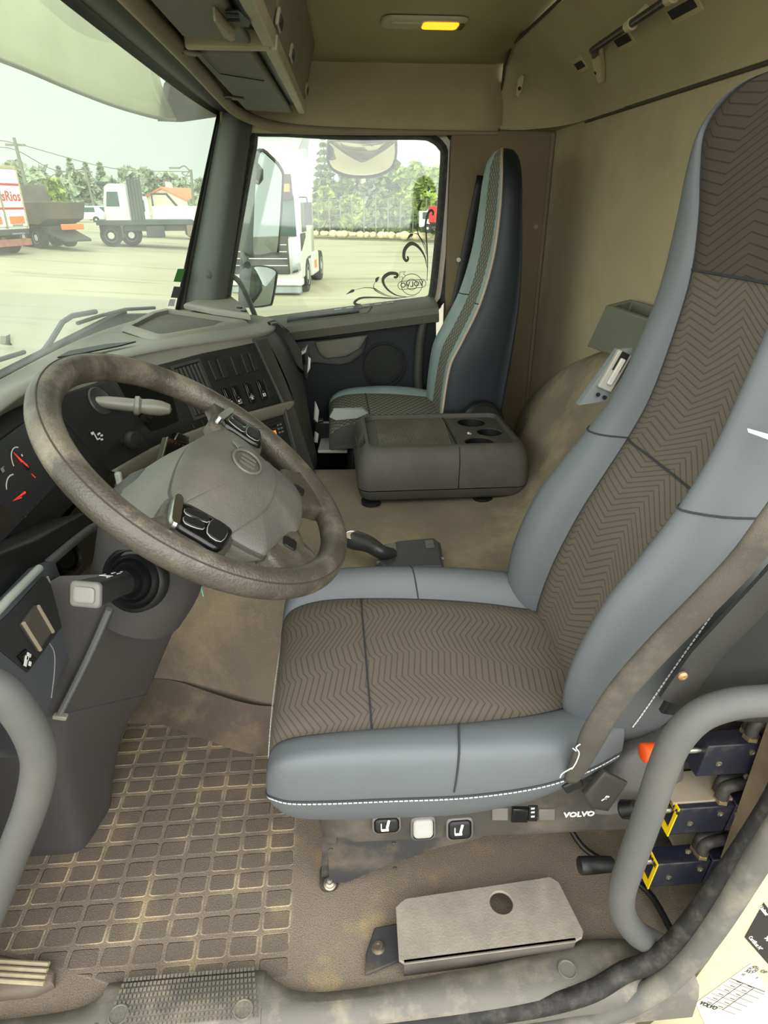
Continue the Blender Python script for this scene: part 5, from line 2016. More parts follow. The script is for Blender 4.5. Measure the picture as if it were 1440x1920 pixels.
g.plate(q, (0, 0, 0.004), 0.002)
g.build('lock_slide', M('slide_plastic', (104, 104, 100), rough=0.35), gear)
g = G()
q = [at(u, v, Z=0.4025) for u, v in ((796, 1014), (812, 1013), (815, 1027), (799, 1028))]
g.plate(q, (0, 0, 0.002), 0.001)
g.build('selector_display', M('selector_display_glass', (96, 96, 96), rough=0.3), gear)

# ------------------------------------------------------------------ belt buckle, lap belt sleeve
bk = thing('belt_buckle', 'black seat belt buckle with red button beside the far cushion edge', 'belt buckle', tuple(at(945, 1092, Z=0.42)))
b0, b1 = at(916, 1090, Z=0.455), at(952, 1076, Z=0.455)
d = (b1 - b0) / np.linalg.norm(b1 - b0)
up_b = np.array([0, 0, 1.0])
sd = np.cross(up_b, d)
g = G()
g.obox((b0 + b1) / 2, d, sd, up_b, 0.036, 0.016, 0.012)
g.build('release_button', M('buckle_red', (214, 52, 40), rough=0.45), bk, bevel=0.003)
g = G()
g.obox((b0 + b1) / 2 + d * 0.012 - sd * 0.004 - up_b * 0.014, d, sd, up_b, 0.058, 0.03, 0.02)
g.build('buckle_body', m_black, bk, bevel=0.004)
g = G()
g.tube([b1 + d * 0.008 - up_b * 0.016, at(965, 1098, Z=0.41), at(985, 1112, Z=0.36)], 0.008, 10)
g.build('buckle_stalk', M('stalk_grey', (96, 94, 92), rough=0.5), bk)

belt = thing('lap_belt', 'worn charcoal seat belt sleeve running up the door side of the driver seat', 'seat belt', tuple(at(1075, 1470, Y=0.66)))
P = [at(1072, 1462, Y=0.665), at(1092, 1425, Y=0.650), at(1120, 1365, Y=0.642), at(1165, 1295, Y=0.634), at(1240, 1210, Y=0.624), at(1330, 1120, Y=0.612), at(1400, 1045, Y=0.605), at(1470, 950, Y=0.60), np.array([0.60, 0.63, 1.05]), np.array([0.66, 0.68, 1.14])]
Pc = cr(np.array(P), 6)
g = G()
g.tube(Pc, list(np.interp(np.linspace(0, 1, len(Pc)), [0, 0.1, 0.2, 0.5, 1], [0.012, 0.016, 0.021, 0.021, 0.020])), 14, r2=0.55, up=(0, 1, 0))
g.build('belt_sleeve', m_belt, belt, angle=180)
g = G()
g.obox(at(1073, 1470, Y=0.672), (0.8, 0, 0.5), (-0.5, 0, 0.8), (0, 1, 0), 0.032, 0.02, 0.012)
g.build('belt_anchor', m_black, belt, bevel=0.003)
g = G()
for pts in (((1088, 1395), (1080, 1402), (1086, 1412), (1080, 1430), (1072, 1442)), ((1080, 1408), (1074, 1403)), ((1072, 1440), (1055, 1450), (1050, 1458))):
    g.tube(cr(np.array([at(u, v, Y=0.64) for u, v in pts]), 4), 0.0009, 6)
g.build('frayed_thread', m_sew, belt)
pb_ = thing('shoulder_belt', 'black shoulder belt hanging beside the passenger seat backrest', 'seat belt', tuple(at(865, 580, Y=2.57)))
g = G()
P = [at(905, 330, Y=2.585), at(882, 440, Y=2.58), at(862, 540, Y=2.575), at(846, 610, Y=2.56)]
Pc = cr(np.array(P), 6)
g.tube(Pc, 0.022, 10, r2=0.004, up=(0, 1, 0))
g.build('belt_webbing', m_black, pb_, angle=180)
g = G()
g.lathe(at(860, 487, Y=2.565), (0, -1, 0), [(0.008, -0.006), (0.008, 0.004), (0.0, 0.005)], 12)
g.build('belt_stop', M('belt_stop_plastic', (200, 196, 186), rough=0.5), pb_)
g = G()
P = [at(u, v, Y=2.56) for u, v in ((812, 588), (796, 600), (788, 640), (784, 700), (786, 740))]
g.tube(cr(np.array(P), 5), 0.018, 12)
tag(g.build('seat_belt_guide', M('belt_guide_plastic', (66, 64, 60), rough=0.55)), 'dark curved belt guide tube between passenger door and seat', 'belt guide')

# ------------------------------------------------------------------ grab rails in the door opening
def rail(pts, Y, r, name, label):
    P = cr(np.array([at(u, v, Y=Y) if len(q) == 0 else at(u, v, Y=q[0]) for u, v, *q in pts]), 6)
    g = G()
    g.tube(P, r, 22)
    o = g.build(name, m_railm, angle=180)
    tag(o, label, 'grab rail')
    return o


rail([(1720, 1300, .66), (1600, 1304, .64), (1500, 1309, .61), (1440, 1313), (1372, 1320), (1312, 1342), (1270, 1385), (1244, 1440), (1214, 1530), (1182, 1620), (1166, 1672), (1168, 1712), (1192, 1748), (1225, 1768), (1262, 1786)], 0.60, 0.0205, 'grab_rail', 'grey curved grab rail standing by the three black valve blocks')
rail([(-80, 1262), (-5, 1292), (36, 1335), (66, 1390), (73, 1440), (58, 1510), (24, 1600), (-10, 1690), (-50, 1790)], 0.62, 0.0215, 'grab_rail', 'grey bent grab rail in front of the steering column')

# ------------------------------------------------------------------ control valves
def valve(nt, nb, ft, Y, name_lab, length, yellow, handle, rod_px, fit_px, bolt_px, txt=None):
    NT_, NB_ = at(*nt, Y=Y), at(*nb, Y=Y)
    zt = NT_[2]
    FT = at(*ft, Z=zt)
    h = abs(NT_[2] - NB_[2])
    ax = np.array([NB_[0], Y, NB_[2]])
    dpt = max(0.03, FT[1] - Y)
    v = thing('control_valve', name_lab, 'valve', (NT_[0] + length / 2, Y + dpt / 2, zt - h), 'control valves beside the driver seat')
    lean = (NT_ - NB_)
    g = G()
    L_ = np.array([length, 0, 0])
    D_ = np.array([0.0, dpt, 0])
    base = [NB_, NT_, NT_ + D_, NB_ + D_]
    seg1 = 0.42
    g.prism(base, L_ * seg1)
    g.build('valve_body', m_blackan, v, bevel=0.002)
    g = G()
    g.prism([p + L_ * (seg1 + 0.012) for p in base], L_ * (1 - seg1))
    g.build('valve_head', m_blackan, v, bevel=0.002)
    cface = (NB_ + NT_ + D_) / 2 + np.array([0, 0, 0])
    if yellow:
        o_ = np.array([-0.0018, 0, 0])
        cc = np.mean(base, axis=0)
        base = [cc + (p - cc) * 1.06 for p in base]
        inn = [cc + (p - cc) * 0.6 for p in base]
        g = G()
        g.grid([[p for p in base], [p + o_ for p in base], [p + o_ for p in inn], [p for p in inn]], closed_v=True, closed_u=True)
        pl = g.build('warning_plate', m_yellow, v, angle=30)
        if txt:
            e = (NT_ - (NT_ + D_))
            mid = (NT_ + NT_ + D_) / 2
            text('plate_lettering', txt, mid + o_ * 1.2 + (cc - mid) * 0.2, e, (mid - cc), 0.0098, m_black, pl, 0.0003, bold=0.0003)
    a_ = at(*rod_px[0], Y=Y + dpt * 0.45)
    b_ = np.array([cface[0] + 0.004, Y + dpt * 0.45, a_[2]])
    g = G()
    g.tube([a_, b_], 0.0052, 12)
    g.build('valve_rod', m_chrome, v)
    e_ = at(*rod_px[1], Y=Y + dpt * 0.45)
    e_ = np.array([e_[0], e_[1], a_[2] + (e_[2] - a_[2]) * 0.6])
    g = G()
    dd_ = (e_ - a_)
    Ld = np.linalg.norm(dd_)
    g.lathe(a_, dd_, [(0.009, 0), (0.0125, 0.003), (0.0145, Ld * 0.7), (0.0145, Ld - 0.002), (0.0125, Ld), (0.0, Ld)], 20)
    g.build('valve_handle', handle, v, angle=50)
    for (u, w) in fit_px:
        p = at(u, w, Z=zt + 0.022)
        p = np.array([p[0], min(max(p[1], Y + 0.012), Y + dpt - 0.005), zt])
        f_ = thing_part = None
        g = G()
        g.lathe(p, (0, 0, 1), [(0.012, 0), (0.012, 0.006), (0.0095, 0.007)], 6)
        nut = g.build('fitting_nut', M('brass_nut', (170, 150, 110), rough=0.4, metal=0.8), v, angle=20)
        g = G()
        g.tube(cr(np.array([p + np.array([0, 0, 0.006]), p + np.array([0, 0, 0.022]), p + np.array([0.008, 0, 0.031]), p + np.array([0.045, 0.006, 0.030])]), 4), 0.0098, 12)
        g.build('hose_elbow', M('elbow_black', (40, 40, 40), rough=0.5, dirt=0.4, dcol=(120, 112, 100), ds=20), nut)
    for (u, w) in bolt_px:
        p = at(u, w, Y=Y)
        g = G()
        g.lathe(p + np.array([0, 0.001, 0]), (0, -1, 0), [(0.0052, 0), (0.0052, 0.003), (0.003, 0.0035), (0.0, 0.002)], 12)
        g.build('valve_bolt', m_steel, v)
    return v


valve((1329, 1400), (1304, 1457), (1310, 1371), 0.665, 'topmost black control valve with an orange handle', 0.22, False, m_orange, ((1262, 1409), (1204, 1410)), ((1408, 1352), (1424, 1376)), ((1347, 1431), (1410, 1410), (1400, 1455), (1435, 1412)))
valve((1274, 1518), (1253, 1566), (1257, 1486), 0.660, 'middle black control valve, yellow plate and short black handle', 0.22, True, m_black, ((1243, 1519), (1166, 1512)), ((1352, 1468), (1364, 1492)), ((1293, 1543), (1350, 1525), (1381, 1525)), 'PORTE AP')
valve((1234, 1622), (1216, 1665), (1216, 1588), 0.655, 'lowest black control valve, yellow plate and long black handle', 0.22, True, m_black, ((1150, 1620), (1086, 1622)), ((1312, 1576), (1328, 1601)), ((1253, 1644), (1312, 1629), (1290, 1596)), 'BENNE')
br = thing('valve_bracket', 'black steel bracket holding the three control valves', 'bracket', (0.62, 0.74, 0.0))
g = G()
g.box((0.555, 0.735, 0.0), (0.78, 0.745, 0.42))
g.build('bracket_plate', m_blkmet, br, bevel=0.002)
g = G()
g.obox(at(1300, 1475, Y=0.70), (1, 0, 0), (0, 1, 0), (0, 0, 1), 0.10, 0.06, 0.006)
g.build('bracket_shelf', M('dusty_shelf', (150, 140, 120), rough=0.8, var=0.2, vs=14), br, bevel=0.001)
g = G()
g.obox(at(1340, 1590, Y=0.70), (1, 0, 0), (0, 1, 0), (0, 0, 1), 0.14, 0.06, 0.006)
g.build('bracket_shelf', MATS['dusty_shelf'], br, bevel=0.001)
g = G()
P = [at(u, v, Z=0.02) for u, v in ((1040, 1548), (1090, 1585), (1150, 1625), (1215, 1672), (1262, 1750))]
P[0][2] = 0.08
g.tube(cr(np.array(P), 5), 0.006, 10)
tag(g.build('control_cable', m_black), 'thin black cable lying on the floor below the control valves', 'cable')

# ------------------------------------------------------------------ steel heel plate on the floor
hp_ = thing('heel_plate', 'worn pale steel step plate with a round hole, bolted to the floor', 'step plate', (0.24, 0.69, 0.0))
q = [at(u, v, Z=0.045) for u, v in ((752, 1690), (760, 1684), (1018, 1645), (1034, 1644), (1048, 1653), (1094, 1745), (1092, 1757), (1080, 1764), (758, 1806), (748, 1800), (742, 1700))]
g = G()
g.prism(q, (0, 0, -0.006))
pl = g.build('plate_top', m_plate, hp_, angle=30)
p = at(940, 1692, Z=0.045)
g = G()
g.lathe((p[0], p[1], 0.02), (0, 0, 1), [(0.0205, 0), (0.0205, 0.05)], 32)
cut(pl, g.build('cutter', m_plate))
md = pl.modifiers.new('soft_edges', 'BEVEL')
md.width = 0.0015
md.segments = 2
md.limit_method = 'ANGLE'
g = G()
g.prism([q[8], q[7], q[7] + np.array([0, 0.004, -0.045]), q[8] + np.array([0, 0.004, -0.045])], (0, 0.005, 0))
g.build('front_leg', M('plate_leg', (92, 86, 80), rough=0.7, var=0.2, vs=12), hp_, smooth=False)
g = G()
fl = [at(u, v, Z=0.006) for u, v in ((702, 1742), (746, 1734), (752, 1804), (684, 1832), (686, 1790))]
g.prism(fl, (0, 0, 0.006))
g.build('plate_flange', m_blkmet, hp_, bevel=0.003)
g = G()
p = at(709, 1776, Z=0.014)
g.lathe((p[0], p[1], 0.011), (0, 0, 1), [(0.012, 0), (0.012, 0.002), (0.008, 0.003), (0.008, 0.008), (0.004, 0.008), (0.004, 0.006), (0, 0.006)], 18)
g.build('flange_bolt', m_steel, hp_)
# ribbed rubber pad on the floor at the left edge
fp_ = thing('foot_rest_pad', 'ribbed rubber foot pad raised from the floor by the sill', 'foot pad', tuple(at(20, 1815, Z=0)))
g = G()
q = [at(u, v, Z=0.02) for u, v in ((-40, 1782), (20, 1790), (70, 1800), (100, 1815), (98, 1840), (60, 1858), (-40, 1868))]
g.plate([p - np.array([0, 0, 0.02]) for p in q], (0, 0, 0.02), 0.012)
g.build('pad_body', M('foot_pad_rubber', (106, 96, 84), rough=0.8, bump=0.6, bs=400), fp_)
for k, v in enumerate((1806, 1818, 1830, 1842)):
    g = G()
    g.tube([at(-40, v - 6, Z=0.021), at(92 - 3 * k, v + 2, Z=0.021)], 0.004, 8)
    g.build('pad_rib', M('pad_rib_dusty', (160, 148, 122), rough=0.8, var=0.2, vs=30), fp_)

# ------------------------------------------------------------------ lamp on the ceiling
zl = 1.652
lamp = thing('ceiling_lamp', 'flush oblong ceiling lamp with a lit amber half', 'lamp', tuple(at(795, 40, Z=zl)))
pc0 = at(795, 39, Z=zl)
hw = (at(878, 37, Z=zl) - at(713, 41, Z=zl))[0] / 2
g = G()
g.plate(rrect(pc0, (1, 0, 0), (0, 1, 0), hw * 2, 0.115, 0.035, 6), (0, 0, -0.010), 0.010)
g.build('lamp_frame', M('lamp_frame_plastic', (196, 188, 164), rough=0.4), lamp, angle=60)
pl0 = pc0 + np.array([0, 0, -0.0102])
g = G()
g.plate(rrect(pl0 + np.array([-hw * 0.42, 0, 0]), (1, 0, 0), (0, 1, 0), hw * 0.72, 0.068, 0.012, 4), (0, 0, -0.004), 0.003)
g.build('clear_lens', M('clear_lens_plastic', (206, 198, 170), rough=0.25), lamp)
g = G()
g.plate(rrect(pl0 + np.array([hw * 0.38, 0, 0]), (1, 0, 0), (0, 1, 0), hw * 0.82, 0.068, 0.012, 4), (0, 0, -0.004), 0.003)
g.build('amber_lens', M('amber_lens_lit', (250, 150, 30), rough=0.3, var=0.0, emit=1.1), lamp)
g = G()
g.obox(pl0 + np.array([hw * 0.86, 0, -0.003]), (1, 0, 0), (0, 1, 0), (0, 0, 1), 0.016, 0.05, 0.006)
g.build('lamp_switch', M('lamp_switch_plastic', (90, 86, 76), rough=0.5), lamp, bevel=0.002)

# ------------------------------------------------------------------ overhead lockers above the windscreen
m_lock = M('locker_plastic', (128, 122, 102), rough=0.65, var=0.06, bump=0.1, bs=500)
m_under = M('locker_flap_plastic', (112, 110, 98), rough=0.7, var=0.1, vs=5, bump=0.3, bs=500)


def lockface(y):
    return -0.066 - 0.028 * (2.5 - y) / 1.0


def locker(y0, y1, label):
    ym = (y0 + y1) / 2
    t = thing('overhead_locker', label, 'locker', (-0.17, ym, 1.45), 'overhead lockers above the windscreen')
    g = G()
    x0, x1 = lockface(y0), lockface(y1)
    g.add([(-0.268, y0, 1.47), (x0, y0, 1.47), (x0 + 0.045, y0, 1.64), (-0.30, y0, 1.65), (-0.268, y1, 1.47), (x1, y1, 1.47), (x1 + 0.045, y1, 1.64), (-0.30, y1, 1.65)], [(0, 1, 2, 3), (4, 7, 6, 5), (0, 4, 5, 1), (1, 5, 6, 2), (2, 6, 7, 3), (3, 7, 4, 0)])
    g.build('locker_body', m_lock, t, bevel=0.006)
    g = G()      # rear lip
    g.add([(x0 - 0.020, y0, 1.446), (x0 + 0.004, y0, 1.444), (x0 + 0.008, y0, 1.472), (x0 - 0.016, y0, 1.472), (x1 - 0.020, y1, 1.446), (x1 + 0.004, y1, 1.444), (x1 + 0.008, y1, 1.472), (x1 - 0.016, y1, 1.472)], [(0, 1, 2, 3), (4, 7, 6, 5), (0, 4, 5, 1), (1, 5, 6, 2), (2, 6, 7, 3), (3, 7, 4, 0)])
    g.build('locker_lip', M('locker_lip_plastic', (168, 160, 132), rough=0.5, var=0.1, vs=12), t, bevel=0.003)
    g = G()      # hanging flap
    g.add([(-0.262, y0 + 0.05, 1.448), (x0 - 0.045, y0 + 0.02, 1.445), (x0 - 0.045, y0 + 0.02, 1.462), (-0.262, y0 + 0.05, 1.465), (-0.255, y1 - 0.05, 1.448), (x1 - 0.04, y1 - 0.012, 1.445), (x1 - 0.04, y1 - 0.012, 1.462), (-0.255, y1 - 0.05, 1.465)], [(0, 1, 2, 3), (4, 7, 6, 5), (0, 4, 5, 1), (1, 5, 6, 2), (2, 6, 7, 3), (3, 7, 4, 0)])
    fl = g.build('locker_flap', m_under, t, bevel=0.006)
    g = G()
    g.add([(x0 - 0.048, y0 + 0.02, 1.4685), (x0 - 0.012, y0 + 0.01, 1.4685), (x1 - 0.012, y1 - 0.01, 1.4685), (x1 - 0.045, y1 - 0.02, 1.4685)], [(0, 1, 2, 3)])
    g.build('locker_gap_shade', m_black, t, solid=0.002, smooth=False)  # black sheet stands in for the shade between flap and lip
    return t, fl


t1, f1 = locker(1.535, 2.50, 'far overhead locker with a dusty grey flap, nearest the passenger door')
t2, f2 = locker(0.62, 1.505, 'near overhead locker with a black-slotted latch, above the steering wheel')
g = G()
g.box((-0.262, 1.508, 1.442), (-0.10, 1.532, 1.475))
g.build('divider_rib', MATS['locker_lip_plastic'], t1, bevel=0.004)
for u, v in ((348, 98), (437, 184)):
    p = at(u, v, Z=1.444)
    g = G()
    g.obox(p, (0.75, 0.65, 0), (-0.65, 0.75, 0), (0, 0, 1), 0.06, 0.028, 0.005)
    cl = g.build('flap_catch', m_lock, f1, bevel=0.002)
    g = G()
    g.lathe(p + np.array([-0.012, -0.01, -0.002]), (0, 0, -1), [(0.010, 0), (0.010, 0.0025), (0.0, 0.003)], 14)
    g.build('catch_hole', m_black, cl)
g = G()
pts = [at(u, v, Z=1.4438) for u, v in ((376, 101), (412, 138), (495, 152))]
g.tube(pts, 0.0012, 5)
g.build('flap_groove', m_black, f1)
p = at(428, 28, Z=1.443)
g = G()
q = [at(u, v, Z=1.4435) for u, v in ((402, 12), (440, 55), (432, 58), (418, 50), (398, 15))]
g.plate(q, (0, 0, -0.016), 0.004)
lt = g.build('flap_latch', M('latch_plastic', (150, 142, 118), rough=0.5), f2)
g = G()
q = [at(u, v, Z=1.4437) for u, v in ((422, 20), (447, 18), (470, 40), (466, 50), (440, 48), (432, 42))]
g.prism(q, (0, 0, -0.001))
for k in range(2):
    g.obox(at(436 + 2 * k, 30 + 9 * k, Z=1.441), (1, 0.2, 0), (-0.2, 1, 0), (0, 0, 1), 0.02, 0.006, 0.004)
g.build('latch_slot', m_black, lt, smooth=False)
for (u, v, tt) in ((545, 100, t1), (573, 168, t1), (521, 38, t2)):
    # finger recess in the locker's rear face
    y = 1.5
    lo_y, hi_y = 0.6, 2.5
    for _ in range(30):
        ym = (lo_y + hi_y) / 2
        p = at(u, v, Y=ym)
        fx = lockface(ym) + 0.045 * (p[2] - 1.47) / 0.17
        if p[0] < fx:
            hi_y = ym
        else:
            lo_y = ym
    p = at(u, v, Y=ym) + np.array([0.002, 0, 0])
    g = G()
    g.obox(p, (0, 1, 0), (0.25, 0, 0.97), (0.97, 0, -0.25), 0.075, 0.03, 0.008)
    hd = g.build('locker_handle', MATS['locker_lip_plastic'], tt, bevel=0.003)
    g = G()
    g.obox(p + np.array([0.003, 0, -0.003]), (0, 1, 0), (0.25, 0, 0.97), (0.97, 0, -0.25), 0.06, 0.016, 0.006)
    g.build('handle_recess', m_black, hd)

# ------------------------------------------------------------------ rear wall fittings: curtain rod, hooks, slot plates
def on_rear(u, v):
    zs, xs = [1.412, 1.44, 1.52, 1.60, 1.65], [0.822, 0.826, 0.775, 0.69, 0.628]
    x = 0.75
    for _ in range(25):
        p = at(u, v, X=x)
        x = 0.5 * x + 0.5 * float(np.interp(p[2], zs, xs))
    return at(u, v, X=x)


nr = np.array([-0.70, 0, -0.71])
br_ = np.array([0.71, 0, -0.70])
for k, (u, v, w_) in enumerate(((1089, 120, 0.075), (1170, 73, 0.10), (1282, 14, 0.13))):
    p = on_rear(u, v)
    t = thing('slot_plate', ('small slotted plate on the rear panel, left of the curtain rod bracket', 'slotted plate on the rear panel right below the curtain rod', 'slotted plate on the rear panel, highest and nearest the driver')[k], 'plate', tuple(p), 'slot plates on the rear panel')
    g = G()
    g.plate(rrect(p - nr * 0.002, (0, 1, 0), br_, w_, 0.045, 0.005), nr * 0.006, 0.002)
    g.build('plate_frame', M('slot_plate_plastic', (178, 166, 130), rough=0.6), t)
    g = G()
    g.obox(p + nr * 0.0045, (0, 1, 0), br_, nr, w_ * 0.78, 0.020, 0.002)
    g.build('slot', m_black, t, smooth=False)
rod = thing('curtain_rod', 'dark metal hanging rod along the top of the rear wall', 'rod', tuple(on_rear(1190, 45)))
pa, pb2 = at(1114, 92, X=on_rear(1114, 92)[0] - 0.05), at(1250, 0, X=on_rear(1114, 92)[0] - 0.05)
pe = pa + (pb2 - pa) * 2.0
g = G()
g.tube(cr(np.array([on_rear(1120, 98) + nr * 0.01, pa + (on_rear(1120, 98) - pa) * 0.25, pa + (pb2 - pa) * 0.05, pb2, pe]), 6), 0.0085, 12)
g.build('rod_tube', M('rod_dark_metal', (72, 70, 66), rough=0.35, metal=0.6), rod)
for f in (0.56, 1.05):
    p = pa + (pb2 - pa) * f
    g = G()
    g.lathe(p - np.array([0, 0.012, 0]), (0, 1, 0), [(0.013, 0), (0.013, 0.024), (0.009, 0.024)], 14)
    cl = g.build('rod_clip', M('clip_cream', (190, 178, 146), rough=0.5), rod)
    g = G()
    g.tube([p - nr * 0.006, p - nr * 0.05], 0.008, 10)
    g.build('clip_stem', MATS['clip_cream'], cl)
g = G()
q = [on_rear(u, v) + nr * 0.004 for u, v in ((1116, 100), (1132, 84), (1137, 120), (1136, 148), (1130, 150), (1122, 130))]
g.plate(q, nr * 0.012, 0.004)
hk = g.build('rod_bracket', MATS['clip_cream'], rod)
g = G()
g.lathe(on_rear(1126, 128) + nr * 0.016, nr, [(0.006, 0), (0.006, 0.002), (0, 0.002)], 10)
g.build('bracket_screw', m_black, hk)
p = on_rear(975, 160)
p = at(975, 160, Y=2.53)
hook = thing('coat_hook', 'small beige coat hook in the recessed corner of the rear panel', 'hook', tuple(p))
g = G()
q = [at(u, v, Y=2.53) for u, v in ((970, 150), (977, 140), (983, 143), (980, 170), (972, 184), (967, 178))]
g.plate(q, (-0.003, -0.014, 0), 0.005)
g.build('hook_body', MATS['clip_cream'], hook)
g = G()
g.lathe(at(974, 166, Y=2.512), (0, -1, 0), [(0.006, 0), (0.006, 0.002), (0, 0.002)], 10)
g.build('hook_hole', m_black, hook)

# open bin on the rear wall behind the driver seat
bn = thing('storage_bin', 'open-topped grey plastic bin on the hump behind the driver seat', 'bin', tuple(at(1150, 640, X=0.74)))
fr = [at(u, v, X=0.735) for u, v in ((1100, 650), (1136, 572), (1235, 606), (1212, 690))]
g = G()
bk_ = [p + np.array([0.075, 0.02, 0.012]) for p in fr]
cc = np.mean(fr[1:3] + bk_[1:3], axis=0)
rim = [fr[1], fr[2], bk_[2], bk_[1]]
lowr = [fr[0], fr[3], bk_[3], bk_[0]]
inn = [cc + (p - cc) * 0.80 for p in rim]
dn = [p + (np.mean(lowr, axis=0) - np.mean(rim, axis=0)) * 0.7 for p in inn]
g.grid([lowr, rim, [p + np.array([0, 0, 0.002]) for p in inn], dn], closed_v=True, cap0=True, cap1=True)
g.build('bin_shell', M('bin_plastic', (112, 112, 98), rough=0.6, var=0.05, bump=0.15, bs=600), bn, bevel=0.004, angle=30)
g = G()
g.prism([p + np.array([0, 0, -0.002]) for p in [cc + (q - cc) * 0.79 + (np.mean(lowr, axis=0) - np.mean(rim, axis=0)) * 0.25 for q in rim]], (0, 0, -0.003))
g.build('bin_shade', m_black, bn, smooth=False)  # black sheet stands in for the shade within the open bin

# ------------------------------------------------------------------ left switch panel of the dashboard
PX_ = -0.455
def lp(u, v, dx=0.0):
    return at(u, v, X=PX_) + np.array([dx, 0, 0])


g = G()
q = [lp(u, v) for u, v in ((-60, 1195), (0, 1128), (60, 1066), (92, 1052), (112, 1105), (124, 1190), (120, 1235), (95, 1290), (78, 1345), (40, 1420), (-60, 1420))]
g.plate(q, (0.012, 0, 0), 0.012)
g.prism(q, (-0.14, 0.02, 0))
lpan = g.build('side_switch_panel', M('side_panel_plastic', (74, 77, 82), rough=0.55, bump=0.2, bs=900), dash_root, angle=40)
g = G()
q = [lp(u, v, 0.0122) for u, v in ((-40, 1185), (0, 1148), (62, 1082), (70, 1086), (108, 1158), (104, 1168), (32, 1262), (-40, 1205))]
g.plate(q, (0.003, 0, 0), 0.002)
g.build('light_switch_plate', M('light_plate_plastic', (44, 44, 45), rough=0.5), lpan)
g = G()
q = [lp(u, v, 0.0152) for u, v in ((14, 1172), (42, 1136), (74, 1184), (48, 1222))]
g.plate(q, (0.005, 0, 0), 0.003)
g.build('light_switch', M('light_switch_plastic', (78, 74, 68), rough=0.45), lpan)
for p0, p1 in (((14, 1170), (47, 1220)), ((43, 1138), (72, 1186))):
    g = G()
    g.tube([lp(*p0, 0.021), lp(*p1, 0.021)], 0.003, 8)
    g.build('switch_ridge', M('switch_ridge_worn', (150, 140, 120), rough=0.45), lpan)
g = G()
q = [lp(u, v, 0.0155) for u, v in ((8, 1232), (24, 1218), (44, 1236), (30, 1256))]
g.plate(q, (0.004, 0, 0), 0.002)
wl_ = g.build('work_light_switch', m_gloss, lpan)
g = G()
for p, (w_, h_) in (((24, 1232), (0.010, 0.006)), ((20, 1241), (0.014, 0.007)), ((29, 1231), (0.005, 0.0015)), ((28, 1246), (0.006, 0.006))):
    g.obox(lp(*p, 0.0202), (0, 0.8, 0.6), (0, -0.6, 0.8), (1, 0, 0), w_, h_, 0.001)
g.build('switch_symbol', m_white, wl_, smooth=False)
g = G()
g.tube([lp(0, 1122, 0.012), lp(58, 1066, 0.012)], 0.006, 10)
g.build('panel_ridge', M('panel_ridge_plastic', (150, 156, 150), rough=0.45), lpan)
g = G()
g.tube([lp(-40, 1165, 0.012), lp(0, 1122, 0.012)], 0.006, 10)
g.build('panel_ridge', MATS['panel_ridge_plastic'], lpan)
g = G()
g.tube([lp(72, 1082, 0.013), lp(110, 1160, 0.013), lp(94, 1180, 0.013)], 0.0016, 6)
g.build('panel_edge', M('panel_edge_worn', (146, 144, 138), rough=0.5), lpan)
g = G()
g.tube(cr(np.array([lp(75, 1204, 0.0125), lp(86, 1225, 0.0125), lp(86, 1262, 0.0125), lp(80, 1310, 0.0125)]), 5), 0.0008, 5)
g.build('panel_seam', MATS['panel_edge_worn'], lpan)
# hood under the cluster with a grey lip, round hole beside the column
g = G()
q = [at(u, v, X=-0.47) for u, v in ((-60, 1058), (50, 1012), (150, 962), (195, 985), (165, 990), (90, 1062), (0, 1125), (-60, 1160))]
g.plate(q, (0.01, 0, 0), 0.01)
g.prism(q, (-0.1, 0, -0.02))
g.build('cluster_hood', m_black, dash_root, angle=40)
g = G()
P = [at(u, v, X=-0.458) for u, v in ((192, 985), (168, 992), (120, 1030), (88, 1058))]
g.tube(cr(np.array(P), 4), 0.008, 10)
g.build('hood_lip', M('hood_lip_plastic', (84, 86, 88), rough=0.5), dash_root)
p = at(128, 1045, X=-0.50)
g = G()
g.lathe(p, (0.9, -0.3, 0.3), [(0.030, -0.06), (0.032, 0.0), (0.028, 0.004), (0.024, 0.0), (0.022, -0.05), (0.0, -0.05)], 26)
g.build('key_barrel_tube', m_dash2, dash_root)
g = G()
g.lathe(p + np.array([0.001, 0, 0]), (0.9, -0.3, 0.3), [(0.021, -0.01), (0.021, -0.006), (0, -0.006)], 22)
g.build('barrel_hole', m_black, dash_root)
# cluster hood over the gauges closes the dash underside; bulkhead of the cab
g = G()
g.box((-0.83, 0.60, -0.02), (-0.80, 2.66, 0.80))
struct(g.build('wall_front', M('bulkhead_black', (24, 24, 25), rough=0.9), smooth=False))
g = G()
g.box((-0.80, 2.60, 0.0), (-0.45, 2.64, 0.79))
g.box((-0.80, 0.585, 0.0), (-0.62, 0.60, 0.84))
struct(g.build('trim_16', MATS['bulkhead_black'], smooth=False))

# ------------------------------------------------------------------ small things about the dash
def card(pxs, X, name, label, cat, mat):
    q = [at(u, v, X=X) for u, v in pxs]
    t = thing(name, label, cat, tuple(np.mean(q, axis=0)))
    nn = np.cross(q[1] - q[0], q[3] - q[0])
    nn /= np.linalg.norm(nn)
    if nn[0] < 0:
        nn = -nn
    g = G()
    g.prism([p - nn * 0.012 for p in q], nn * 0.012)
    g.build('case', mat, t, bevel=0.002)
    return t, q, nn


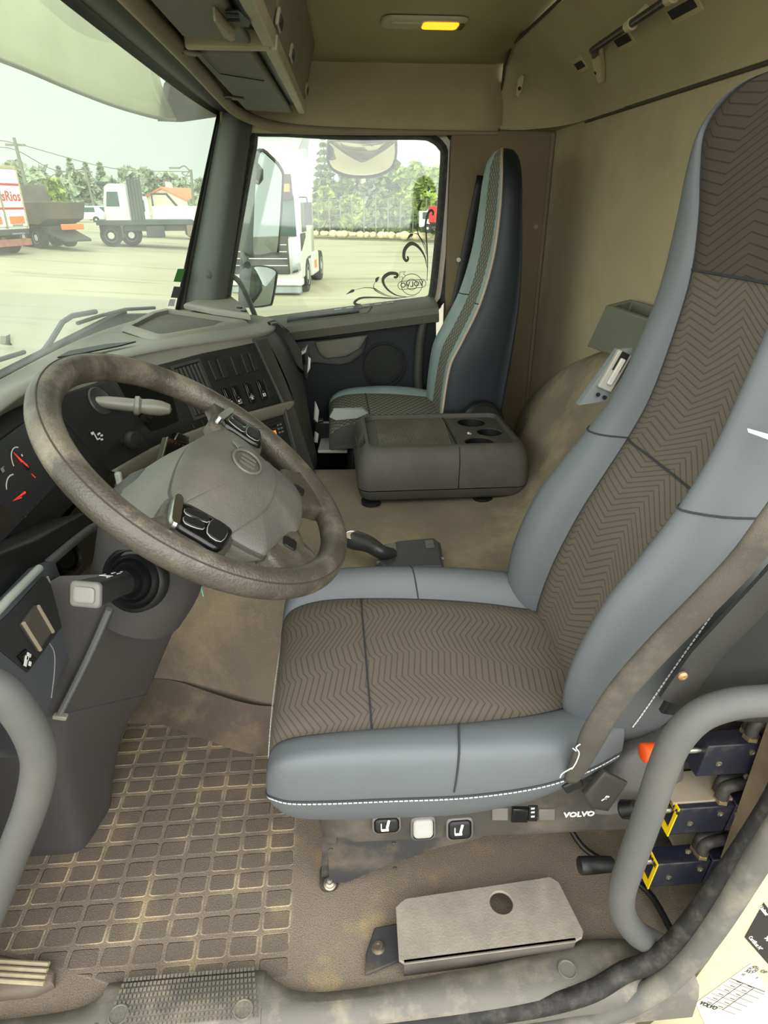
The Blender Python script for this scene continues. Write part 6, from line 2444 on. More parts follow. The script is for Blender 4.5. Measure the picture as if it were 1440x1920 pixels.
t, q, nn = card(((297, 884), (314, 820), (358, 832), (345, 880)), -0.36, 'remote_control', 'black handheld remote with a pale edge, tucked behind the steering wheel hub', 'remote', m_gloss)
g = G()
g.tube([q[0] + nn * 0.001, q[1] + nn * 0.001], 0.0022, 6)
g.build('pale_edge', m_chrome, t)
g = G()
c = at(322, 862, X=-0.36) + nn * 0.001
g.lathe(c, nn, [(0.007, 0), (0.007, 0.001), (0.004, 0.001), (0.004, 0.0014), (0, 0.0014)], 14)
g.build('round_mark', m_white, t)
g = G()
for k in range(4):
    g.obox(at(322 + 7 * k, 829 + 2 * k, X=-0.36) + nn * 0.0008, (q[2] - q[1]) / np.linalg.norm(q[2] - q[1]), (q[0] - q[1]) / np.linalg.norm(q[0] - q[1]), nn, 0.005, 0.003, 0.0008)
g.build('button_marks', M('button_marks_grey', (110, 110, 110), rough=0.5), t, smooth=False)
t, q, nn = card(((326, 826), (333, 812), (362, 824), (352, 845)), -0.385, 'remote_control', 'smaller black remote peeping out behind the first one', 'remote', m_gloss)
g = G()
g.tube([q[0] + nn * 0.001, q[1] + nn * 0.001, q[2] + nn * 0.001], 0.0016, 6)
g.build('pale_edge', m_chrome, t)

# phone clamp on the stack's passenger side
ph = thing('phone_holder', 'black phone clamp with pale jaws on the side of the dashboard', 'phone holder', tuple(at(575, 690, Y=2.30)))
q = [at(u, v, Y=2.28) for u, v in ((566, 655), (578, 646), (584, 690), (576, 712), (568, 706))]
g = G()
g.plate(q, (0.0, -0.016, 0), 0.004)
g.build('clamp_body', m_gloss, ph)
for pxs in (((556, 662), (572, 655), (577, 645), (574, 660), (562, 668)), ((578, 668), (583, 672), (582, 690), (576, 700), (577, 680))):
    g = G()
    g.plate([at(u, v, Y=2.262) for u, v in pxs], (0, -0.010, 0), 0.003)
    g.build('clamp_jaw', M('jaw_pale', (206, 208, 200), rough=0.35), ph)
g = G()
q = [at(u, v, Y=2.20) for u, v in ((501, 604), (512, 600), (536, 618), (560, 655), (566, 700), (552, 690), (520, 640))]
g.plate(q, (0.012, -0.012, 0), 0.006)
g.build('side_pocket', m_gloss, dash_root)
for pxs in (((590, 752), (597, 768), (594, 792), (588, 786)), ((590, 808), (596, 812), (594, 830), (588, 828))):
    g = G()
    g.plate([at(u, v, Y=2.24) for u, v in pxs], (0.004, -0.008, 0), 0.003)
    g.build('side_trim_chip', M('side_chip_pale', (190, 190, 180), rough=0.35), dash_root)
g = G()
g.tube([at(590, 790, Y=2.25), at(606, 788, Y=2.25)], 0.009, 12)
g.build('side_knob', m_black, dash_root)
# dark drawer front and grey ledge at the passenger end of the hump
g = G()
q = [at(u, v, Y=2.30) for u, v in ((590, 792), (672, 792), (672, 826), (590, 826))]
g.prism(q, (0, 0.03, 0))
lg = thing('floor_ledge', 'grey-white ledge with a black riser in front of the passenger seat', 'ledge', tuple(np.mean(q, axis=0)))
g.build('riser', m_black, lg, bevel=0.004)
g = G()
g.tube([q[0] + np.array([0, -0.002, 0]), q[1] + np.array([0, -0.002, 0])], 0.0035, 6)
g.build('riser_edge', M('riser_edge_pale', (170, 172, 166), rough=0.35), lg)
g = G()
q = [at(u, v, Z=0.362) for u, v in ((596, 850), (664, 850), (664, 826), (602, 826))]
g.prism(q, (0, 0, 0.012))
g.build('ledge_top', M('ledge_pale', (196, 196, 188), rough=0.5, var=0.08), lg, bevel=0.003)
g = G()
p0, p1 = at(376, 1098, Y=0.95), at(381, 1118, Y=0.95)
g.tube([p0, p1], 0.0012, 6)
tag(g.build('loose_thread', M('teal_thread', (120, 190, 170), rough=0.6)), 'short pale teal thread hanging under the steering wheel rim', 'thread')
g = G()
q = [at(u, v, Y=0.70) for u, v in ((1402, 803), (1445, 815), (1445, 824), (1404, 809))]
g.plate(q, (-0.003, -0.003, 0), 0.001)
g.build('fabric_tag', m_sew, seat)

# stickers on the painted jamb
def sticker(pxs, Y, name, label, mat):
    q = [at(u, v, Y=Y) for u, v in pxs]
    g = G()
    g.prism(q, (0, -0.0008, 0))
    o = g.build(name, mat, smooth=False)
    return tag(o, label, 'sticker'), q


YJ = 0.5745
o, q = sticker(((1432, 1692), (1460, 1730), (1460, 1830), (1396, 1757)), YJ, 'certificate_sticker', 'black certificate sticker with white print on the cream door jamb', M('sticker_black', (38, 34, 38), rough=0.4))
e = (q[2] - q[3]); e /= np.linalg.norm(e)
u_ = np.cross((0, -1, 0), e)
if np.dot(u_, q[0] - q[3]) < 0:
    u_ = -u_
tt = text('sticker_lettering', 'Certificat N°', q[3] + e * 0.003 + u_ * 0.007 + np.array([0, -0.001, 0]), e, u_, 0.0095, m_white, o, 0.0002, 'LEFT', bold=0.0001)
text('sticker_lettering', '90', q[3] + e * 0.024 + u_ * 0.028 + np.array([0, -0.001, 0]), e, u_, 0.014, m_white, o, 0.0002, 'LEFT', bold=0.0004)
text('sticker_lettering', 'Limiteur', q[0] + e * 0.004 - u_ * 0.008 + np.array([0, -0.001, 0]), e, u_, 0.009, m_white, o, 0.0002, 'LEFT', bold=0.0002)
g = G()
for k in range(4):
    g.obox(q[3] + e * 0.034 + u_ * (0.046 + 0.007 * k) + np.array([0, -0.001, 0]), e, u_, (0, 1, 0), 0.03, 0.0012, 0.0004)
g.build('print_lines', m_white, o, smooth=False)
o, q = sticker(((1408, 1806), (1470, 1900), (1470, 1990), (1350, 1990), (1304, 1880)), YJ, 'adjustment_chart', 'white adjustment chart sticker with black lines on the cream door jamb', M('sticker_white', (200, 196, 182), rough=0.4))
e = (q[0] - q[4]); e /= np.linalg.norm(e)          # along the upper left edge
u_ = np.cross(e, (0, -1, 0))
if u_[0] < 0:
    u_ = -u_
nj = np.array([0, -0.001, 0])
g = G()
for k in range(6):
    b = q[4] + e * (0.008 + 0.0135 * k)
    g.obox(b + u_ * 0.05 + nj, u_, e, (0, 1, 0), 0.095, 0.0005, 0.0004)
    g.obox(b + e * 0.005 + u_ * 0.022 + nj, u_, e, (0, 1, 0), 0.012, 0.0012, 0.0004)
    g.obox(b + e * 0.005 + u_ * 0.052 + nj, u_, e, (0, 1, 0), 0.012, 0.0012, 0.0004)
for k in (0.032, 0.062):
    g.obox(q[4] + e * 0.045 + u_ * k + nj, e, u_, (0, 1, 0), 0.075, 0.0012, 0.0004)
g.obox(q[4] + e * 0.082 + u_ * 0.045 + nj, u_, e, (0, 1, 0), 0.09, 0.0012, 0.0004)
g.build('chart_lines', M('chart_ink', (50, 50, 48), rough=0.6), o, smooth=False)
text('chart_lettering', 'VOLVO', q[4] + e * 0.005 + u_ * 0.006 + nj, u_, e, 0.013, m_black, o, 0.0002, 'LEFT', bold=0.0004)
text('chart_lettering', 'X1', q[0] - e * 0.018 + u_ * 0.006 + nj, u_, e, 0.010, m_black, o, 0.0002, 'LEFT')
text('chart_lettering', 'X2', q[0] - e * 0.028 + u_ * 0.008 + nj, u_, e, 0.006, m_black, o, 0.0002, 'LEFT')
text('chart_lettering', 'Y', q[0] - e * 0.024 + u_ * 0.04 + nj, u_, e, 0.007, m_black, o, 0.0002, 'LEFT')
text('chart_lettering', 'OP', q[0] - e * 0.006 + u_ * 0.032 + nj, u_, e, 0.011, m_black, o, 0.0002, 'LEFT')
g = G()
c = q[0] - e * 0.010 + u_ * 0.016 + nj
for rr_ in (0.0095, 0.0045):
    g.tube([c + e * rr_ * math.cos(t) + u_ * rr_ * math.sin(t) for t in np.linspace(0, 2 * PI, 25)[:-1]], 0.0004, 5, closed=True)
for k in range(8):
    t = 2 * PI * k / 8
    g.obox(c + (e * math.cos(t) + u_ * math.sin(t)) * 0.007, e, u_, (0, 1, 0), 0.002, 0.002, 0.0004)
g.build('chart_emblem', MATS['chart_ink'], o, smooth=False)
# ------------------------------------------------------------------ yard outside
def gz(x, y):
    return -1.3 + min(1.0, 0.065 * max(0.0, -x - 2.0))


def ground_at(u, v):
    y = 20.0
    lo_, hi_ = 3.0, 400.0
    for _ in range(50):
        y = (lo_ + hi_) / 2
        p = at(u, v, Y=y)
        if p[2] > gz(p[0], y):
            lo_ = y
        else:
            hi_ = y
    return at(u, v, Y=y)


def make_yard():
    m, n, l, b = node_mat('dusty_asphalt')
    t = NT(n, l)
    g_ = n.new('ShaderNodeNewGeometry')
    pos = g_.outputs['Position']
    nz = t.noise(pos, 0.35, 6)
    fine = t.noise(pos, 9, 4)
    mp = n.new('ShaderNodeMapping')
    mp.inputs['Rotation'].default_value = (0, 0, 0.25)
    mp.inputs['Scale'].default_value = (0.05, 0.55, 1)
    l.new(pos, mp.inputs[0])
    st = n.new('ShaderNodeTexNoise')
    st.inputs['Scale'].default_value = 1.4
    st.inputs['Detail'].default_value = 5
    st.inputs['Distortion'].default_value = 1.2
    l.new(mp.outputs[0], st.inputs['Vector'])
    base = t.mix(nz, lin((150, 146, 120)), lin((182, 178, 146)))
    base = t.mix(t.m('MULTIPLY', fine, 0.35), base, lin((122, 118, 100)))
    base = t.mix(t.m('MULTIPLY', t.step(st.outputs[0], 0.55, 0.66), 0.45), base, lin((104, 102, 92)))
    sp = n.new('ShaderNodeSeparateXYZ')
    l.new(pos, sp.inputs[0])
    base = t.mix(t.m('MULTIPLY', t.m('SUBTRACT', 1.0, t.step(sp.outputs[1], 18.1, 18.5)), 0.55), base, lin((132, 131, 116)))
    l.new(base, b.inputs['Base Color'])
    b.inputs['Roughness'].default_value = 0.9
    return m


m_yard = make_yard()
g = G()
xs = [-220, -120, -60, -30, -17.4, -12, -8, -5, -2, 10, 60, 120, 220]
ysg = [-80, -30, -8, -1, 0.45, 3, 10, 30, 60, 120, 260]
g.grid([[(x, y, gz(x, y)) for x in xs] for y in ysg])
struct(g.build('ground', m_yard, smooth=False))


class LG(G):
    """geometry in a local frame: origin o, forward f (horizontal), z up"""

    def __init__(s, o, f):
        super().__init__()
        s.o = np.array(o, float)
        f = np.array([f[0], f[1], 0.0])
        s.f_ = f / np.linalg.norm(f)
        s.l_ = np.array([-s.f_[1], s.f_[0], 0])

    def done(s, name, mat, parent, **k):
        s.v = [tuple(s.o + s.f_ * p[0] + s.l_ * p[1] + np.array([0, 0, p[2]])) for p in s.v]
        return s.build(name, mat, parent, **k)


m_wp = M('white_truck_paint', (204, 205, 198), rough=0.35, var=0.04, vs=1.5)
m_dk = M('truck_dark_plastic', (58, 60, 62), rough=0.5, var=0.1, vs=2)
m_tg = M('truck_glass', (62, 84, 82), rough=0.3, var=0.1, vs=1, spec=0.25)
m_ty = M('tyre_rubber', (40, 40, 38), rough=0.9, var=0.2, vs=4)
m_hub = M('wheel_hub_grey', (190, 186, 176), rough=0.5, var=0.1, vs=5)
m_or = M('orange_lens', (236, 110, 50), rough=0.4, var=0.02, emit=0.15)
m_rd = M('red_paint', (190, 40, 48), rough=0.5, var=0.05)


def wheel_at(o, f, x, y, r, w_, parent, name='wheel'):
    g = LG(o, f)
    g.lathe((x, y, r), (0, 1, 0), [(r * 0.55, -w_ / 2), (r * 0.97, -w_ / 2), (r, -w_ * 0.35), (r, w_ * 0.35), (r * 0.97, w_ / 2), (r * 0.55, w_ / 2)], 26)
    wh = g.done(name, m_ty, parent)
    g = LG(o, f)
    g.lathe((x, y, r), (0, 1, 0), [(r * 0.2, -w_ * 0.52), (r * 0.54, -w_ * 0.45), (r * 0.58, -w_ * 0.53), (r * 0.58, w_ * 0.53), (r * 0.54, w_ * 0.45), (r * 0.2, w_ * 0.52)], 22)
    g.done('hub', m_hub, wh)
    return wh


# white tractor unit behind the mirrors
fo = ground_at(572, 552)
f = np.array([-0.12, -0.99, 0])
lft = np.array([-f[1], f[0], 0])      # truck's own left
org = fo - (-lft * -1.25) if False else fo + np.array([-1.25, -0.15, 0])
T = thing('tractor_unit', 'white high-roof tractor unit facing the passenger window', 'truck', tuple(org))
bx = lambda *a: LG(org, f)
g = LG(org, f)
prof = [(0.0, 0.45), (0.06, 1.35), (0.0, 1.9), (-0.25, 2.75), (-0.45, 3.2), (-0.9, 3.75), (-1.3, 3.95), (-2.2, 4.05), (-2.25, 0.95), (-1.9, 0.95), (-1.75, 0.45)]
g.prism([(x, -1.22, z) for x, z in prof], (0, 2.44, 0))
g.done('cab', m_wp, T, bevel=0.10, bseg=3)
g = LG(org, f)
g.add([(0.10, -1.12, 1.66), (0.10, 1.12, 1.66), (-0.17, 1.06, 2.72), (-0.17, -1.06, 2.72)], [(0, 1, 2, 3)])
g.done('windscreen', m_tg, T, solid=0.03)
g = LG(org, f)
g.add([(-0.10, -1.04, 2.62), (-0.10, 1.04, 2.62), (-0.34, 0.98, 3.28), (-0.34, -0.98, 3.28)], [(0, 1, 2, 3)])
g.done('sun_visor', m_dk, T, solid=-0.06)
for y in (-0.8, 0.8):
    g = LG(org, f)
    g.obox((-0.18, y, 2.92), (0, 1, 0), (-0.3, 0, 1), (1, 0, 0.3), 0.30, 0.2, 0.03)
    g.done('visor_lamp', m_or, T, smooth=False)
g = LG(org, f)
g.box((0.0, -0.86, 0.62), (0.12, 0.86, 1.66))
g.done('grille', m_dk, T, bevel=0.02)
for k in range(4):
    g = LG(org, f)
    g.box((0.11, -0.82, 0.85 + 0.19 * k), (0.135, 0.82, 0.875 + 0.19 * k))
    g.done('grille_bar', m_hub, T, smooth=False)
for y in (-1, 1):
    g = LG(org, f)
    g.add([(0.105, y * 0.90, 0.62), (0.09, y * 1.20, 0.72), (0.11, y * 1.18, 1.22), (0.12, y * 0.98, 1.18)], [(0, 1, 2, 3)])
    hl = g.done('headlamp', M('headlamp_glass', (170, 176, 172), rough=0.15, var=0.2, vs=6), T, solid=-0.03)
    g = LG(org, f)
    g.add([(0.135, y * 0.96, 0.66), (0.125, y * 1.12, 0.70), (0.13, y * 1.12, 0.76), (0.14, y * 0.97, 0.72)], [(0, 1, 2, 3)])
    g.done('lamp_insert', m_dk, hl, solid=-0.02)
g = LG(org, f)
g.box((-0.35, -1.22, 0.28), (0.06, 1.22, 0.5))
g.done('bumper', M('bumper_pale', (206, 206, 196), rough=0.5), T, bevel=0.05)
g = LG(org, f)
g.box((-0.3, -1.15, 0.06), (0.0, 1.15, 0.27))
g.done('air_dam', M('dam_grey', (138, 146, 144), rough=0.7), T, bevel=0.03)
g = LG(org, f)
g.box((-1.15, 1.2, 1.75), (-0.35, 1.235, 2.55))
g.done('side_window', m_tg, T, bevel=0.05)
g = LG(org, f)
g.add([(-0.02, 1.235, 1.25), (-0.02, 1.235, 1.72), (-0.9, 1.235, 1.72), (-0.9, 1.235, 1.6)], [(0, 1, 2, 3)])
g.done('side_panel', m_dk, T, solid=0.02)
g = LG(org, f)
g.tube([(-0.25, 1.2, 2.68), (-0.2, 1.42, 2.68), (-0.2, 1.45, 2.5)], 0.025, 8)
g.box((-0.28, 1.34, 1.95), (-0.16, 1.56, 2.55))
g.done('door_mirror', m_dk, T, bevel=0.03)
g = LG(org, f)
g.box((-6.0, -0.5, 0.75), (-2.2, 0.5, 1.0))
g.done('chassis', m_dk, T, bevel=0.02)
g = LG(org, f)
g.box((-3.9, 0.75, 0.35), (-2.35, 1.2, 1.05))
g.done('side_tank', m_wp, T, bevel=0.05)
g = LG(org, f)
g.box((-3.3, 1.2, 0.55), (-2.8, 1.215, 0.8))
g.done('orange_panel', m_or, T, smooth=False)
g = LG(org, f)
g.add([(-2.0, 1.2, 3.0), (-2.75, 1.22, 3.0), (-2.7, 1.1, 4.0), (-2.0, 1.0, 4.0), (-2.0, 1.2, 1.1), (-2.75, 1.22, 1.1)], [(0, 1, 2, 3), (0, 4, 5, 1)])
g.done('side_fairing', m_wp, T, solid=0.04)
g = LG(org, f)
g.add([(-0.75, -1.0, 3.6), (-0.75, 1.0, 3.6), (-2.1, 1.1, 4.25), (-2.1, -1.1, 4.25)], [(0, 1, 2, 3)])
g.done('roof_deflector', m_wp, T, solid=0.06)
g = LG(org, f)
g.lathe((-0.85, -0.95, 3.7), (0, 0, 1), [(0.10, 0), (0.11, 0.05), (0.10, 0.26), (0.04, 0.3)], 16)
g.lathe((-0.85, 0.2, 3.7), (0, 0, 1), [(0.10, 0), (0.11, 0.05), (0.10, 0.16), (0.04, 0.2)], 16)
g.done('beacon', m_or, T)
for x, y in ((-1.1, 1.05), (-1.1, -1.05), (-4.7, 1.0), (-4.7, -1.0)):
    wheel_at(org, f, x, y, 0.5, 0.36, T)
g = LG(org, f)
g.box((-1.85, 1.18, 0.95), (-1.2, 1.225, 1.02))
g.done('mudguard', m_dk, T, smooth=False)

# flatbed truck on the left, side on, its cab towards the left
fo = ground_at(212, 463)
f = np.array([-0.97, -0.24, 0])
o0 = fo - np.array(f) * 0.0
FB = thing('flatbed_truck', 'white-cab flatbed truck with empty dark platform, side on', 'truck', tuple(o0))
def fb(lo, hi, name, mat, parent=FB, bevel=0.03):
    g = LG(o0, f)
    g.box(lo, hi)
    return g.done(name, mat, parent, bevel=bevel)


wid = 2.3
g = LG(o0, f)
g.prism([(x, -2.5, z) for x, z in ((0.15, 0.95), (0.12, 2.0), (-0.05, 2.75), (-0.25, 2.85), (-1.05, 2.85), (-1.1, 1.1), (-0.9, 1.1), (-0.6, 0.95))], (0, 2.3, 0))
g.done('cab', m_wp, FB, bevel=0.06)
g = LG(o0, f)
g.prism([(x, -0.22, z) for x, z in ((0.0, 1.85), (-0.12, 2.5), (-0.62, 2.5), (-0.62, 1.85))], (0, 0.05, 0))
g.prism([(x, -2.53, z) for x, z in ((0.0, 1.85), (-0.12, 2.5), (-0.62, 2.5), (-0.62, 1.85))], (0, 0.05, 0))
g.done('cab_window', m_tg, FB, smooth=False)
fb((-0.1, -2.4, 2.78), (0.3, -0.3, 2.9), 'sun_visor', m_dk)
hb = fb((-1.75, -0.12, 1.15), (-1.1, -0.02, 3.05), 'headboard', M('headboard_grey', (84, 90, 84), rough=0.7, var=0.1, vs=3))
for k in range(5):
    fb((-1.75 + k * 0.15, -0.02, 1.15), (-1.71 + k * 0.15, 0.03, 3.2), 'headboard_post', m_dk, hb, 0.01)
g = LG(o0, f)
g.box((-4.1, -2.45, 1.0), (0.6, 0.0, 1.22))
g.done('platform', M('platform_dark', (66, 74, 76), rough=0.8, var=0.15, vs=2), FB, bevel=0.02)
fb((-4.0, -1.8, 0.7), (0.5, -0.3, 1.0), 'chassis', m_dk)
fb((-2.6, -0.45, 0.4), (-1.7, -0.05, 0.95), 'tool_box', m_dk)
fb((-4.15, -2.4, 0.45), (-3.7, -0.05, 1.0), 'rear_bumper', M('bumper_dirty', (120, 104, 90), rough=0.8))
fb((-0.62, -0.5, 0.4), (-0.5, 0.05, 1.0), 'mudflap', m_dk)
for x, y in ((0.0, -0.2), (0.0, -2.2), (-0.95, -0.6), (-0.95, -2.2)):
    wheel_at(o0, f, x, y, 0.52, 0.34, FB)
# white crew-cab tipper behind it
o1 = ground_at(357, 447)
f1_ = np.array([0.97, 0.24, 0])
TP = thing('light_truck', 'white light dropside truck half hidden behind the flatbed', 'truck', tuple(o1))
g = LG(o1, f1_)
g.prism([(x, -1.9, z) for x, z in ((-4.3, 0.7), (-4.4, 1.8), (-4.2, 2.5), (-2.4, 2.5), (-2.3, 0.7))], (0, 1.9, 0))
g.done('cab', m_wp, TP, bevel=0.08)
g = LG(o1, f1_)
g.box((-4.1, -1.93, 1.65), (-3.3, 0.03, 2.3))
g.box((-3.1, -1.93, 1.65), (-2.6, 0.03, 2.3))
g.done('cab_window', m_tg, TP, smooth=False)
g = LG(o1, f1_)
g.box((-2.2, -2.0, 1.05), (1.3, 0.0, 1.95))
g.done('dropside_body', M('body_cream', (222, 218, 200), rough=0.5), TP, bevel=0.03)
g = LG(o1, f1_)
g.tube([(-2.1, -0.3, 1.9), (-2.1, -0.3, 2.65), (-1.2, -0.3, 2.65), (-0.6, -0.3, 1.9)], 0.06, 8)
g.tube([(-2.1, -1.7, 1.9), (-2.1, -1.7, 2.65), (-1.2, -1.7, 2.65), (-0.6, -1.7, 1.9)], 0.06, 8)
g.done('hoop', m_dk, TP)
for x in (-3.6, 0.2):
    wheel_at(o1, f1_, x, -0.1, 0.42, 0.3, TP)
    wheel_at(o1, f1_, x, -1.8, 0.42, 0.3, TP)

# box truck at the left edge, seen from behind
bt = ground_at(64, 476)
f = np.array([-0.85, 0.53, 0])
f = np.array([-0.97, 0.24, 0])
o2 = bt
BT = thing('box_truck', 'white box truck with red lettering on its rear doors', 'truck', tuple(o2))
def lb(lo, hi, name, mat, parent=BT, bevel=0.02):
    g = LG(o2, f)
    g.box(lo, hi)
    return g.done(name, mat, parent, bevel=bevel)


hgt = (at(38, 312, Y=bt[1])[2] - bt[2])
wd2 = 2.55
lb((0.0, 0.0, 0.95), (7.0, wd2, hgt), 'cargo_box', m_wp)
for y0_, y1_ in ((0.08, 1.24), (1.30, 2.46)):
    dr = lb((-0.05, y0_, 1.05), (0.0, y1_, hgt - 0.12), 'rear_door', M('door_white', (232, 232, 226), rough=0.4))
lb((-0.09, 1.24, 1.0), (-0.01, 1.30, hgt - 0.1), 'door_bar', M('bar_tan', (146, 130, 96), rough=0.6))
lb((-0.06, 0.0, 0.95), (0.02, 0.08, hgt), 'box_edge', M('edge_tan', (170, 160, 126), rough=0.6))
lb((-0.06, 0.0, hgt - 0.12), (0.02, wd2, hgt), 'box_edge', MATS['edge_tan'])
for y_ in (0.2, 1.5):
    lb((-0.065, y_, 1.15), (-0.045, y_ + 0.85, 1.42), 'orange_panel', m_or, bevel=0.0)
lb((-0.02, 0.0, 0.75), (6.8, wd2, 0.95), 'chassis', m_dk)
lb((-0.1, 0.1, 0.35), (0.3, wd2 - 0.1, 0.6), 'rear_bumper', M('bumper_red_grey', (150, 96, 80), rough=0.7, var=0.3, vs=4))
LL = np.array([-f[1], f[0], 0]); LL /= np.linalg.norm(LL)
ff = f / np.linalg.norm(f)
zt = hgt * 0.665
text('door_lettering', 'TransRios', np.array(o2) + LL * 0.14 - ff * 0.056 + np.array([0, 0, zt]), -LL, (0, 0, 1), 0.5, m_rd, BT, 0.004, 'RIGHT', bold=0.010)
for dz in (-0.42, 0.42):
    lb((-0.06, 0.1, zt + dz - 0.04), (-0.045, 2.45, zt + dz + 0.04), 'red_stripe', m_rd, bevel=0.0)
for k in range(3):
    lb((-0.058, 0.35, zt - 1.05 - 0.3 * k), (-0.046, 0.95 + 0.15 * (k % 2), zt - 0.99 - 0.3 * k), 'grey_print', M('print_grey', (120, 124, 124), rough=0.6), bevel=0.0)
for x in (0.9, 5.6):
    wheel_at(o2, f, x, 0.25, 0.5, 0.4, BT)
    wheel_at(o2, f, x, wd2 - 0.25, 0.5, 0.4, BT)

# tipper with a brown body between the box truck and the flatbed
o3 = ground_at(88, 463)
f = np.array([-0.8, 0.6, 0])
TI = thing('tipper_truck', 'dark tipper truck with a worn brown-grey skip body', 'truck', tuple(o3))
def tb(pts, y0_, y1_, name, mat, parent=TI, bevel=0.03):
    g = LG(o3, f)
    g.prism([(x * 0.74, y0_ * 0.74, z * 0.8) for x, z in pts], (0, (y1_ - y0_) * 0.74, 0))
    return g.done(name, mat, parent, bevel=bevel)


tb([(-2.6, 1.5), (-3.0, 2.35), (0.4, 2.35), (0.7, 3.25), (2.6, 3.3), (2.6, 1.3), (-1.6, 1.2)], -1.2, 1.2, 'tipper_body', M('tipper_worn', (92, 90, 80), rough=0.8, var=0.25, vs=1.2, dirt=0.6, dcol=(104, 76, 58), ds=1.2))
tb([(-2.0, 0.7), (-2.0, 1.15), (2.8, 1.25), (2.8, 0.7)], -0.9, 0.9, 'chassis', m_dk)
tb([(-2.6, 0.95), (-2.6, 1.25), (-2.5, 1.25), (-2.5, 0.95)], -1.1, 0.4, 'orange_panel', m_or)
for x in (-1.0, 0.3, 2.2):
    for y in (-0.95, 0.95):
        wheel_at(o3, f, x * 0.74, y * 0.74, 0.44, 0.34, TI)
tb([(-3.4, 0.35), (-3.4, 0.5), (-1.9, 0.95), (-1.9, 0.75)], -0.9, 0.9, 'tow_frame', m_dk)

# distant small vehicles, house, poles
for k, (u, v, w_, h_, lab) in enumerate(((163, 418, 3.6, 1.5, 'small white car parked by the leftmost low building'), (196, 416, 3.4, 1.6, 'white van parked left of the flatbed cab'), (178, 414, 3.0, 1.3, 'pale parked car between white car and white van'))):
    p = at(u, v, Y=70 + 9 * k)
    t = thing('parked_car', lab, 'car', tuple(p))
    f = np.array([1, 0.1, 0])
    g = LG(p, f)
    g.prism([(x, -0.8, z) for x, z in ((-w_ / 2, 0.3), (-w_ / 2, 0.85), (-w_ * 0.22, 0.95), (-w_ * 0.12, h_), (w_ * 0.3, h_), (w_ * 0.46, 0.9), (w_ / 2, 0.8), (w_ / 2, 0.3))], (0, 1.6, 0))
    g.done('car_body', m_wp, t, bevel=0.08)
    g = LG(p, f)
    g.box((-w_ * 0.1, -0.82, 0.95), (w_ * 0.3, 0.82, h_ - 0.12))
    g.done('car_window', m_tg, t, bevel=0.02)
    for x in (-w_ * 0.3, w_ * 0.3):
        wheel_at(p, f, x, -0.75, 0.3, 0.2, t)
        wheel_at(p, f, x, 0.75, 0.3, 0.2, t)
p = at(334, 398, Y=118)
H = thing('house', 'small cream house with an orange tiled roof beyond the yard', 'house', tuple(p))
f = np.array([0.9, -0.3, 0])
g = LG(p, f)
g.prism([(x, -4, z) for x, z in ((-4.2, -3), (-4.2, 1.6), (0, 3.4), (4.2, 1.6), (4.2, -3))], (0, 8, 0))
g.done('house_walls', M('house_cream', (226, 218, 196), rough=0.8), H, smooth=False)
for s_ in (-1, 1):
    g = LG(p, f)
    g.prism([(0, -4.3, 3.4), (0, -4.3, 3.65), (s_ * 4.8, -4.3, 1.55), (s_ * 4.8, -4.3, 1.35)], (0, 8.6, 0))
    g.done('roof', M('roof_tiles', (206, 130, 92), rough=0.8, var=0.15, vs=2), H, smooth=False)
g = LG(p, f)
g.box((-0.5, -2, 3.0), (0.3, -1.2, 4.4))
g.done('chimney', MATS['house_cream'], H, smooth=False)

m_pole = M('weathered_pole', (112, 112, 100), rough=0.9, var=0.1)
ends = []
for k, (top, bot, Y_, lab) in enumerate((((26, 258), (62, 400), 60, 'tall grey utility pole leaning beside the box truck'), ((159, 313), (180, 405), 85, 'thin leaning pole in the middle of the far yard'), ((358, 318), (366, 420), 75, 'pole with a curved street lamp arm near the windscreen edge'))):
    a_, b_ = at(*top, Y=Y_), at(*bot, Y=Y_)
    b_ = b_ + (b_ - a_) * 0.15
    t = thing('utility_pole', lab, 'pole', tuple(b_))
    g = G()
    g.tube([b_, a_], [0.17, 0.12], 10)
    g.build('shaft', m_pole, t)
    ends.append(a_)
    if k == 2:
        c1 = at(336, 315, Y=Y_)
        g = G()
        g.tube(cr(np.array([a_ - np.array([0, 0, 0.3]), (a_ + c1) / 2 + np.array([0, 0, 0.25]), c1]), 5), 0.07, 8)
        g.obox(c1 - np.array([0.5, 0, 0]), (1, 0, 0), (0, 1, 0), (0, 0, 1), 1.0, 0.3, 0.15)
        g.build('lamp_arm', m_pole, t)
        c2 = at(341, 325, Y=Y_)
        g = G()
        g.tube(cr(np.array([at(358, 322, Y=Y_), at(346, 322, Y=Y_), c2, at(350, 330, Y=Y_), at(358, 329, Y=Y_)]), 5), 0.05, 6)
        g.build('bracket_ring', m_pole, t)
    else:
        g = G()
        g.obox(a_ - np.array([0, 0, 0.5]), (1, 0.2, 0), (0, 1, 0), (0, 0, 1), 1.4, 0.15, 0.15)
        g.build('cross_arm', m_pole, t, smooth=False)
for k, (p0, p1, p2, lab) in enumerate((((-30, 264), (26, 268), (358, 322), 'uppermost overhead wire crossing the windscreen view'), ((-30, 278), (26, 280), (160, 318), 'overhead wire from the tall pole to the thin pole'), ((159, 316), (100, 328), (60, 332), 'short overhead wire left of the thin pole'), ((230, 338), (300, 334), (355, 322), 'sagging overhead wire running to the lamp pole'))):
    a_, b_, c_ = at(*p0, Y=62), at(*p1, Y=64), at(*p2, Y=76)
    P = cr(np.array([a_, b_, b_ * 0.5 + c_ * 0.5 - np.array([0, 0, 0.8]), c_]), 6)
    g = G()
    g.tube(P, 0.035, 5)
    tag(g.build('overhead_wire', m_pole), lab, 'wire')

# trees
rng = random.Random(7)


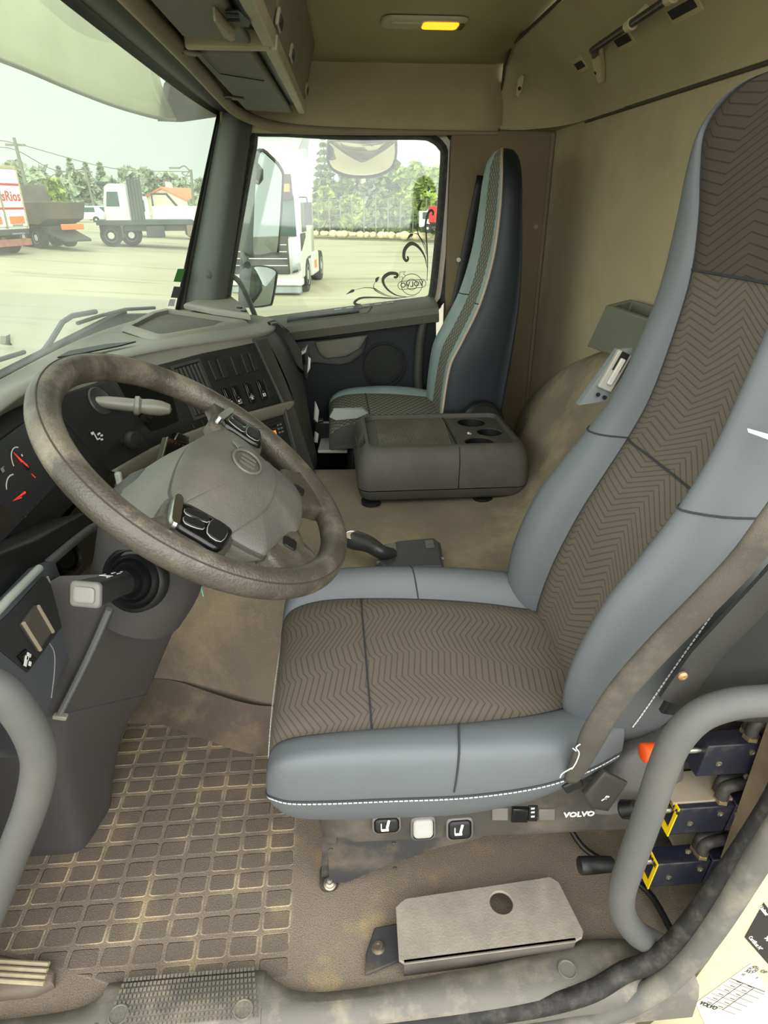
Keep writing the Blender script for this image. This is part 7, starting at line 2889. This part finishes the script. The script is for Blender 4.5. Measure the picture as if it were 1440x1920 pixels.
def leaf_mat(name, c1, c2):
    m, n, l, b = node_mat(name)
    t = NT(n, l)
    g_ = n.new('ShaderNodeNewGeometry')
    rn = t.noise(g_.outputs['Position'], 1.6, 5)
    l.new(t.mix(t.step(rn, 0.3, 0.7), lin(c1), lin(c2)), b.inputs['Base Color'])
    b.inputs['Roughness'].default_value = 0.9
    b.inputs['Specular IOR Level'].default_value = 0.1
    return m


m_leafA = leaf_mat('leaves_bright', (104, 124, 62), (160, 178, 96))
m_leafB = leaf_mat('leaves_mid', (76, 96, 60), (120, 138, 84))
m_leafC = leaf_mat('leaves_haze_pale', (128, 142, 122), (164, 174, 148))  # leaf colour paled to paint in the haze
m_bark = M('bark_brown', (92, 82, 66), rough=0.9)


def tree(p, h, r, mat, label, conifer=False, n=620, leaf=0.42, low=0.12):
    t = thing('tree', label, 'tree', tuple(p), 'trees round the yard')
    g = G()
    g.tube([p, p + np.array([0.1, 0, h * 0.5]), p + np.array([0, 0, h * 0.85])], [r * 0.08, r * 0.06, 0.03], 7)
    g.build('trunk', m_bark, t)
    g = G()
    blobs = []
    if not conifer:
        for k in range(11):
            a = rng.uniform(0, 2 * PI)
            rr = r * rng.uniform(0.0, 0.62)
            blobs.append((np.array([rr * math.cos(a), rr * math.sin(a) * 0.8, h * rng.uniform(low + 0.12, 0.86)]), r * rng.uniform(0.34, 0.52)))
        blobs.append((np.array([0, 0, h * 0.86]), r * 0.34))
    for k in range(n):
        if conifer:
            f_ = rng.random() ** 0.8
            tier = math.floor(f_ * 13) / 13
            w_ = r * (1 - f_) ** 0.85 * (0.55 + 0.45 * rng.random())
            a = rng.uniform(0, 2 * PI)
            q = np.array([w_ * math.cos(a), w_ * math.sin(a), h * (0.1 + 0.9 * (tier * 0.8 + f_ * 0.2)) - w_ * 0.22])
            s_ = leaf * (1.25 - f_ * 0.8)
        else:
            c, br2 = blobs[rng.randrange(len(blobs))]
            d = np.array([rng.gauss(0, 1), rng.gauss(0, 1), rng.gauss(0, 1)])
            d /= np.linalg.norm(d)
            q = c + d * br2 * rng.uniform(0.6, 1.0)
            s_ = leaf * rng.uniform(0.7, 1.3)
        u_ = np.array([rng.gauss(0, 1), rng.gauss(0, 1), rng.gauss(0, 0.6)])
        u_ /= np.linalg.norm(u_)
        w2 = np.cross(u_, [rng.gauss(0, 1), rng.gauss(0, 1), rng.gauss(0, 1)])
        w2 /= np.linalg.norm(w2)
        g.add([p + q - u_ * s_, p + q - w2 * s_ * 0.6, p + q + u_ * s_, p + q + w2 * s_ * 0.6], [(0, 1, 2, 3)])
    me_v = np.array(g.v)
    o = g.build('crown', mat, t, smooth=False)
    return t


def tree_px(ub, vb, vt, wpx, Y_, mat, label, conifer=False, **k):
    b_ = at(ub, vb, Y=Y_)
    t_ = at(ub, vt, Y=Y_)
    l_ = at(ub - wpx / 2, vb, Y=Y_)
    r_ = at(ub + wpx / 2, vb, Y=Y_)
    return tree(b_, t_[2] - b_[2], np.linalg.norm(r_ - l_) / 2, mat, label, conifer, **k)


for a in ((612, 432, 245, 62, 66, m_leafB, 'tall sparse conifer rising right of the white tractor cab', True, dict(n=900, leaf=0.5)),
          (652, 432, 318, 70, 62, m_leafB, 'dull green tree behind the round kerb mirror', False, {}),
          (612, 434, 350, 56, 58, m_leafA, 'low bright tree at the foot of the tall conifer', False, {}),
          (690, 432, 300, 90, 66, m_leafC, 'grey-green tree just right below the kerb mirror', False, dict(n=800)),
          (662, 436, 370, 60, 56, m_leafA, 'bright bush-like tree in the middle of the side window', False, {}),
          (735, 434, 290, 80, 64, m_leafB, 'tall rounded tree right of the kerb mirror', False, dict(n=800)),
          (722, 438, 366, 60, 57, m_leafB, 'low dull tree behind the middle of the fence', False, {}),
          (778, 436, 300, 80, 60, m_leafA, 'bright leafy tree left of the red machine', False, dict(n=900)),
          (818, 440, 305, 66, 58, m_leafA, 'bright tree behind the red machine by the window edge', False, dict(n=800)),
          (765, 440, 372, 50, 55, m_leafA, 'low bright tree beside the red machine', False, {})):
    tree_px(*a[:8], **a[8])
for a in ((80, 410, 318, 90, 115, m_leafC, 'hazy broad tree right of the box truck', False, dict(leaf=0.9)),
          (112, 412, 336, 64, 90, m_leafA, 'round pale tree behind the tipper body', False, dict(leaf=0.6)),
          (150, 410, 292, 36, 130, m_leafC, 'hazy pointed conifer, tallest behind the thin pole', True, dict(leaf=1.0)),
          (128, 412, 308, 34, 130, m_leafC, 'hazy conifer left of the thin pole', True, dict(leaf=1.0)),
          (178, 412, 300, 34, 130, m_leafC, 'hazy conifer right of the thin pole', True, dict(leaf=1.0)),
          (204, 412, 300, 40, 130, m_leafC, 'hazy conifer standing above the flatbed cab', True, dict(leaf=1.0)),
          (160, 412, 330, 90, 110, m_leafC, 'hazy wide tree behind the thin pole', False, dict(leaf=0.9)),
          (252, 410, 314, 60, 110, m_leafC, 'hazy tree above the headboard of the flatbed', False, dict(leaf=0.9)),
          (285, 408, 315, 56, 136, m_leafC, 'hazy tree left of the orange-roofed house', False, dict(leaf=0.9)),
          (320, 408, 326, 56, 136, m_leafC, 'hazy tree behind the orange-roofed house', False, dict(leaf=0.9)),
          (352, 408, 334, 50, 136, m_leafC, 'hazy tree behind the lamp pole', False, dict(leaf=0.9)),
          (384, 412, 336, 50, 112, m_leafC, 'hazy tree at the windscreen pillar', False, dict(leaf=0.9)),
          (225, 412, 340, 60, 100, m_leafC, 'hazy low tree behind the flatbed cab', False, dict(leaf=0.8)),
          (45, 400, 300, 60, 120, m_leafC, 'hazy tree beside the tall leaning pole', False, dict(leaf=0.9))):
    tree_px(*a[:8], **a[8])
# hedge, wire fence and the row of pale stones along the far yard edge
h0, h1 = at(560, 436, Y=60), at(840, 443, Y=52)
g = G()
for k in range(1500):
    f_ = rng.random()
    q = h0 + (h1 - h0) * f_ + np.array([rng.gauss(0, 0.2), rng.gauss(0, 0.5), rng.uniform(0.1, 1.7)])
    u_ = np.array([rng.gauss(0, 1), rng.gauss(0, 1), rng.gauss(0, 1)])
    u_ /= np.linalg.norm(u_)
    w2 = np.cross(u_, [rng.gauss(0, 1), rng.gauss(0, 1), rng.gauss(0, 1)])
    w2 /= np.linalg.norm(w2)
    g.add([q - u_ * 0.24, q - w2 * 0.16, q + u_ * 0.24, q + w2 * 0.16], [(0, 1, 2, 3)])
tag(g.build('hedge', m_leafB, smooth=False), 'long low hedge along the far edge of the yard', 'hedge')
FN = thing('wire_fence', 'tall wire fence running in front of the far trees', 'fence', tuple(h0))
for k in range(14):
    q = h0 + (h1 - h0) * (k / 13) + np.array([0, -1.7, 0])
    g = G()
    g.tube([q, q + np.array([0, 0, 2.6])], 0.05, 6)
    g.build('fence_post', m_pole, FN)
g = G()
for z in (0.9, 1.4, 1.9, 2.5):
    g.tube([h0 + np.array([0, -1.7, z]), h1 + np.array([0, -1.7, z])], 0.014, 4)
g.build('fence_wires', m_pole, FN)
for k in range(26):
    q = h0 + (h1 - h0) * ((k + 0.5 + rng.uniform(-0.3, 0.3)) / 26) + np.array([0, -2.4 + rng.uniform(-0.1, 0.1), 0.05])
    g = G()
    r_ = rng.uniform(0.2, 0.42)
    A = []
    for i in range(5):
        ph = PI * (i + 0.4) / 5.6
        A.append([q + r_ * np.array([math.sin(ph) * math.cos(t) * rng.uniform(0.8, 1.2), math.sin(ph) * math.sin(t) * rng.uniform(0.8, 1.2), math.cos(ph) * 0.8]) for t in np.linspace(0, 2 * PI, 8)[:-1]])
    g.grid(A, closed_v=True, cap0=True, cap1=True)
    tag(g.build('stone', M('pale_stone', (206, 196, 160), rough=0.9, var=0.15, vs=2), angle=60), 'pale stone in the row at the foot of the fence', 'stone', 'stones along the fence')
# red machine at the right edge of the side window
p = at(822, 436, Y=50)
RM = thing('red_machine', 'red and white construction machine at the window edge by the trees', 'machine', tuple(p))
for lo, hi, mt, nm in (((-1.0, -0.8, 0.9), (1.2, 0.8, 2.3), m_rd, 'machine_body'), ((-1.9, -0.7, 0.5), (-0.9, 0.7, 1.9), m_wp, 'machine_cab'), ((-1.6, -0.75, 1.2), (-1.0, 0.75, 1.8), m_tg, 'machine_window'), ((-1.6, -0.7, 0.3), (1.4, 0.7, 0.6), m_dk, 'machine_chassis')):
    g = LG(p, (1, -0.1))
    g.box(tuple(c * 0.75 for c in lo), tuple(c * 0.75 for c in hi))
    g.done(nm, mt, RM, bevel=0.04)
for x in (-1.1, 0.9):
    wheel_at(p, (1, -0.1), x * 0.75, -0.5, 0.3, 0.2, RM)
    wheel_at(p, (1, -0.1), x * 0.75, 0.5, 0.3, 0.2, RM)

# ------------------------------------------------------------------ on the outside of this cab
m_mir = M('mirror_glass', (150, 157, 156), rough=0.02, metal=1.0, var=0.0)
m_mh = M('mirror_housing', (86, 90, 90), rough=0.5, var=0.06)


def mirror(pxs, c, n_, name, label, depth, convex=0.0):
    n_ = np.array(n_, float)
    n_ /= np.linalg.norm(n_)
    q = [onp(u, v, c, n_) for u, v in pxs]
    q = list(cr(np.array(q), 3, True))
    ctr = np.mean(q, axis=0)
    t = thing(name, label, 'mirror', tuple(ctr))
    g = G()
    big = [ctr + (p - ctr) * 1.035 for p in q]
    g.grid([[ctr + (p - ctr) * 0.985 + n_ * 0.004 for p in q], [p + n_ * 0.006 for p in big], [ctr + (p - ctr) * 1.05 - n_ * 0.02 for p in q], [ctr + (p - ctr) * 0.85 - n_ * depth for p in q], [ctr + (p - ctr) * 0.4 - n_ * depth * 1.25 for p in q]], closed_v=True, cap1=True)
    g.build('housing', m_mh, t, angle=50)
    g = G()
    rings = []
    for k in (1.0, 0.75, 0.5, 0.25, 0.02):
        rings.append([ctr + (p - ctr) * k + n_ * convex * (1 - k * k) for p in q])
    g.grid(rings, closed_v=True, cap1=True)
    g.build('glass', m_mir, t, angle=180)
    return t, ctr


t, c = mirror(((487, 285), (478, 340), (474, 420), (473, 470), (480, 479), (514, 474), (522, 464), (530, 345), (527, 318), (506, 294)), at(500, 380, Y=2.95), (0.74, -0.67, 0.02), 'door_mirror', 'tall main mirror outside the passenger window', 0.10)
g = G()
g.tube([at(461, 345, Y=3.02), at(458, 480, Y=3.02), at(452, 610, Y=2.98)], 0.017, 10)
g.build('mirror_bar', m_mh, t)
for zz in (1.36, 0.98):
    g = G()
    pz = at(458, 480, Y=3.02)
    g.tube([(pz[0], 3.02, zz), (pz[0] + 0.05, 2.685, zz - 0.02)], 0.014, 8)
    g.build('mirror_stay', m_mh, t)
t, c = mirror(((473, 502), (468, 530), (466, 570), (474, 576), (502, 573), (510, 566), (518, 520), (516, 506), (495, 499)), at(492, 538, Y=2.95), (0.74, -0.67, 0.02), 'wide_angle_mirror', 'small squarish wide-angle mirror below the main mirror', 0.08, 0.02)
t, c = mirror(((616, 272), (615, 300), (625, 318), (655, 330), (700, 330), (730, 318), (741, 298), (742, 272), (735, 264), (680, 268), (624, 263)), at(680, 296, Y=2.86), (-0.05, -0.66, -0.75), 'kerb_mirror', 'rounded kerb mirror hanging at the top of the passenger window', 0.05, 0.03)
g = G()
for ch_ in t.children:
    if ch_.name.startswith('glass'):
        ch_.data.materials[0] = M('kerb_mirror_glass', (232, 226, 200), rough=0.04, metal=1.0, var=0.0)
g = G()
g.obox(at(683, 264, Y=2.86), (1, 0, 0), (0, 1, 0), (0, 0, 1), 0.22, 0.05, 0.05)
g.tube([at(683, 264, Y=2.86), (at(683, 264, Y=2.86)[0], 2.74, 1.50)], 0.03, 10)
g.build('mirror_foot', M('mirror_foot_pale', (176, 176, 166), rough=0.5), t, bevel=0.012)
g = G()
P = [at(u, v, Y=2.80) for u, v in ((418, 515), (432, 517), (448, 528), (464, 558), (478, 592), (484, 610))]
g.tube(cr(np.array(P), 5), 0.011, 12)
tag(g.build('mirror_arm', M('arm_dark', (56, 60, 62), rough=0.45)), 'dark curved mirror arm outside between pillar and small mirror', 'mirror arm')

# outer sun visor of smoky acrylic with its end bracket
low_e = [np.array([-0.83, 0.35, 1.475]), np.array([-0.83, 1.0, 1.475]), at(0, 112, X=-0.80), at(130, 166, X=-0.76), at(220, 200, X=-0.70), at(300, 222, X=-0.605), at(330, 224, X=-0.55)]
up_e = [np.array([-0.66, p[1], 1.86]) if k < 5 else np.array([-0.66 + (0.07 if k == 5 else 0.12), p[1], 1.84]) for k, p in enumerate(low_e)]
L1 = cr(np.array(low_e), 6)
U1 = cr(np.array(up_e), 6)
vis = thing('outer_sun_visor', 'smoky yellow-green acrylic sun visor outside above the windscreen', 'sun visor', (-0.75, 1.6, 1.5))
m_vis = glass_mat('smoky_acrylic', (0.60, 0.60, 0.46), 0.04, 0.32)
g = G()
g.grid([[a_ + (b_ - a_) * f_ + np.array([-0.05 * math.sin(PI * f_), 0, 0]) for a_, b_ in zip(L1, U1)] for f_ in np.linspace(0, 1, 8)])
g.build('visor_shield', m_vis, vis, angle=180, solid=0.004)
g = G()
g.tube([p + np.array([0, 0, 0.0]) for p in L1], 0.006, 8)
g.build('visor_edge', M('visor_edge_grey', (120, 120, 108), rough=0.5), vis)
g = G()
q = [at(300, 222, X=-0.60), at(345, 224, X=-0.53), at(414, 214, X=-0.40), at(414, 150, X=-0.38), at(330, 120, X=-0.46), at(312, 150, X=-0.555)]
g.prism([p + np.array([0.0, 0.06, 0]) for p in q], (-0.03, 0.03, 0))
g.build('visor_bracket', M('visor_bracket_brown', (58, 48, 38), rough=0.6, var=0.15, vs=5), vis)
g = G()
P = [at(u, v, X=-0.81) for u, v in ((-20, 30), (60, 95), (150, 152), (160, 165))]
g2 = at(175, 30, X=-0.92)
fm = thing('front_mirror', 'dark front-view mirror housing outside above the visor', 'mirror', tuple(g2))
g = G()
q = [at(u, v, X=-0.92) for u, v in ((110, -10), (150, 40), (185, 72), (205, 80), (218, 70), (238, 78), (242, 60), (200, 0), (150, -40))]
g.plate(cr(np.array(q), 2, True), (-0.10, 0, 0.02), 0.03)
g.prism([p for p in cr(np.array(q), 2, True)], (0.02, 0, 0))
g.build('housing', M('front_mirror_housing', (70, 76, 76), rough=0.5), fm)
g = G()
g.tube([at(215, 50, X=-0.90), at(240, 20, X=-0.70)], 0.02, 10)
g.build('mirror_stem', m_black, fm)

# wipers parked on the windscreen
def on_screen(u, v, off=0.02):
    y = 2.0
    lo_, hi_ = 0.5, 2.64
    for _ in range(40):
        y = (lo_ + hi_) / 2
        p = at(u, v, Y=y)
        f_ = (1.475 - p[2]) / (1.475 - 0.79)
        sp = screen_pt(y, f_)
        if p[0] > sp[0]:
            lo_ = y
        else:
            hi_ = y
    return at(u, v, Y=y) + np.array([-off, 0, 0])


m_wip = M('wiper_black', (58, 66, 66), rough=0.6)
for k, (arm, blade, lab) in enumerate(((((92, 676), (118, 640), (140, 604), (158, 592), (200, 584)), ((158, 606), (200, 592), (246, 580), (300, 577)), 'longer windscreen wiper behind the dashboard top'), (((-60, 705), (-10, 684), (20, 676)), ((-40, 690), (10, 676), (60, 660)), 'wiper end at the left edge of the windscreen'))):
    t = thing('wiper', lab, 'wiper', tuple(on_screen(*arm[0])))
    g = G()
    g.tube([on_screen(u, v, 0.035) for u, v in arm], 0.008, 8)
    g.build('wiper_arm', m_wip, t)
    g = G()
    g.tube([on_screen(u, v, 0.02) for u, v in blade], 0.006, 8)
    g.build('wiper_blade', m_wip, t)
g = G()
q = [on_screen(u, v, 0.008) for u, v in ((18, 630), (26, 626), (26, 642), (30, 647), (17, 645))]
g.prism(q, (-0.012, 0, 0))
tag(g.build('washer_nozzle', M('nozzle_pale', (160, 160, 150), rough=0.5)), 'small pale clip on the windscreen at its left edge', 'clip')
# stickers at the lower corner of the windscreen
for pxs, mt, nm, lab in ((((322, 528), (330, 504), (344, 504), (337, 529)), m_green, 'windscreen_sticker', 'green square sticker low in the windscreen corner'), (((317, 558), (323, 537), (337, 538), (331, 559)), M('sticker_grey_purple', (96, 88, 96), rough=0.5), 'windscreen_sticker', 'dark grey sticker under the green one on the windscreen'), (((311, 574), (315, 561), (326, 561), (323, 574)), m_white, 'windscreen_sticker', 'small white sticker lowest in the windscreen corner')):
    q = [on_screen(u, v, -0.006) for u, v in pxs]
    g = G()
    g.prism(q, (0.0008, 0, 0))
    tag(g.build(nm, mt, smooth=False), lab, 'sticker')

# decal on the side window: scrolls and the maker's ring, seen from inside (mirrored)
YDc = YG - 0.005
dec = thing('window_decal', 'dark scroll decal with ring emblem in the corner of the passenger window', 'decal', tuple(at(760, 520, Y=YDc)))
m_dec = M('decal_grey', (74, 80, 68), rough=0.6, var=0.02)


def dz(x, y):
    return at(620 + x / 5.646, 250 + y / 5.646, Y=YDc)


def ribbon(pts, wmax, w0=0.2, w1=0.2, wpos=0.5, name='scroll'):
    P = cr(np.array([dz(*p) for p in pts]), 7)
    n_ = len(P)
    T_l, T_r = [], []
    for i in range(n_):
        d = P[min(i + 1, n_ - 1)] - P[max(i - 1, 0)]
        nn = np.array([-d[2], 0, d[0]])
        nn /= np.linalg.norm(nn)
        f_ = i / (n_ - 1)
        w_ = wmax * np.interp(f_, [0, wpos, 1], [w0, 1, w1]) * 0.5
        T_l.append(P[i] + nn * w_)
        T_r.append(P[i] - nn * w_)
    g = G()
    g.grid([T_l, T_r])
    return g.build(name, m_dec, dec, solid=0.0006, smooth=False)


ribbon([(1020, 1560), (1026, 1400), (1022, 1250), (1012, 1080), (1005, 960), (1030, 850), (1062, 815), (1085, 835), (1080, 870)], 0.010, 0.2, 0.6, 0.75)
ribbon([(1020, 1420), (1000, 1320), (960, 1240), (900, 1180), (840, 1170), (785, 1230), (775, 1310), (800, 1350), (820, 1330), (812, 1300)], 0.015, 0.1, 0.4, 0.45)
ribbon([(1015, 1300), (990, 1200), (940, 1090), (900, 1060), (850, 1075)], 0.004)
ribbon([(1015, 1280), (1000, 1180), (925, 1060), (915, 900), (925, 820)], 0.004)
ribbon([(870, 1068), (840, 1085), (805, 1130)], 0.013, 0.5, 0.1, 0.3)
ribbon([(972, 705), (950, 745), (932, 790), (925, 820)], 0.012, 0.1, 0.3, 0.6)
ribbon([(900, 1720), (780, 1735), (660, 1745), (480, 1738), (330, 1742), (265, 1775), (255, 1800), (290, 1815), (320, 1812)], 0.011, 0.1, 0.5, 0.75)
ribbon([(800, 1730), (700, 1715), (610, 1660), (560, 1590), (560, 1530), (620, 1485), (690, 1485), (708, 1505), (690, 1525), (668, 1518)], 0.014, 0.1, 0.5, 0.5)
ribbon([(700, 1735), (600, 1715), (500, 1665), (455, 1640), (350, 1636), (245, 1660)], 0.004)
ribbon([(640, 1735), (560, 1710), (470, 1660), (455, 1610), (478, 1565)], 0.004)
ribbon([(250, 1660), (215, 1675), (165, 1705)], 0.012, 0.6, 0.1, 0.3)
ribbon([(478, 1575), (490, 1545), (512, 1518)], 0.013, 0.4, 0.2, 0.5)
for rr_ in (112, 56):
    th = np.linspace(0, 2 * PI, 40)
    P = [dz(858 + rr_ * math.cos(a), 1600 + rr_ * math.sin(a)) for a in th]
    g = G()
    g.tube(P[:-1], 0.0013, 5, closed=True)
    g.build('emblem_ring', m_dec, dec)
g = G()
g.tube([dz(*p) for p in ((792, 1512), (770, 1488), (792, 1466), (732, 1470), (730, 1530), (752, 1512), (768, 1545))], 0.0013, 5)
g.build('emblem_arrow', m_dec, dec)
g = G()
a_, b_ = dz(745, 1612), dz(975, 1588)
dd = (b_ - a_) / np.linalg.norm(b_ - a_)
uu = np.array([-dd[2], 0, dd[0]])
g.tube(rrect((a_ + b_) / 2, dd, uu, np.linalg.norm(b_ - a_) + 0.024, 0.030, 0.014), 0.0013, 5, closed=True)
g.build('emblem_bar', m_dec, dec)
text('emblem_lettering', 'VOLVO', (a_ + b_) / 2 + np.array([0, -0.001, 0]), -dd, uu, 0.028, m_dec, dec, 0.0003, bold=0.0006)
